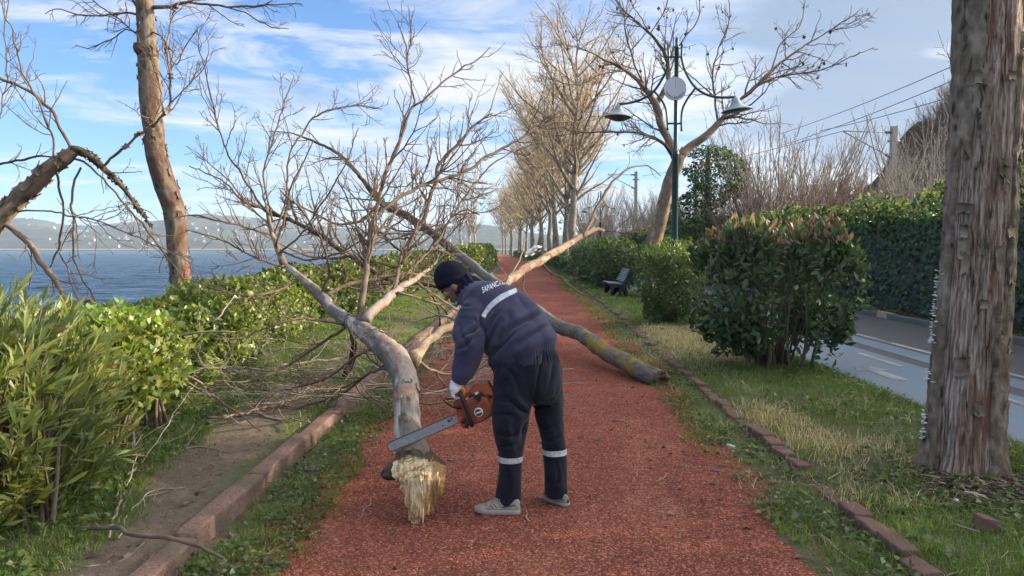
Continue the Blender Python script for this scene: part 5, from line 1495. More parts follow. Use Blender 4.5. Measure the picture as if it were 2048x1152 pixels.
# a short sawn-off stub standing in the hedge
t = thing('broken_branch', 'short bent broken branch sticking out of the hedge before the lake', 'branch', P(205, 640, 7.4))
p_, r_ = limb_line([(206, 640, 7.4, 9), (196, 622, 7.4, 10), (184, 606, 7.4, 12), (174, 602, 7.4, 12), (168, 604, 7.4, 9)], 0.02, 0.3, 9)
mb = MB(); limb_mesh(mb, p_, r_, 12, 0.12, 7, 9); mb.build('wood', m_bark_tan, t)

# ------------------------------------------------------------------ 4. standing trunk by the lake
rng = np.random.default_rng(203)
t4 = thing('tree', 'tall scaly brown trunk with a red paint mark standing by the lake', 'tree', P(364, 700, 11.0))
rows = [(366, 720, 11, 54), (363, 650, 11, 46), (361, 590, 11, 43), (358, 540, 11, 43), (354, 480, 11, 44), (349, 430, 11, 47), (334, 380, 11, 48), (318, 330, 11, 46), (309, 290, 11, 44), (305, 240, 11, 45), (301, 190, 11, 48), (298, 150, 11, 46), (297, 110, 11, 45), (294, 75, 11, 40), (291, 30, 11, 38), (286, -30, 11, 38), (280, -120, 11, 34), (288, -240, 11, 28), (300, -330, 11, 20)]
p_, r_ = limb_line(rows, 0.06, 0.3, 91)
r_ = r_ * 0.88
mb = MB(); limb_mesh(mb, p_, r_, 30, 0.10, 6, 91)
m_red = bark_mat('red_paint_bark', (0.28, 0.03, 0.025), (0.55, 0.09, 0.06), (0.15, 0.11, 0.085), 0.8, 26, 0.33, 0.02, None, 0, 6.0)
o = mb.build('trunk', [m_bark_stand], t4)
plates(t4, p_, r_, 46, rng, m_bark_stand, rng_t=(0.05, 0.8), size=(0.05, 0.14), lift=0.008)
# red paint: a thin worn skin of paint on the bark
bv = BVHTree.FromPolygons([v.co.copy() for v in o.data.vertices], [tuple(pl.vertices) for pl in o.data.polygons])
def on_surface(bvh, px, py, lift, cam_o=Vector(CAMP)):
    d = Vector(ray(px, py)).normalized()
    h = bvh.ray_cast(cam_o, d)
    if h[0] is None: return None
    n = h[1] if h[1].dot(d) < 0 else -h[1]
    return np.array(h[0] + n * lift), np.array(n)
def decal(bvh, name, mat, parent, xs, ys_of, nv, lift=0.004, thick=0.0):
    """a strip of paint or tape laid on a surface; ys_of(x) -> (y0, y1)"""
    rowsV = []
    for x_ in xs:
        pa, pb = ys_of(x_)
        col_ = []
        for k_ in range(nv):
            f_ = k_ / (nv - 1)
            h = on_surface(bvh, pa[0] * (1 - f_) + pb[0] * f_, pa[1] * (1 - f_) + pb[1] * f_, lift)
            if h is None: col_ = None; break
            col_.append(h[0])
        if col_: rowsV.append(col_)
    if len(rowsV) < 2: return None
    V = np.array(rowsV)
    mb = MB(); mb.add(V.reshape(-1, 3), grid_quads(nv, len(rowsV)))
    return mb.build(name, mat, parent)
m_redp = NM('red_paint', 0.8, 0.2)
f = m_redp.noise(m_redp.pos(), 40, 5, 0.7)
m_redp.color(m_redp.ramp(f, [(0.46, (0.13, 0.10, 0.08)), (0.56, (0.34, 0.05, 0.04))]))
decal(bv, 'paint_mark', m_redp.m, o, np.linspace(510, 556, 10), lambda y_: ((370 + 2 * math.sin(y_), y_), (377.5, y_)), 5, 0.008)
limbs4 = [
 [(284, 36, 11, 10), (267, 27, 11, 8), (230, 28, 11, 6), (178, 33, 11, 5), (144, 25, 11, 4), (111, 17, 11, 3), (90, 28, 11, 2)],
 [(282, 30, 11, 8), (270, 8, 11, 8), (255, -20, 11, 7), (230, -70, 11, 6), (190, -130, 11, 4)],
 [(284, 72, 11, 5), (268, 62, 11, 4.5), (250, 60, 11, 4), (230, 74, 11, 4), (211, 83, 11, 4), (178, 96, 11, 3), (150, 90, 11, 2)],
 [(300, 16, 11, 14), (318, 14, 11, 12), (344, 14, 11, 11), (364, 5, 11, 10), (390, 6, 11, 8), (440, 10, 11, 7), (500, 14, 11, 6), (550, 8, 11, 4), (605, 8, 11, 3)],
 [(444, 11, 11, 4), (490, 26, 11, 4), (533, 50, 11, 4), (578, 58, 11, 2)],
 [(298, 60, 11, 5), (330, 80, 10.8, 5), (350, 130, 10.6, 4), (372, 90, 10.5, 4), (395, 60, 10.4, 3)],
 [(300, -40, 11, 12), (330, -90, 11, 10), (380, -150, 11, 7), (430, -200, 11, 4)],
 [(286, 80, 11, 6), (240, 40, 11.2, 5), (190, 5, 11.4, 4), (150, -30, 11.5, 3)],
]
lines4 = []
for k_, rows in enumerate(limbs4):
    a_, b_ = limb_line(rows, 0.08, 0.6, 100 + k_)
    mb = MB(); limb_mesh(mb, a_, b_, 9, 0.15, 7, k_); mb.build('limb', m_twig if b_.max() < 0.045 else m_bark_tan, t4)
    lines4.append((a_, b_))
twig_set(t4, lines4, rng, m_twig, 5.0, 5.5, 4.5, 0.42, 0.5, 0.15, -0.02, 0.0032, ground=False)
a_, b_ = limb_line([(288, 100, 10.95, 30), (277, 94, 10.9, 26), (271, 89, 10.88, 20)], 0.02, 0.3, 8)
mb = MB(); limb_mesh(mb, a_, b_, 14, 0.25, 8, 9); s_ = mb.build('stub', m_bark_dark, t4)

# ------------------------------------------------------------------ 5. dead trunk on the right verge
rng = np.random.default_rng(204)
TY = 4.9
t5 = thing('tree', 'big weathered dead trunk with flaking bark and white bracket fungi on the right verge', 'tree', P(1925, 940, TY))
rows = [(1926, 985, TY, 178), (1926, 940, TY, 166), (1928, 905, TY, 152), (1930, 860, TY, 146), (1934, 800, TY, 144), (1940, 720, TY, 140), (1946, 640, TY, 137), (1952, 560, TY, 132), (1957, 480, TY, 129), (1961, 400, TY, 128), (1965, 320, TY, 126), (1970, 240, TY, 127), (1974, 160, TY, 126), (1976, 80, TY, 126), (1978, 0, TY, 128), (1982, -80, TY, 126), (1990, -200, TY, 120), (2000, -320, TY, 112), (2010, -420, TY, 100)]
p_, r_ = limb_line(rows, 0.035, 0.1, 131)
m_dead = NM('weathered_dead_wood', 0.9, 0.15)
v = m_dead.pos((1, 1, 0.10), 'tc')
f1 = m_dead.noise(v, 62, 6, 0.62, 0.9)
f2 = m_dead.noise(m_dead.pos((1, 1, 0.18), 'tc', (4, 2, 1)), 20, 6, 0.65, 1.2)
wv = m_dead.n('ShaderNodeTexWave', {'Vector': m_dead.pos((1, 1, 0.08), 'tc'), 'Scale': 14.0, 'Distortion': 9.0, 'Detail': 4.0, 'Detail Scale': 1.2}, wave_type='BANDS').outputs[1]
h = m_dead.math('ADD', m_dead.math('MULTIPLY', f1, 0.75), m_dead.math('ADD', m_dead.math('MULTIPLY', wv, 0.10), m_dead.math('MULTIPLY', f2, 0.45)))
c = m_dead.mix(m_dead.ramp(h, [(0.50, 0), (0.66, 0.45), (0.80, 1)]), (0.058, 0.028, 0.018), (0.56, 0.44, 0.36))
pn = m_dead.noise(m_dead.pos((1, 1, 0.22), 'tc', (2, 7, 0)), 6.5, 5, 0.6, 0.6)
c = m_dead.mix(m_dead.ramp(pn, [(0.52, 0), (0.62, 0.75)]), c, m_dead.mix(f1, (0.085, 0.038, 0.024), (0.30, 0.145, 0.088)))
dk = m_dead.noise(m_dead.pos((1, 1, 0.5), 'tc', (1, 1, 5)), 5, 6, 0.7)
c = m_dead.mix(m_dead.ramp(dk, [(0.60, 0), (0.68, 0.85)]), c, (0.035, 0.026, 0.021))
m_dead.color(c); m_dead.bump(h, 0.022, 1.0)
S = 72
tmp = MB(); tubes(tmp, p_, r_, S)
V = tmp.v[0]; C = np.concatenate([np.repeat(p_, S, 0), p_[-1:], p_[:1]])
tcv = tmp.tc[0]
gro = fbm(np.stack([tcv[:, 0] * 26, tcv[:, 1] * 26, tcv[:, 2] * 3.0], -1), 1.0, 51, 5)
rdg = 1 - np.abs(2 * gro - 1)
ft = np.exp(-np.maximum(V[:, 2], 0) / 0.16)
ang = np.arctan2(V[:, 1] - C[:, 1], V[:, 0] - C[:, 0])
k = 0.865 + 0.16 * (gro - 0.5) + 0.10 * (fbm(V, 3.5, 57, 3) - 0.5) + 0.055 * (rdg - 0.6) + 0.15 * ft * np.sin(ang * 5 + 0.6) + 0.10 * ft
mb = MB(); mb.add(C + (V - C) * k[:, None], tmp.q[0], tmp.t[0], None, tcv)
o5 = mb.build('trunk', m_dead.m, t5)
m_deadbark = bark_mat('thick_grey_bark', (0.060, 0.043, 0.032), (0.31, 0.245, 0.185), (0.17, 0.13, 0.075), 0.6, 30, 0.4, 0.014, None, 0, 7.0)
# bark still clinging: left flank (all the way up) and ragged plates low on the right
def bark_sheet(a0, a1, z0, z1, cover, seed, thick=0.03, nu=60, nv=200, parent=t5, name='bark'):
    zt_ = np.linspace(z0, z1, nv); an = np.linspace(a0, a1, nu)
    zc = p_[:, 2]
    cx = np.interp(zt_, zc, p_[:, 0]); cy = np.interp(zt_, zc, p_[:, 1]); rr_ = np.interp(zt_, zc, r_)
    A, Z = np.meshgrid(an, zt_)
    q = np.stack([A * 1.6, Z * 1.3, 0 * A], -1)
    zed = np.clip(np.minimum(Z - z0 if z0 > 0.2 else 9 + 0 * Z, z1 - Z if z1 < 4 else 9 + 0 * Z) / 0.7, 0, 1)
    edge = np.minimum((A - a0) / (a1 - a0), (a1 - A) / (a1 - a0))
    m = fbm(q, 2.6, seed, 4) + cover * 1.25 + np.clip(edge * 3.2, 0, 0.5) - 0.5 - 0.5 * (1 - zed) + 0.30 * (fbm(q, 11, seed + 4, 3) - 0.5)
    tex = fbm(np.stack([A * 9, Z * 16, 0 * A], -1), 1.0, seed + 1, 4)
    th_ = np.where(m > 0.5, thick * (0.35 + 1.5 * tex), -0.02)
    ft_ = np.exp(-np.maximum(Z, 0) / 0.16)
    R_ = rr_[:, None] * (0.985 + 0.10 * ft_ + 0.15 * ft_ * np.sin(A * 5 + 0.6)) + th_
    V = np.stack([cx[:, None] + R_ * np.cos(A), cy[:, None] + R_ * np.sin(A), Z], -1)
    q4 = grid_quads(nu, nv)
    mf = m.ravel()
    q4 = q4[(mf[q4] > 0.5).sum(1) >= 1]
    tc_ = np.stack([rr_[:, None] * np.cos(A), rr_[:, None] * np.sin(A), Z], -1)
    mb = MB(); mb.add(V.reshape(-1, 3), q4, None, None, tc_.reshape(-1, 3))
    return mb.build(name, m_deadbark, parent)
vang = math.atan2(-p_[10][1], -p_[10][0])          # toward the camera
r_ = r_ * 0.91
bark_sheet(vang - 2.3, vang - 0.72, -0.05, 4.3, 0.34, 71, 0.016)
bark_sheet(vang - 1.2, vang + 0.25, 1.9, 4.3, 0.12, 74, 0.013)
bark_sheet(vang + 0.55, vang + 1.5, -0.02, 1.35, 0.20, 72, 0.016)
bark_sheet(vang + 1.0, vang + 1.9, 0.9, 3.3, 0.10, 73, 0.017)
bark_sheet(vang + 1.6, vang + 3.4, -0.05, 4.3, 0.25, 75, 0.016)
plates(t5, p_, r_, 46, rng, m_deadbark, rng_t=(0.12, 0.62), size=(0.05, 0.16), lift=0.005)
# bracket fungi up the left flank
m_fungus = flat('white_fungus', (0.72, 0.70, 0.66), 0.8, 0.2, var=0.2, scale=90)
fv = []
for s_ in range(4):
    mb = MB()
    a_ = np.linspace(-1.25, 1.25, 9)
    top = [(0, 0, 0.003)] + [(math.cos(x) * (1 + 0.12 * math.sin(4 * x + s_)), math.sin(x) * 1.15, 0.02 * math.cos(3 * x)) for x in a_]
    V = np.array(top) * np.array([0.018, 0.014, 0.02]); W2 = V.copy(); W2[:, 2] -= 0.005; W2[1:, :2] *= 0.9
    n_ = len(V)
    T = [[0, i, i + 1] for i in range(1, n_ - 1)] + [[n_, n_ + i + 1, n_ + i] for i in range(1, n_ - 1)]
    Q = [[i, n_ + i, n_ + i + 1, i + 1] for i in range(1, n_ - 1)]
    mb.add(np.concatenate([V, W2]), Q, T)
    me = mb.mesh('bracket_fungus'); me.materials.append(m_fungus); fv.append(me)
bv5 = BVHTree.FromPolygons([v.co.copy() for v in o5.data.vertices], [tuple(pl.vertices) for pl in o5.data.polygons])
k_ = 0
for i in range(260):
    z = abs(rng.normal(0, 1)) * 0.75 + 0.1 if rng.uniform() < 0.5 else rng.uniform(0.1, 1.45)
    cl_ = vnoise(np.array([[z * 6, 0.3, 0]]), 1.0, 4)[0]
    if cl_ < 0.42 or z > 1.5: continue
    a_ = vang - 1.33 + rng.normal(0, 0.10) + (0.25 if rng.uniform() < 0.06 else 0)
    j = np.argmin(np.abs(p_[:, 2] - z))
    rad = r_[j] * 1.0 + 0.024
    o = link('bracket_fungus', fv[k_ % 4], t5)
    pos_ = Vector((p_[j][0] + rad * math.cos(a_), p_[j][1] + rad * math.sin(a_), z))
    s_ = rng.uniform(0.55, 1.35)
    o.matrix_basis = Matrix.Translation(pos_) @ Matrix.Rotation(a_ + rng.normal(0, 0.35), 4, 'Z') @ Matrix.Rotation(rng.normal(0, 0.2), 4, 'Y') @ Matrix.Scale(s_, 4)
    k_ += 1

# ------------------------------------------------------------------ 6. leaning tree behind the lamp post
rng = np.random.default_rng(205)
Y6 = 20.0
t6 = thing('tree', 'leaning bare tree with spreading limbs and mottled pale trunk behind the nearest lamp post', 'tree', G(1300, 612))
limbs6 = [
 ('trunk', m_bark_tan, [(1296, 612, 20, 40), (1300, 520, 20, 40), (1312, 470, 20, 38), (1328, 410, 20, 34), (1340, 365, 20, 33), (1352, 332, 20, 32), (1360, 312, 20, 28)]),
 ('limb', m_bark_tan, [(1356, 318, 20, 24), (1342, 290, 20, 20), (1327, 262, 20, 19), (1318, 232, 20, 19), (1310, 205, 20, 18), (1296, 185, 20, 15), (1280, 165, 19.8, 13), (1251, 141, 19.6, 11), (1212, 121, 19.3, 8), (1170, 100, 19, 5), (1120, 85, 18.8, 3)]),
 ('limb', m_bark_dark, [(1312, 208, 20, 14), (1330, 178, 20.3, 13), (1338, 150, 20.6, 12), (1328, 105, 20.9, 11), (1300, 68, 21.1, 9), (1261, 34, 21.3, 7), (1232, 0, 21.5, 6), (1210, -50, 21.7, 4)]),
 ('limb', m_bark_dark, [(1352, 322, 20, 15), (1338, 300, 19.8, 12), (1319, 281, 19.6, 11), (1280, 267, 19.3, 9), (1232, 264, 19, 8), (1173, 264, 18.7, 6), (1110, 272, 18.4, 4)]),
 ('limb', m_bark_tan, [(1360, 314, 20, 24), (1380, 293, 20, 21), (1407, 275, 20, 19), (1436, 248, 20.1, 16), (1470, 209, 20.2, 12), (1504, 180, 20.3, 11), (1543, 141, 20.4, 10), (1586, 107, 20.5, 8), (1640, 73, 20.6, 6), (1700, 35, 20.7, 4), (1725, 15, 20.7, 2)]),
 ('limb', m_twig, [(1510, 175, 20.3, 7), (1540, 160, 20.2, 6), (1572, 151, 20.1, 6), (1640, 141, 19.9, 5), (1700, 115, 19.8, 4), (1748, 95, 19.7, 2)]),
 ('limb', m_twig, [(1436, 248, 20.1, 9), (1430, 200, 20.4, 8), (1425, 150, 20.6, 7), (1440, 90, 20.8, 5), (1460, 30, 21, 4), (1450, -30, 21, 3)]),
 ('limb', m_twig, [(1543, 141, 20.4, 6), (1560, 90, 20.7, 5), (1600, 50, 20.8, 4), (1610, 0, 20.9, 3)]),
 ('limb', m_twig, [(1290, 175, 20, 8), (1270, 130, 20.4, 7), (1252, 70, 20.7, 6), (1246, 10, 21, 4), (1230, -50, 21, 3)]),
 ('limb', m_twig, [(1338, 150, 20.6, 6), (1360, 90, 20.8, 6), (1395, 40, 21, 5), (1400, -20, 21, 3)]),
 ('limb', m_twig, [(1251, 141, 19.6, 6), (1200, 150, 19.2, 5), (1150, 170, 18.8, 4), (1080, 150, 18.5, 3)]),
 ('limb', m_twig, [(1300, 68, 21.1, 5), (1330, 20, 21.2, 5), (1340, -30, 21.3, 3)]),
 ('limb', m_twig, [(1425, 190, 20.4, 6), (1380, 150, 20.2, 5), (1350, 120, 20, 4), (1320, 60, 19.8, 3)]),
]
lines6 = []
for k_, (nm_, mt_, rows) in enumerate(limbs6):
    a_, b_ = limb_line(rows, 0.12, 0.6, 140 + k_)
    b_ = b_ * 0.8
    mb = MB(); limb_mesh(mb, a_, b_, 16 if k_ == 0 else 9, 0.14, 6, k_); mb.build(nm_, mt_, t6)
    if k_: lines6.append((a_, b_))
A, RA = twig_set(t6, lines6, rng, m_twig, 4.6, 4.4, 3.6, 0.36, 0.5, 0.22, 0.03, 0.0052, ground=False, lmax=2.2)
# a few dead leaves still hanging
sel = rng.choice(len(A), 120)
pos = A[sel, rng.integers(4, 10, 120)]
mb = MB(); leaves(mb, S_IVY, pos, nrm(rng.normal(0, 0.4, (120, 3)) + np.array([0, 0, -1.0])), rng.uniform(0.7, 1.6, 120), pick(rng, [(0.05, 0.03, 0.02), (0.08, 0.05, 0.03)], 120), rng, 0.3)
mb.build('dead_leaf', m_leaf_dull, t6, kind='stuff')

# ------------------------------------------------------------------ 7. the row of plane trees
def broadleaf(rng, H, rad, trunk_r, clear=3.0, nl=30, rtip=0.009, d2=1.5, d3=2.0, d4=1.6, up=0.10, mat=None, twig=None, lean=0.0, fork=None, ang=(0.7, 1.15)):
    """meshes (trunk, limbs, twigs) of a bare broadleaved tree standing at the origin"""
    K = 16
    z = np.linspace(-0.1, H * 0.96, K)
    tr = np.stack([np.cumsum(rng.normal(0, 0.09, K)) + lean * z, np.cumsum(rng.normal(0, 0.09, K)), z], -1)
    tr[:2, :2] = 0
    rr_ = trunk_r * (1 - (np.linspace(0, 1, K)) ** 1.1 * 0.93)
    rr_[0] *= 1.25
    mb1 = MB(); limb_mesh(mb1, *resample(tr, rr_, 40), 14, 0.10, 5, 3)
    t_ = np.sort(rng.uniform(clear / H, 0.97, nl))
    i = np.minimum((t_ * (K - 1)).astype(int), K - 2); f = (t_ * (K - 1) - i)[:, None]
    p0 = tr[i] * (1 - f) + tr[i + 1] * f
    r0 = (rr_[i] * (1 - f[:, 0]) + rr_[i + 1] * f[:, 0])
    a = np.cumsum(rng.uniform(1.8, 3.0, nl))
    el = rng.uniform(*ang, nl)
    d = np.stack([np.cos(a) * np.sin(el), np.sin(a) * np.sin(el), np.cos(el)], -1)
    hh = (t_ - clear / H) / (1 - clear / H)
    ln = rad * (0.30 + 0.95 * np.sin(np.pi * np.clip(0.14 + 0.86 * hh, 0, 1)) ** 0.7) * rng.uniform(0.75, 1.15, nl)
    Kl = 12
    L = np.empty((nl, Kl, 3)); L[:, 0] = p0
    for k in range(1, Kl):
        d = nrm(d + rng.normal(0, 0.10, (nl, 3)) + np.array([0, 0, up * (0.2 + k / Kl)]))
        L[:, k] = L[:, k - 1] + d * (ln / (Kl - 1))[:, None]
    RL = np.minimum(r0 * 0.62, ln * 0.022)[:, None] * (1 - 0.85 * np.linspace(0, 1, Kl)) + rtip * 0.6
    A, RA = grow(L, RL, rng, d2, lambda q, r, u_: 0.42 * q * (0.3 + 0.8 * u_) + 0.3, 8, (0.5, 1.0), 0.13, 0.05, 0.12, 0.6, rtip, taper_len=0.55)
    B_, RB = grow(A, RA, rng, d3, lambda q, r, u_: 0.5 * q * (0.3 + 0.8 * u_) + 0.18, 6, (0.5, 1.0), 0.15, 0.05, 0.1, 0.75, rtip * 0.8)
    C_, RC = grow(B_, RB, rng, d4, lambda q, r, u_: 0.35 * (0.4 + u_), 4, (0.5, 1.0), 0.15, 0.05, 0.1, 0.8, rtip * 0.7)
    mb2 = MB(); tubes(mb2, L, RL, 7)
    mb3 = MB(); tubes(mb3, A, RA, 4); tubes(mb3, B_, RB, 3); tubes(mb3, C_, RC, 3)
    out = []
    for nm_, m_, mt in (('trunk', mb1, mat or m_bark_plane), ('limbs', mb2, mat or m_bark_plane), ('crown', mb3, twig or m_twig_tan)):
        me = m_.mesh(nm_); me.materials.append(mt); out.append((nm_, me))
    return out
def plant_tree(kind, name, label, cat, x, y, z, rot, sc_, group=None):
    t = thing(name, label, cat, (x, y, z), group)
    for nm_, me in kind:
        o = bpy.data.objects.new(nm_, me); COL.objects.link(o); o.parent = t
        if nm_ in ('crown', 'limbs'): o['kind'] = 'stuff'
    t.rotation_euler = (0, 0, rot); t.scale = (sc_,) * 3
    return t
rng = np.random.default_rng(206)
planes = [broadleaf(rng, 16.5, 5.4, 0.29, 4.6, 38, 0.009, 2.5, 2.4, 1.7, 0.11, ang=(0.6, 1.05)) for _ in range(3)]
ys7 = [45, 53, 60, 67, 76, 85, 94, 104, 115, 127, 140, 155, 172, 192, 215]
PL = ['tall bare plane tree nearest in the avenue row, just behind the second lamp post', 'tall bare plane tree second in the avenue row, left of the lamp post', 'tall bare plane tree third in the avenue row']
for i, y in enumerate(ys7):
    x = float(cpath(y)) + 2.85 + rng.normal(0, 0.2)
    plant_tree(planes[i % 3], 'plane_tree', PL[i] if i < 3 else 'bare tan plane tree far down the avenue row on the right of the path', 'tree', x, y, 0, rng.uniform(0, 6.28), rng.uniform(0.84, 0.96), 'plane trees along the right side of the path')
# pale many-stemmed tree on the lake side, far away
white = broadleaf(rng, 11.5, 2.6, 0.16, 2.0, 24, 0.012, 1.1, 1.2, 0.6, 0.16, bark_mat('white_bark', (0.30, 0.27, 0.22), (0.55, 0.50, 0.42), None, 0, 10, 0.4, 0.01), m_twig_tan, ang=(0.35, 0.7))
for k_, (px_, d_, s_) in enumerate(((922, 76, 1.0), (940, 78, 0.96), (948, 77, 0.85))):
    x = (px_ - 1024) / FPX * d_
    plant_tree(white, 'tree', ('leftmost of three slender pale-stemmed bare trees on the lake side', 'middle one of three slender pale-stemmed bare trees on the lake side', 'rightmost of three slender pale-stemmed bare trees on the lake side')[k_], 'tree', x, d_, -0.1, k_ * 2.1, s_, 'slender pale trees on the lake side')
# bare trees and thickets behind the ivy wall
def fan(rng, H, n, spread, rtip=0.008, d2=1.4, d3=1.6, twig=None):
    K = 12
    a = rng.uniform(0, 6.28, n); s_ = spread * rng.uniform(0.1, 1, n) ** 0.7
    t_ = np.linspace(0, 1, K)
    h = H * rng.uniform(0.65, 1.0, n)
    L = np.stack([(np.cos(a) * s_)[:, None] * t_ ** 0.9, (np.sin(a) * s_)[:, None] * t_ ** 0.9, h[:, None] * t_], -1)
    L = L + np.cumsum(rng.normal(0, 0.035, L.shape), 1) * np.array([1, 1, 0.4])
    L[:, :, :2] += rng.normal(0, 0.25, (n, 1, 2))
    RL = 0.045 * rng.uniform(0.5, 1.1, n)[:, None] * (1 - 0.8 * t_) + rtip * 0.5
    A, RA = grow(L, RL, rng, d2, lambda q, r, u_: 0.32 * q * (0.3 + 0.8 * u_), 8, (0.35, 0.75), 0.1, 0.10, 0.25, 0.6, rtip * 0.9)
    B_, RB = grow(A, RA, rng, d3, lambda q, r, u_: 0.5 * q * (0.3 + 0.8 * u_), 5, (0.4, 0.9), 0.12, 0.08, 0.1, 0.8, rtip * 0.8)
    mb2 = MB(); tubes(mb2, L, RL, 6)
    mb3 = MB(); tubes(mb3, A, RA, 4); tubes(mb3, B_, RB, 3)
    out = []
    for nm_, m_ in (('limbs', mb2), ('crown', mb3)):
        me = m_.mesh(nm_); me.materials.append(twig or m_twig_grey); out.append((nm_, me))
    return out
rng = np.random.default_rng(207)
fans = [fan(rng, 6.6, 56, 3.2, 0.0085, 1.8, 1.6), fan(rng, 5.4, 70, 3.0, 0.008, 1.9, 1.9, m_twig_red), fan(rng, 7.2, 26, 3.4, 0.008, 2.0, 1.9)]
m_wallroom = 0.55
spots = [(0, 'tree', 'fan-shaped bare tree with many upright grey stems behind the ivy wall, right of the lamp', 1540, 30.0, 1.0), (1, 'shrub', 'reddish bare thicket behind the ivy wall left of the concrete mast', 1640, 31.0, 0.78),
         (1, 'shrub', 'reddish bare thicket behind the fan-shaped tree', 1590, 38.0, 0.9), (2, 'tree', 'arching bare tree behind the ivy wall between mast and dead trunk', 1850, 28.0, 0.92),
         (0, 'tree', 'bare many-stemmed tree behind the ivy wall left of the ivy-clad trunk', 1330, 62.0, 1.0), (2, 'tree', 'bare tree behind the ivy wall just left of the concrete mast', 1740, 38.0, 0.95), (1, 'shrub', 'low reddish thicket behind the wall at the foot of the mast', 1790, 35.0, 0.62),
         (2, 'tree', 'bare tree behind the wall seen to the right of the dead trunk', 2075, 21.0, 1.0), (1, 'shrub', 'bare brown thicket under the hill beside the dead trunk', 1890, 40.0, 0.75),
         (0, 'tree', 'distant bare tree left of the thin far mast', 1235, 75.0, 1.0), (0, 'tree', 'distant bare tree right of the thin far mast', 1295, 85.0, 1.15), (1, 'shrub', 'distant brown thicket behind the ivy wall', 1400, 48.0, 0.9), (2, 'tree', 'small bare tree close to the ivy-clad trunk on its right', 1470, 36.0, 0.85), (1, 'shrub', 'dense brown thicket right of the ivy-clad trunk', 1480, 42.0, 0.95), (1, 'shrub', 'dense brown thicket at the foot of the hill', 1720, 46.0, 0.85), (0, 'tree', 'bare tree in front of the dark hill', 1800, 48.0, 0.95),
         (1, 'shrub', 'brown thicket rising behind the ivy wall just right of the fan-shaped tree', 1700, 33.0, 0.85), (0, 'tree', 'pale-stemmed bare tree behind the wall near the photinia', 1610, 34.0, 1.0), (1, 'shrub', 'brown thicket behind the wall under the fan-shaped tree', 1530, 33.0, 0.75), (2, 'tree', 'leaning bare tree close to the left side of the dead trunk', 1880, 24.0, 0.8), (1, 'shrub', 'brown thicket beside the leaning bare tree', 1840, 34.0, 0.8),
         (1, 'shrub', 'brown thicket behind the wall midway between mast and fan-shaped tree', 1660, 27.0, 0.7), (0, 'tree', 'grey many-stemmed tree behind the wall right of the mast', 1830, 32.0, 0.8), (1, 'shrub', 'brown thicket behind the wall left of the fan-shaped tree', 1500, 29.0, 0.72), (0, 'tree', 'grey many-stemmed tree behind the reddish thicket left of the mast', 1690, 40.0, 1.0)]
for i, (k_, nm_, lb, px_, d_, s_) in enumerate(spots):
    plant_tree(fans[k_], nm_, lb, nm_, (px_ - 1024) / FPX * d_, d_, 0.2, i * 1.3, s_)
for i in range(32):                                   # bare scrub on the hill
    px_ = rng.uniform(1790, 1930) if i < 18 else rng.uniform(1930, 2350); d_ = rng.uniform(66, 100)
    x = (px_ - 1024) / FPX * d_
    z = float(bank_z(np.array([x]), np.array([d_]))[0])
    plant_tree(fans[1], 'shrub', 'bare brown scrub growing on the dark hill behind the railway', 'shrub', x, d_, max(z, 0) - 0.3, i, rng.uniform(0.55, 0.9), 'scrub on the hill')
for i in range(14):                                   # thin wood beyond the far end of the wall
    px_ = rng.uniform(1165, 1440); d_ = rng.uniform(85, 150)
    plant_tree(fans[(0, 2)[i % 2]], 'tree', 'thin bare tree in the distant wood beyond the ivy wall', 'tree', (px_ - 1024) / FPX * d_, d_, 0, i, rng.uniform(1.0, 1.5), 'thin trees of the distant wood')
# trees out of frame on the right that shade the foreground
shade = broadleaf(rng, 9.0, 3.0, 0.2, 1.5, 36, 0.009, 1.8, 2.2, 1.8)
for i, (x, y) in enumerate(((11.5, -6.0),)):
    plant_tree(shade, 'tree', 'unseen bare tree added behind the ivy wall for shade', 'tree', x, y, 0.2, i * 1.7, 1.0, 'unseen shade trees added behind the near wall')
# ivy-clad trunk by the wall
rng = np.random.default_rng(208)
tv = thing('ivy_tree', 'dead tree completely wrapped in dark ivy beside the wall, right of the lamp post', 'tree', P(1420, 560, 31) * np.array([1, 1, 0]))
vx = P(1420, 400, 31)[0]
a_, b_ = limb_line([(vx + 0.1, 31, -0.1, 0.2), (vx, 31, 2, 0.17), (vx - 0.1, 31, 4, 0.13), (vx - 0.1, 31, 5.8, 0.08)], 0.2, 0.5, 4, raw=True)
mb = MB(); limb_mesh(mb, a_, b_, 10); mb.build('trunk', m_bark_dark, tv)
n = 9000
zz_ = rng.uniform(0.5, 5.9, n)
a = rng.uniform(0, 6.28, n)
rad_ = (0.55 + 0.75 * np.sin(np.clip((zz_ - 0.3) / 5.8, 0, 1) * np.pi) ** 0.6) * (0.25 + 1.5 * fbm(np.stack([np.cos(a), np.sin(a), zz_ * 0.9], -1), 1.3, 4, 4)) * (1 - rng.exponential(0.16, n).clip(0, 0.9))
pos = np.stack([vx - 0.05 + np.cos(a) * rad_ + 0.35 * np.sin(zz_ * 1.7), 31 + np.sin(a) * rad_, zz_], -1)
kp_ = fbm(pos, 1.5, 33, 3) > 0.43; pos, a, zz_ = pos[kp_], a[kp_], zz_[kp_]; n = len(pos)
dr = nrm(np.stack([np.cos(a), np.sin(a), -0.6 + 0 * a], -1) + rng.normal(0, 0.4, (n, 3)))
mb = MB(); leaves(mb, S_IVY, pos, dr, rng.uniform(1.0, 2.0, n), pick(rng, IVY, n), rng, 0.5)
mb.build('ivy', m_leaf, tv, kind='stuff')
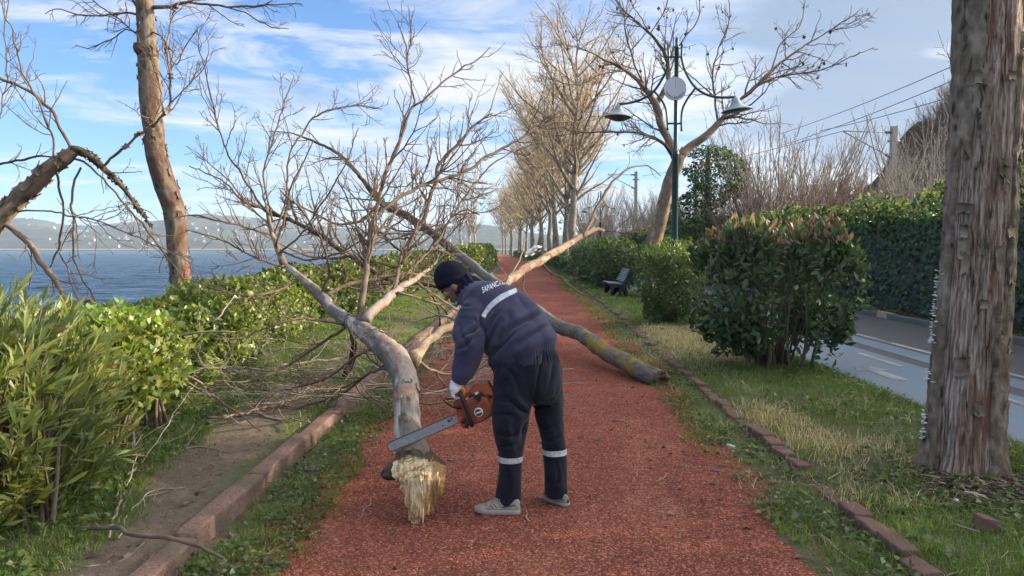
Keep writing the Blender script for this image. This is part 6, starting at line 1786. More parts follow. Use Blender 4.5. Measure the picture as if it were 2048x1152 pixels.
# ================================================================== STREET FURNITURE AND MASTS
def box(mb, cx, cy, cz, sx, sy, sz, rot=None, mi=0, bev=0.0):
    s = np.array([(-1, -1, -1), (1, -1, -1), (1, 1, -1), (-1, 1, -1), (-1, -1, 1), (1, -1, 1), (1, 1, 1), (-1, 1, 1)], float) * 0.5 * np.array([sx, sy, sz])
    if rot is not None: s = s @ np.asarray(rot).T
    mb.add(s + np.array([cx, cy, cz]), [[3, 2, 1, 0], [4, 5, 6, 7], [0, 1, 5, 4], [1, 2, 6, 5], [2, 3, 7, 6], [3, 0, 4, 7]], mi=mi)
def lathe(mb, cx, cy, prof, n=32, tilt=None, mi=0):
    a = np.arange(n) / n * 2 * np.pi
    pr = np.array(prof, float)
    V = np.stack([np.outer(pr[:, 0], np.cos(a)), np.outer(pr[:, 0], np.sin(a)), np.broadcast_to(pr[:, 1:2], (len(pr), n))], -1)
    if tilt is not None:
        o = np.array([0, 0, pr[0, 1]])
        V = (V - o) @ np.asarray(tilt).T + o
    mb.add((V + np.array([cx, cy, 0])).reshape(-1, 3), grid_quads(n, len(pr), 0, True), mi=mi)
def extrude(mb, poly, d0, d1, mi=0, conv=None):
    """closed outline (N,3) given at the near side; far side is conv(offset) of it"""
    A = np.asarray(poly, float); n = len(A)
    Bk = A + np.array([0, d1 - d0, 0])
    c = np.concatenate([A, Bk, [A.mean(0)], [Bk.mean(0)]])
    i = np.arange(n); j = (i + 1) % n
    mb.add(c, np.stack([i, j, j + n, i + n], 1), np.concatenate([np.stack([j, i, np.full(n, 2 * n)], 1), np.stack([i + n, j + n, np.full(n, 2 * n + 1)], 1)]), mi=mi)
def text_mesh(s, size=1.0, bold=0.0):
    cu = bpy.data.curves.new('lettering', 'FONT')
    cu.body = s; cu.size = size; cu.offset = bold; cu.resolution_u = 3
    o = bpy.data.objects.new('lettering', cu); COL.objects.link(o)
    dg = bpy.context.evaluated_depsgraph_get(); dg.update()
    me = bpy.data.meshes.new_from_object(o.evaluated_get(dg))
    V = np.array([v.co[:] for v in me.vertices]).reshape(-1, 3)
    F = [tuple(p.vertices) for p in me.polygons]
    bpy.data.objects.remove(o); bpy.data.meshes.remove(me); bpy.data.curves.remove(cu)
    return V, F
def add_faces(mb, V, F, mi=0):
    T = []
    for f in F:
        for k in range(1, len(f) - 1): T.append((f[0], f[k], f[k + 1]))
    mb.add(V, None, T, mi=mi)
m_green = flat('dark_green_paint', (0.012, 0.040, 0.036), 0.35, 0.5)
m_shade = flat('pale_grey_enamel', (0.24, 0.30, 0.33), 0.4, 0.5)
m_lens = flat('dark_lamp_glass', (0.05, 0.04, 0.035), 0.2, 0.5)
m_dial = flat('pale_disc', (0.50, 0.53, 0.57), 0.5, 0.4, var=0.05)
m_ink = flat('dark_ink', (0.10, 0.12, 0.14), 0.6, 0.3)
LY = 16.0
LX = float(P(1350, 400, LY)[0])
lamp = thing('street_lamp', 'nearest dark green lamp post with two bell shades and a round disc', 'street lamp', (LX, LY, 0), 'lamp posts along the path')
def LP(px, py, Y=None):
    Y = LY if Y is None else Y
    p = P(px, py, Y); return p
zl = lambda py: float(P(1350, py, LY)[2])
mb = MB(); lathe(mb, LX, LY, [(0.001, -0.05), (0.16, -0.05), (0.16, 0.25), (0.12, 0.32), (0.105, 0.9), (0.085, 1.0), (0.075, 1.2), (0.070, zl(312)), (0.076, zl(311)), (0.076, zl(304)), (0.048, zl(301)), (0.046, zl(98)), (0.055, zl(97)), (0.055, zl(93)), (0.035, zl(91)), (0.030, zl(86)), (0.042, zl(81)), (0.03, zl(76)), (0.001, zl(73))], 20)
mb.build('pole', m_green, lamp)
def yarm(px): return LY - 0.62 * (px - 1350) / 120.0
def arm(pts, r=0.027):
    q = np.array([(*LP(a, b, yarm(a)), 0) for a, b in pts])
    s = spline(q, 26)
    mb = MB(); tubes(mb, s[:, :3], np.full(26, r), 8); return mb
for pts in ([(1336, 92), (1337, 129), (1325.6, 155.5), (1308, 182), (1285.5, 197.5), (1258.8, 206), (1236, 208.5)], [(1364, 92), (1364.6, 122), (1373, 148), (1390.5, 174.6), (1415, 190), (1442, 195), (1471, 194)]):
    arm(pts).build('arm', m_green, lamp)
for pts in ([(1308, 182), (1323.7, 201), (1333, 224), (1335.5, 260)], [(1390.5, 176.5), (1373, 201), (1363.8, 224), (1363, 262)]):
    arm(pts, 0.024).build('brace', m_green, lamp)
for y_ in (114, 247):
    a, b = LP(1336, y_, yarm(1336)), LP(1364, y_, yarm(1364))
    mb = MB(); tubes(mb, np.array([a, b]), np.array([0.02, 0.02]), 8); mb.build('bracket', m_green, lamp)
mb = MB()
for x_, y0_, y1_ in ((1336, 92, 84), (1364, 92, 82)):
    tubes(mb, np.array([LP(x_, y0_, yarm(x_)), LP(x_, (y0_ + y1_) / 2, yarm(x_)), LP(x_, y1_, yarm(x_))]), np.array([0.02, 0.024, 0.004]), 8)
mb.build('finial', m_green, lamp)
dc = LP(1350.4, 177, LY - 0.09)
def disc(mb, c, r, y0, y1, n=48, mi=0):
    a = np.arange(n) / n * 2 * np.pi
    A = np.stack([c[0] + r * np.cos(a), np.full(n, y0), c[2] + r * np.sin(a)], -1)
    extrude(mb, A, y0, y1, mi)
mb = MB(); disc(mb, dc, 0.245, dc[1], dc[1] + 0.05); d_ob = mb.build('disc', m_dial, lamp, smooth=False)
mb = MB()
a = np.linspace(0, 2 * np.pi, 49)[:-1]
ring = np.stack([dc[0] + 0.246 * np.cos(a), np.full(48, dc[1] + 0.02), dc[2] + 0.246 * np.sin(a)], -1)
tubes(mb, np.concatenate([ring, ring[:2]]), np.full(50, 0.007), 6, cap=False); mb.build('rim', m_green, d_ob)
mb = MB()
msg = 'SAPANCA BELEDİYESİ'
for i, ch in enumerate(msg):
    if ch == ' ': continue
    V, F = text_mesh(ch, 0.052, 0.0012)
    th_ = math.radians(205 + 130 * i / (len(msg) - 1))
    V = V - np.array([V[:, 0].mean(), 0, 0])
    q = th_ + math.pi / 2
    x = V[:, 0] * math.cos(q) - V[:, 1] * math.sin(q) + 0.215 * math.cos(th_)
    z = V[:, 0] * math.sin(q) + V[:, 1] * math.cos(q) + 0.215 * math.sin(th_)
    add_faces(mb, np.stack([dc[0] + x, np.full(len(x), dc[1] - 0.003), dc[2] + z], 1), F)
mb.add([(dc[0] - 0.003, dc[1] - 0.003, dc[2]), (dc[0] + 0.003, dc[1] - 0.003, dc[2]), (dc[0] + 0.003, dc[1] - 0.003, dc[2] + 0.2), (dc[0] - 0.003, dc[1] - 0.003, dc[2] + 0.2)], [[0, 1, 2, 3]])
mb.build('lettering', m_ink, d_ob, smooth=False)
for (px_, py_, tl) in ((1237.5, 208, 0.05), (1470.5, 193, -0.12)):
    Yl_ = yarm(px_); c_ = LP(px_, py_, Yl_)
    R_ = np.array(Matrix.Rotation(tl, 3, 'Y'))
    z = c_[2]
    mb = MB(); lathe(mb, c_[0], c_[1], [(0.002, z), (0.035, z), (0.04, z - 0.03), (0.075, z - 0.05), (0.085, z - 0.09), (0.115, z - 0.155), (0.175, z - 0.215), (0.27, z - 0.262), (0.315, z - 0.282), (0.318, z - 0.298), (0.29, z - 0.292), (0.16, z - 0.22), (0.1, z - 0.14)], 36, R_)
    h_ = mb.build('lamp_shade', m_shade, lamp)
    mb = MB(); lathe(mb, c_[0], c_[1], [(0.27, z - 0.289), (0.235, z - 0.325), (0.15, z - 0.365), (0.06, z - 0.385), (0.001, z - 0.388)], 28, R_)
    if tl < 0:
        mb = MB(); lathe(mb, c_[0], c_[1], [(0.285, z - 0.291), (0.2, z - 0.30), (0.001, z - 0.305)], 28, R_)
    mb.build('lens', m_lens, h_)
def copy_tree(o, parent=None):
    c = o.copy(); COL.objects.link(c)
    if parent is not None: c.parent = parent
    for ch in list(o.children): copy_tree(ch, c)
    return c
for i, (y, off) in enumerate(((41.6, 2.6), (66, 2.45), (92, 2.4), (118, 2.4))):
    c_ = copy_tree(lamp); c_.location = (float(cpath(y)) + off, y, 0)
    c_['label'] = ('second dark green twin lamp post along the path, in front of a plane trunk', 'third lamp post along the path, half hidden by the plane trees', 'fourth lamp post along the path, far among the plane trunks', 'farthest lamp post visible among the plane trunks')[i]

# --- bench
m_bench = flat('dark_cast_iron', (0.022, 0.026, 0.034), 0.45, 0.5)
m_slat = flat('grey_slat', (0.17, 0.18, 0.215), 0.5, 0.4)
BX, BY = 2.98, 22.4
bench = thing('park_bench', 'black park bench with arched cast legs and slatted back facing the path', 'bench', (BX + 0.3, BY + 0.75, 0.05))
side = [(0.02, 0.43), (0.0, 0.40), (0.06, 0.36), (0.07, 0.02), (0.13, 0.02), (0.14, 0.22), (0.20, 0.31), (0.29, 0.28), (0.33, 0.18), (0.31, 0.02), (0.37, 0.02), (0.40, 0.14), (0.46, 0.22), (0.53, 0.16), (0.55, 0.02), (0.61, 0.02), (0.61, 0.16), (0.55, 0.32), (0.60, 0.46), (0.72, 0.86), (0.70, 0.90), (0.66, 0.89), (0.58, 0.66), (0.48, 0.42), (0.3, 0.40)]
for y_ in (BY, BY + 1.5):
    mb = MB(); extrude(mb, [(BX + a, y_, 0.045 + b) for a, b in side], 0, 0.06); mb.build('end_frame', m_bench, bench, smooth=False)
for k in range(6):
    mb = MB(); box(mb, BX + 0.055 + 0.082 * k, BY + 0.78, 0.045 + 0.447 - 0.006 * k, 0.062, 1.58, 0.022); mb.build('seat_slat', m_slat, bench, smooth=False)
for k in range(8):
    f = (k + 0.5) / 8
    mb = MB(); box(mb, BX + 0.475 + 0.20 * f, BY + 0.78, 0.045 + 0.48 + 0.40 * f, 0.02, 1.58, 0.036, np.array(Matrix.Rotation(0.4, 3, 'Y'))); mb.build('back_slat', m_slat, bench, smooth=False)
# pale concrete edge by the bench
# --- railway masts and wires
m_mast = flat('pale_concrete', (0.34, 0.32, 0.29), 0.85, 0.2, scale=4)
m_steel = flat('grey_steel', (0.20, 0.20, 0.21), 0.5, 0.5)
m_insul = flat('brown_insulator', (0.08, 0.05, 0.04), 0.4, 0.5)
def mast(px, ytop, Y, w, label):
    top = P(px, ytop, Y)
    t = thing('railway_mast', label, 'mast', (top[0], Y, 0), 'railway masts')
    mb = MB(); s = w / 2
    pr = [(-s, -s), (s, -s), (s, s), (-s, s)]
    A = np.array([(top[0] + a * 1.25, Y + b * 1.25, -0.2) for a, b in pr] + [(top[0] + a, Y + b, top[2]) for a, b in pr])
    mb.add(A, [[0, 1, 5, 4], [1, 2, 6, 5], [2, 3, 7, 6], [3, 0, 4, 7], [4, 5, 6, 7]]); mb.build('pole', m_mast, t, smooth=False)
    m = Y / FPX
    def L(dx, dy): return np.array([top[0] + dx * m, Y - s * 0.2, top[2] - dy * m])
    k = 40.0 / Y
    for pts, r in (([L(-4 * k, 12 * k), L(-100 * k, 9 * k)], 0.028), ([L(-4 * k, 61 * k), L(-101 * k, 10 * k)], 0.035), ([L(-12 * k, 30 * k - 1), L(12 * k, 30 * k - 1)], 0.06)):
        mb = MB(); tubes(mb, np.array(pts), np.array([r, r]), 8); mb.build('arm', m_steel, t)
    for a, b in ((L(-5 * k, 12 * k), L(-18 * k, 11.5 * k)), (L(-5 * k, 61 * k), L(-16 * k, 55 * k))):
        mb = MB(); q = np.linspace(0, 1, 9)[:, None]
        tubes(mb, a[None] * (1 - q) + b[None] * q, np.tile([0.05, 0.09], 5)[:9], 8); mb.build('insulator', m_insul, t)
    return t
mast(1788, 253, 40, 0.28, 'concrete railway mast with a slanting bracket arm above the ivy wall')
mast(1272, 343, 72, 0.26, 'thin far railway mast between lamp post and avenue trees')
m_wire = flat('dark_wire', (0.05, 0.05, 0.055), 0.5, 0.5)
for (a, b, lb) in (((1560, 268, 52), (2300, -45, 18), 'upper railway wire running above the ivy wall'), ((1560, 292, 52), (2300, -10, 18), 'middle railway wire running above the ivy wall'), ((1640, 262, 44), (2300, 60, 20), 'lowest railway wire over the bare trees'), ((1686, 262, 40), (1285, 352, 72), 'railway wire between the two masts')):
    p0, p1 = P(*a), P(*b)
    q = np.linspace(0, 1, 24)[:, None]
    w_ = p0 * (1 - q) + p1 * q; w_[:, 2] -= 0.25 * np.sin(np.pi * q[:, 0])
    mb = MB(); tubes(mb, w_, np.full(24, 0.018), 5)
    tag(mb.build('overhead_wire', m_wire), lb, 'wire', 'railway wires')

# ================================================================== LOOSE BRANCHES, DEBRIS
rng = np.random.default_rng(300)
def loose(label, rows, d1=2.2, d2=3.0, d3=2.5, mat=None, l1=0.5, seed=0, trop=-0.02, z=0.0, rt=0.0016, group=None, name='fallen_branch', wob=0.8):
    out = []
    for px, py, w in rows:
        g = G(px, py, 0.05); out.append((g[0], g[1], 0.0, 0.5 * w * g[1] / FPX))
    out = np.array(out)
    zz = ground_z(out[:, 0], out[:, 1]) + out[:, 3] * 0.9 + z
    if len(rows) == 5 and rows[0] == (150, 1082, 13): zz = np.array([0.12, 0.13, 0.145, 0.15, 0.13])
    kl = kerb_l(out[:, 1])
    out[:, 2] = np.maximum(zz, np.where(np.abs(out[:, 0] - kl) < 0.16, 0.145 + out[:, 3], 0))
    a_, b_ = limb_line(out, 0.04, wob, seed, raw=True)
    t = thing(name, label, 'branch', a_[0], group)
    mb = MB(); limb_mesh(mb, a_, b_, 9, 0.14, 7, seed); mb.build('wood', mat or m_twig_grey, t)
    if d1: twig_set(t, [(a_, b_)], rng, mat or m_twig_grey, d1, d2, d3, l1, 0.5, 0.09, trop, rt, tmin=0.2)
loose('grey branch lying across the kerb at the lower left corner', [(150, 1082, 13), (222, 1090, 14), (300, 1118, 14), (372, 1134, 13), (446, 1150, 12)], 0.0, seed=1, mat=m_twig)
loose('zigzag twig with two prongs lying on the left verge below the oleander', [(218, 1092, 8), (226, 1050, 8), (232, 1035, 8), (250, 1010, 8), (252, 975, 8), (258, 958, 8), (272, 945, 7), (262, 925, 6), (252, 905, 6), (246, 880, 5), (250, 850, 4)], 3.0, 3.0, 2.0, seed=2)
loose('forked grey twig lying beside the zigzag twig on the left verge', [(236, 1092, 6), (242, 1065, 6), (258, 1040, 6), (262, 1030, 6), (285, 1010, 6), (300, 994, 6), (330, 990, 5), (372, 984, 3)], 3.5, 3.0, 2.0, seed=3)
loose('thin twig fan on the bare soil of the left verge', [(258, 925, 5), (290, 918, 6), (340, 912, 5), (400, 900, 4), (460, 912, 2.5)], 4.5, 3.5, 2.0, seed=4)
loose('long twig bridging soil and kerb at the lower left', [(170, 1150, 5), (240, 1135, 5), (290, 1125, 4)], 0.0, seed=5)
for k_, (rows, lb) in enumerate((([(640, 1042, 4), (600, 1065, 4), (545, 1090, 4), (490, 1112, 4), (430, 1140, 4)], 'long thin twig lying from the left grass onto the red path'),
                                 ([(620, 870, 5), (560, 850, 6), (500, 838, 7), (440, 842, 5)], 'grey branch lying flat on the soil left of the kerb'),
                                 ([(742, 985, 3), (735, 1000, 4), (722, 1018, 3)], 'short crooked twig on the red path left of the splintered butt'),
                                 ([(1040, 985, 4), (1050, 1008, 5), (1066, 1030, 5), (1064, 1048, 4)], 'small forked twig lying between the shoes of the worker'),
                                 ([(1135, 1070, 3), (1160, 1078, 3), (1190, 1090, 2)], 'thin straight twig on the red path in the right foreground'),
                                 ([(1548, 1012, 5), (1600, 1038, 6), (1650, 1062, 6), (1700, 1098, 5), (1730, 1115, 3)], 'long grey twig lying in the grass along the right kerb'),
                                 ([(1860, 1160, 7), (1920, 1142, 7), (1975, 1134, 7), (2060, 1128, 7)], 'curved grey branch in the grass at the lower right corner'),
                                 ([(1800, 990, 5), (1850, 1000, 5), (1880, 1016, 5), (1910, 1042, 4)], 'bent brown twig in the grass left of the bark litter'),
                                 ([(1312, 950, 3), (1322, 944, 4), (1332, 938, 4)], 'short stick on the red path near the right kerb'))):
    loose(lb, rows, (0, 3.0, 0, 0, 0, 0.6, 0.8, 0, 0)[k_], 1.5, 1.0, seed=10 + k_, l1=0.3)
# brush heap: many branches on the left verge and behind the man, lifted a little
heap = []
for k in range(46):
    if k < 30:
        px_, py_ = rng.uniform(330, 700), rng.uniform(700, 860)
    else:
        px_, py_ = rng.uniform(840, 1010), rng.uniform(690, 830)
    g = G(px_, py_)
    a = rng.uniform(-0.5, 0.9) + (math.pi if rng.uniform() < 0.5 else 0)
    L = rng.uniform(0.9, 2.2)
    t_ = np.linspace(0, 1, 5)
    pts = np.stack([g[0] + L * (t_ - 0.5) * math.cos(a), g[1] + L * (t_ - 0.5) * math.sin(a), 0.06 + rng.uniform(0.0, 0.28) + rng.uniform(-0.1, 0.25) * t_, np.linspace(rng.uniform(0.008, 0.02), 0.003, 5)], 1)
    pts[:, :2] += rng.normal(0, 0.05, (5, 2))
    pts[:, 2] = np.maximum(pts[:, 2], ground_z(pts[:, 0], pts[:, 1]) + 0.02)
    a_, b_ = limb_line(pts, 0.05, 1.0, 60 + k, raw=True)
    t = thing('fallen_branch', 'grey leafless branch in the tangle on the left verge beside the kerb' if k < 30 else 'grey leafless branch in the tangle on the red path behind the chainsaw', 'branch', a_[0], 'branches tangled on the left verge' if k < 30 else 'branches tangled behind the chainsaw')
    mb = MB(); limb_mesh(mb, a_, b_, 7, 0.14, 7, k); mb.build('wood', m_twig_grey if k % 3 else m_bark_tan, t)
    twig_set(t, [(a_, b_)], rng, m_twig_grey, 4.0, 4.0, 3.0, 0.45, 0.5, 0.12, 0.0, 0.0018, tmin=0.1)
# barked pieces beside the hedge
for k_, (rows, lb, mt) in enumerate((
    ([(273, 716, 5.9, 8), (320, 738, 5.9, 8), (395, 778, 5.9, 8), (460, 815, 5.8, 7), (522, 862, 5.6, 4)], 'straight tan branch leaning from the hedge down to the soil', m_bark_tan),
    ([(290, 728, 6.1, 12), (330, 745, 6.1, 12), (372, 752, 6.1, 11), (404, 768, 6.1, 9)], 'short thick broken branch stuck in the hedge front', m_bark_tan),
    ([(295, 693, 6.2, 11), (318, 696, 6.2, 11), (348, 682, 6.2, 10)], 'orange-brown stub of a branch lodged in the hedge', m_bark_tan),
    ([(300, 690, 6.4, 5), (345, 672, 6.4, 6), (400, 665, 6.4, 6), (470, 664, 6.4, 4)], 'thin grey branch lying on top of the hedge', m_twig_grey),
    ([(200, 700, 5.2, 6), (228, 730, 5.2, 6), (246, 752, 5.3, 6), (248, 800, 5.4, 6), (244, 850, 5.5, 6), (250, 890, 5.6, 5)], 'curved grey branch hanging between oleander and hedge', m_twig_grey),
    ([(415, 835, 5.9, 9), (470, 832, 6.1, 8), (520, 818, 6.4, 7), (590, 812, 6.7, 6), (640, 822, 6.8, 4)], 'tan branch with a broken pale end lying by the hedge foot', m_bark_tan),
    ([(505, 745, 7.8, 9), (530, 768, 7.6, 9), (560, 798, 7.2, 8), (572, 806, 7.1, 6)], 'brown broken branch leaning at the hedge foot', m_bark_tan),
    ([(400, 650, 7.0, 5), (430, 640, 7.0, 5), (455, 612, 7.1, 5), (470, 590, 7.2, 3)], 'pale twig standing up out of the hedge top', m_twig_grey))):
    a_, b_ = limb_line(rows, 0.05, 0.7, 220 + k_)
    t = thing('fallen_branch', lb, 'branch', a_[-1])
    mb = MB(); limb_mesh(mb, a_, b_, 9, 0.15, 7, k_); mb.build('wood', mt, t)
    twig_set(t, [(a_, b_)], rng, m_twig_grey, 2.4, 3.0, 2.5, 0.4, 0.5, 0.1, 0.0, 0.0017, tmin=0.15)
# white cloth caught on the pale limb
m_cloth = flat('white_cloth', (0.74, 0.74, 0.73), 0.85, 0.2, var=0.06)
g = np.linspace(0, 1, 26); U, Vv = np.meshgrid(g, g)
cx = 1050 + 34 * U; cy = 510 - 14 * U - 5 * np.sin(U * 3) + 16 * (Vv - 0.35) * (0.5 + 0.5 * np.sin(np.pi * np.clip(U, 0.08, 1)))
dd = 10.35 + 0.10 * (fbm(np.stack([U * 3, Vv * 3, 0 * U], -1), 1.6, 6, 4) - 0.5) * 2 + 0.06 * np.cos(Vv * 6)
V = np.array([[P(cx[i, j], cy[i, j], dd[i, j]) for j in range(26)] for i in range(26)])
V[..., 2] += 0.03 * (fbm(np.stack([U * 5, Vv * 5, 1 + 0 * U], -1), 1.3, 9, 3) - 0.5)
mb = MB(); mb.add(V.reshape(-1, 3), grid_quads(26, 26)); Vb = V + np.array([0, 0.004, 0]); mb.add(Vb.reshape(-1, 3), grid_quads(26, 26)[:, ::-1])
tag(mb.build('cloth', m_cloth), 'crumpled white rag caught on a twig of the pale limb', 'rag')
# litter under the dead trunk: bark slivers, straw, brick piece
m_chip = NM('bark_chip', 0.95, 0.1); m_chip.color(m_chip.attr())
def chips(n, cx, cy, sx, sy, cols, rng, lo, hi, name, mat=None, slender=5.0):
    x = rng.normal(cx, sx, n); y = rng.normal(cy, sy, n)
    z = ground_z(x, y) + rng.uniform(0.004, 0.03, n)
    a = rng.uniform(0, 6.28, n); L = rng.uniform(lo, hi, n); w = L / slender * rng.uniform(0.5, 1.4, n)
    d = np.stack([np.cos(a), np.sin(a), rng.normal(0, 0.15, n)], 1); s = np.stack([-np.sin(a), np.cos(a), rng.normal(0, 0.2, n)], 1)
    c0 = np.stack([x, y, z], 1)
    t = np.array([(-1, -1), (1, -0.7), (0.9, 0.9), (-0.8, 1)])
    top = c0[:, None] + d[:, None] * (t[None, :, :1] * L[:, None, None] / 2) + s[:, None] * (t[None, :, 1:] * w[:, None, None] / 2)
    bot = top - np.array([0, 0, 0.004])
    V = np.concatenate([top, bot], 1).reshape(-1, 3)
    q = np.array([[0, 1, 2, 3], [7, 6, 5, 4], [0, 4, 5, 1], [1, 5, 6, 2], [2, 6, 7, 3], [3, 7, 4, 0]])
    mb = MB(); mb.add(V, (q[None] + (np.arange(n) * 8)[:, None, None]).reshape(-1, 4), None, np.repeat(pick(rng, cols, n), 8, 0))
    return mb.build(name, mat or m_chip.m, smooth=False, kind='stuff')
CH = [(0.10, 0.065, 0.045), (0.06, 0.042, 0.03), (0.16, 0.115, 0.085), (0.22, 0.17, 0.12), (0.04, 0.03, 0.024)]
chips(2600, 3.02, 4.45, 0.36, 0.24, CH, rng, 0.015, 0.07, 'bark_litter')
chips(500, 3.0, 4.45, 0.45, 0.3, [(0.42, 0.36, 0.25), (0.34, 0.27, 0.17)], rng, 0.04, 0.16, 'straw_litter', slender=22)
chips(150, 2.0, 5.2, 0.35, 1.2, CH, rng, 0.015, 0.05, 'bark_litter', slender=2)
n = 520
y = 2.6 + 7 * rng.uniform(0, 1, n) ** 1.6
s_ = np.where(rng.uniform(0, 1, n) < 0.45, 1, 0)
x = np.where(s_ == 1, kerb_l(y) + rng.normal(0.2, 0.35, n), kerb_r(y) - np.abs(rng.normal(0.15, 0.45, n)))
pos = np.stack([x, y, ground_z(x, y) + 0.012], -1)
mb = MB(); leaves(mb, S_ROUND_L, pos, nrm(rng.normal(0, 1, (n, 3)) * np.array([1, 1, 0.3])), rng.uniform(0.5, 1.2, n), pick(rng, [(0.14, 0.085, 0.055), (0.21, 0.15, 0.11), (0.08, 0.055, 0.042), (0.26, 0.21, 0.17)], n), rng, 1.2)
mb.build('leaf_litter', m_leaf_dull, kind='stuff')
m_palewood = flat('pale_rotten_wood', (0.36, 0.29, 0.23), 0.9, 0.1, var=0.35, scale=60)
def slab(px, py, L, w, h, rot, mat, name, label, cat, seed):
    g = G(px, py, 0.05)
    mbx = rounded_block(w, L, h, 0.01, seed, 0.012)
    me = mbx.mesh(name); me.materials.append(mat)
    o = link(name, me); o.location = (g[0], g[1], float(ground_z(g[:1], g[1:2])[0]) + h * 0.4); o.rotation_euler = (0.08, 0.15, rot)
    tag(o, label, cat)
slab(1952, 998, 0.13, 0.045, 0.03, 0.9, m_palewood, 'wood_piece', 'pale flaked piece of wood in the litter below the dead trunk', 'wood', 3)
slab(1735, 850, 0.14, 0.05, 0.03, 1.3, m_palewood, 'wood_piece', 'yellowish piece of wood in the dry grass left of the dead trunk', 'wood', 4)
slab(1972, 1062, 0.11, 0.08, 0.09, 0.4, m_brick.m, 'brick', 'loose brown brick half buried in the grass below the litter', 'brick', 5)
m_paper = flat('white_paper', (0.70, 0.71, 0.70), 0.8, 0.2, var=0.08, scale=40)
slab(1914, 1006, 0.035, 0.02, 0.014, 0.2, m_paper, 'paper_scrap', 'small white scrap of paper left of the pale wood piece', 'paper', 6)
slab(1932, 978, 0.05, 0.04, 0.012, 0.9, m_paper, 'paper_scrap', 'crumpled white scrap above the pale wood piece', 'paper', 7)
slab(1462, 880, 0.06, 0.045, 0.03, 0.6, m_paper, 'paper_scrap', 'white crumpled paper on the grass edge of the red path', 'paper', 8)
m_barkchip = flat('grey_bark_piece', (0.14, 0.12, 0.11), 0.95, 0.1, var=0.3, scale=40)
for k_, (a, b, L, w, r_, lb) in enumerate(((905, 908, 0.08, 0.035, 1.4, 'small grey bark flake on the path just left of the worker'), (930, 906, 0.06, 0.025, 1.5, 'smaller grey bark flake on the path close to the trouser leg'), (1240, 832, 0.13, 0.04, 1.5, 'brown bark flake on the path below the lichen-covered log'), (620, 922, 0.13, 0.09, 0.4, 'dark bark piece in the grass beside the left kerb'), (745, 862, 0.10, 0.05, 1.2, 'grey bark flake on the path edge left of the saw bar'), (1425, 876, 0.07, 0.05, 0.3, 'grey bark flake in the grass edge left of the white paper'), (1430, 928, 0.07, 0.04, 1.1, 'brown bark flake below the white paper on the path edge'))):
    slab(a, b, L, w, 0.018, r_, m_barkchip, 'bark_piece', lb, 'bark', 20 + k_)
slab(1775, 633, 0.4, 0.2, 0.16, 0.4, m_palewood, 'rock', 'pale stone at the foot of the ivy wall', 'stone', 31)
# ================================================================== THE MAN AND HIS CHAINSAW
def loft(rows, S=28, cap=True):
    """closed body of elliptical rings: (px, py, distance, half width px, half depth m)"""
    r = np.array(rows, float)
    ctr = np.array([P(a, b, c) for a, b, c in r[:, :3]])
    s = spline(np.concatenate([ctr, (r[:, 3] * r[:, 2] / FPX)[:, None], r[:, 4:5]], 1), max(10, len(r) * 5))
    C, hw, hd = s[:, :3], s[:, 3], s[:, 4]
    T = np.gradient(C, axis=0); T = nrm(T)
    vd = nrm(C - CAMP)
    e1 = nrm(np.cross(T, vd)); e2 = np.cross(e1, T)
    a = np.arange(S) / S * 2 * np.pi
    V = C[:, None] + e1[:, None] * (hw[:, None] * np.cos(a))[..., None] + e2[:, None] * (hd[:, None] * np.sin(a))[..., None]
    K = len(C)
    Q = grid_quads(S, K, 0, True)
    Vf = np.concatenate([V.reshape(-1, 3), C[:1], C[-1:]])
    i = np.arange(S); j = (i + 1) % S
    T3 = np.concatenate([np.stack([j, i, np.full(S, K * S)], 1), np.stack([i + (K - 1) * S, j + (K - 1) * S, np.full(S, K * S + 1)], 1)])
    return Vf, Q, T3
def ellipsoid(c, ax, rad, n=20, m=14):
    th_ = np.linspace(0, np.pi, m); ph = np.arange(n) / n * 2 * np.pi
    u_ = np.stack([np.outer(np.sin(th_), np.cos(ph)), np.outer(np.sin(th_), np.sin(ph)), np.broadcast_to(np.cos(th_)[:, None], (m, n))], -1) * np.array(rad)
    V = np.asarray(c) + u_ @ np.asarray(ax)
    return V.reshape(-1, 3), grid_quads(n, m, 0, True), None
def remesh(parts, voxel, smooth=6, fac=0.5):
    mb = MB()
    for V, Q, T in parts: mb.add(V, Q, T)
    me = mb.mesh('tmp', attr=False)
    o = bpy.data.objects.new('tmp', me); COL.objects.link(o)
    m = o.modifiers.new('r', 'REMESH'); m.mode = 'VOXEL'; m.voxel_size = voxel
    if smooth:
        s_ = o.modifiers.new('s', 'SMOOTH'); s_.iterations = smooth; s_.factor = fac
    dg = bpy.context.evaluated_depsgraph_get(); dg.update()
    e = bpy.data.meshes.new_from_object(o.evaluated_get(dg))
    n = len(e.vertices)
    V = np.empty(n * 3, np.float32); e.vertices.foreach_get('co', V)
    N = np.empty(n * 3, np.float32); e.vertices.foreach_get('normal', N)
    F = np.empty(len(e.loops), np.int32); e.loops.foreach_get('vertex_index', F)
    tot = np.array([p.loop_total for p in e.polygons])
    Q = F.reshape(-1, 4) if (tot == 4).all() else None
    bpy.data.objects.remove(o); bpy.data.meshes.remove(me); bpy.data.meshes.remove(e)
    return V.reshape(-1, 3).astype(float), Q, N.reshape(-1, 3).astype(float)
def project(V):
    cp, sp = math.cos(PITCH), math.sin(PITCH)
    d = V - CAMP
    z = d[:, 1] * cp - d[:, 2] * sp; y = d[:, 1] * sp + d[:, 2] * cp
    return 1024 + FPX * d[:, 0] / z, 576 - FPX * y / z
def bvh_of(V, Q): return BVHTree.FromPolygons([Vector(v) for v in V], [tuple(int(i) for i in q) for q in Q])

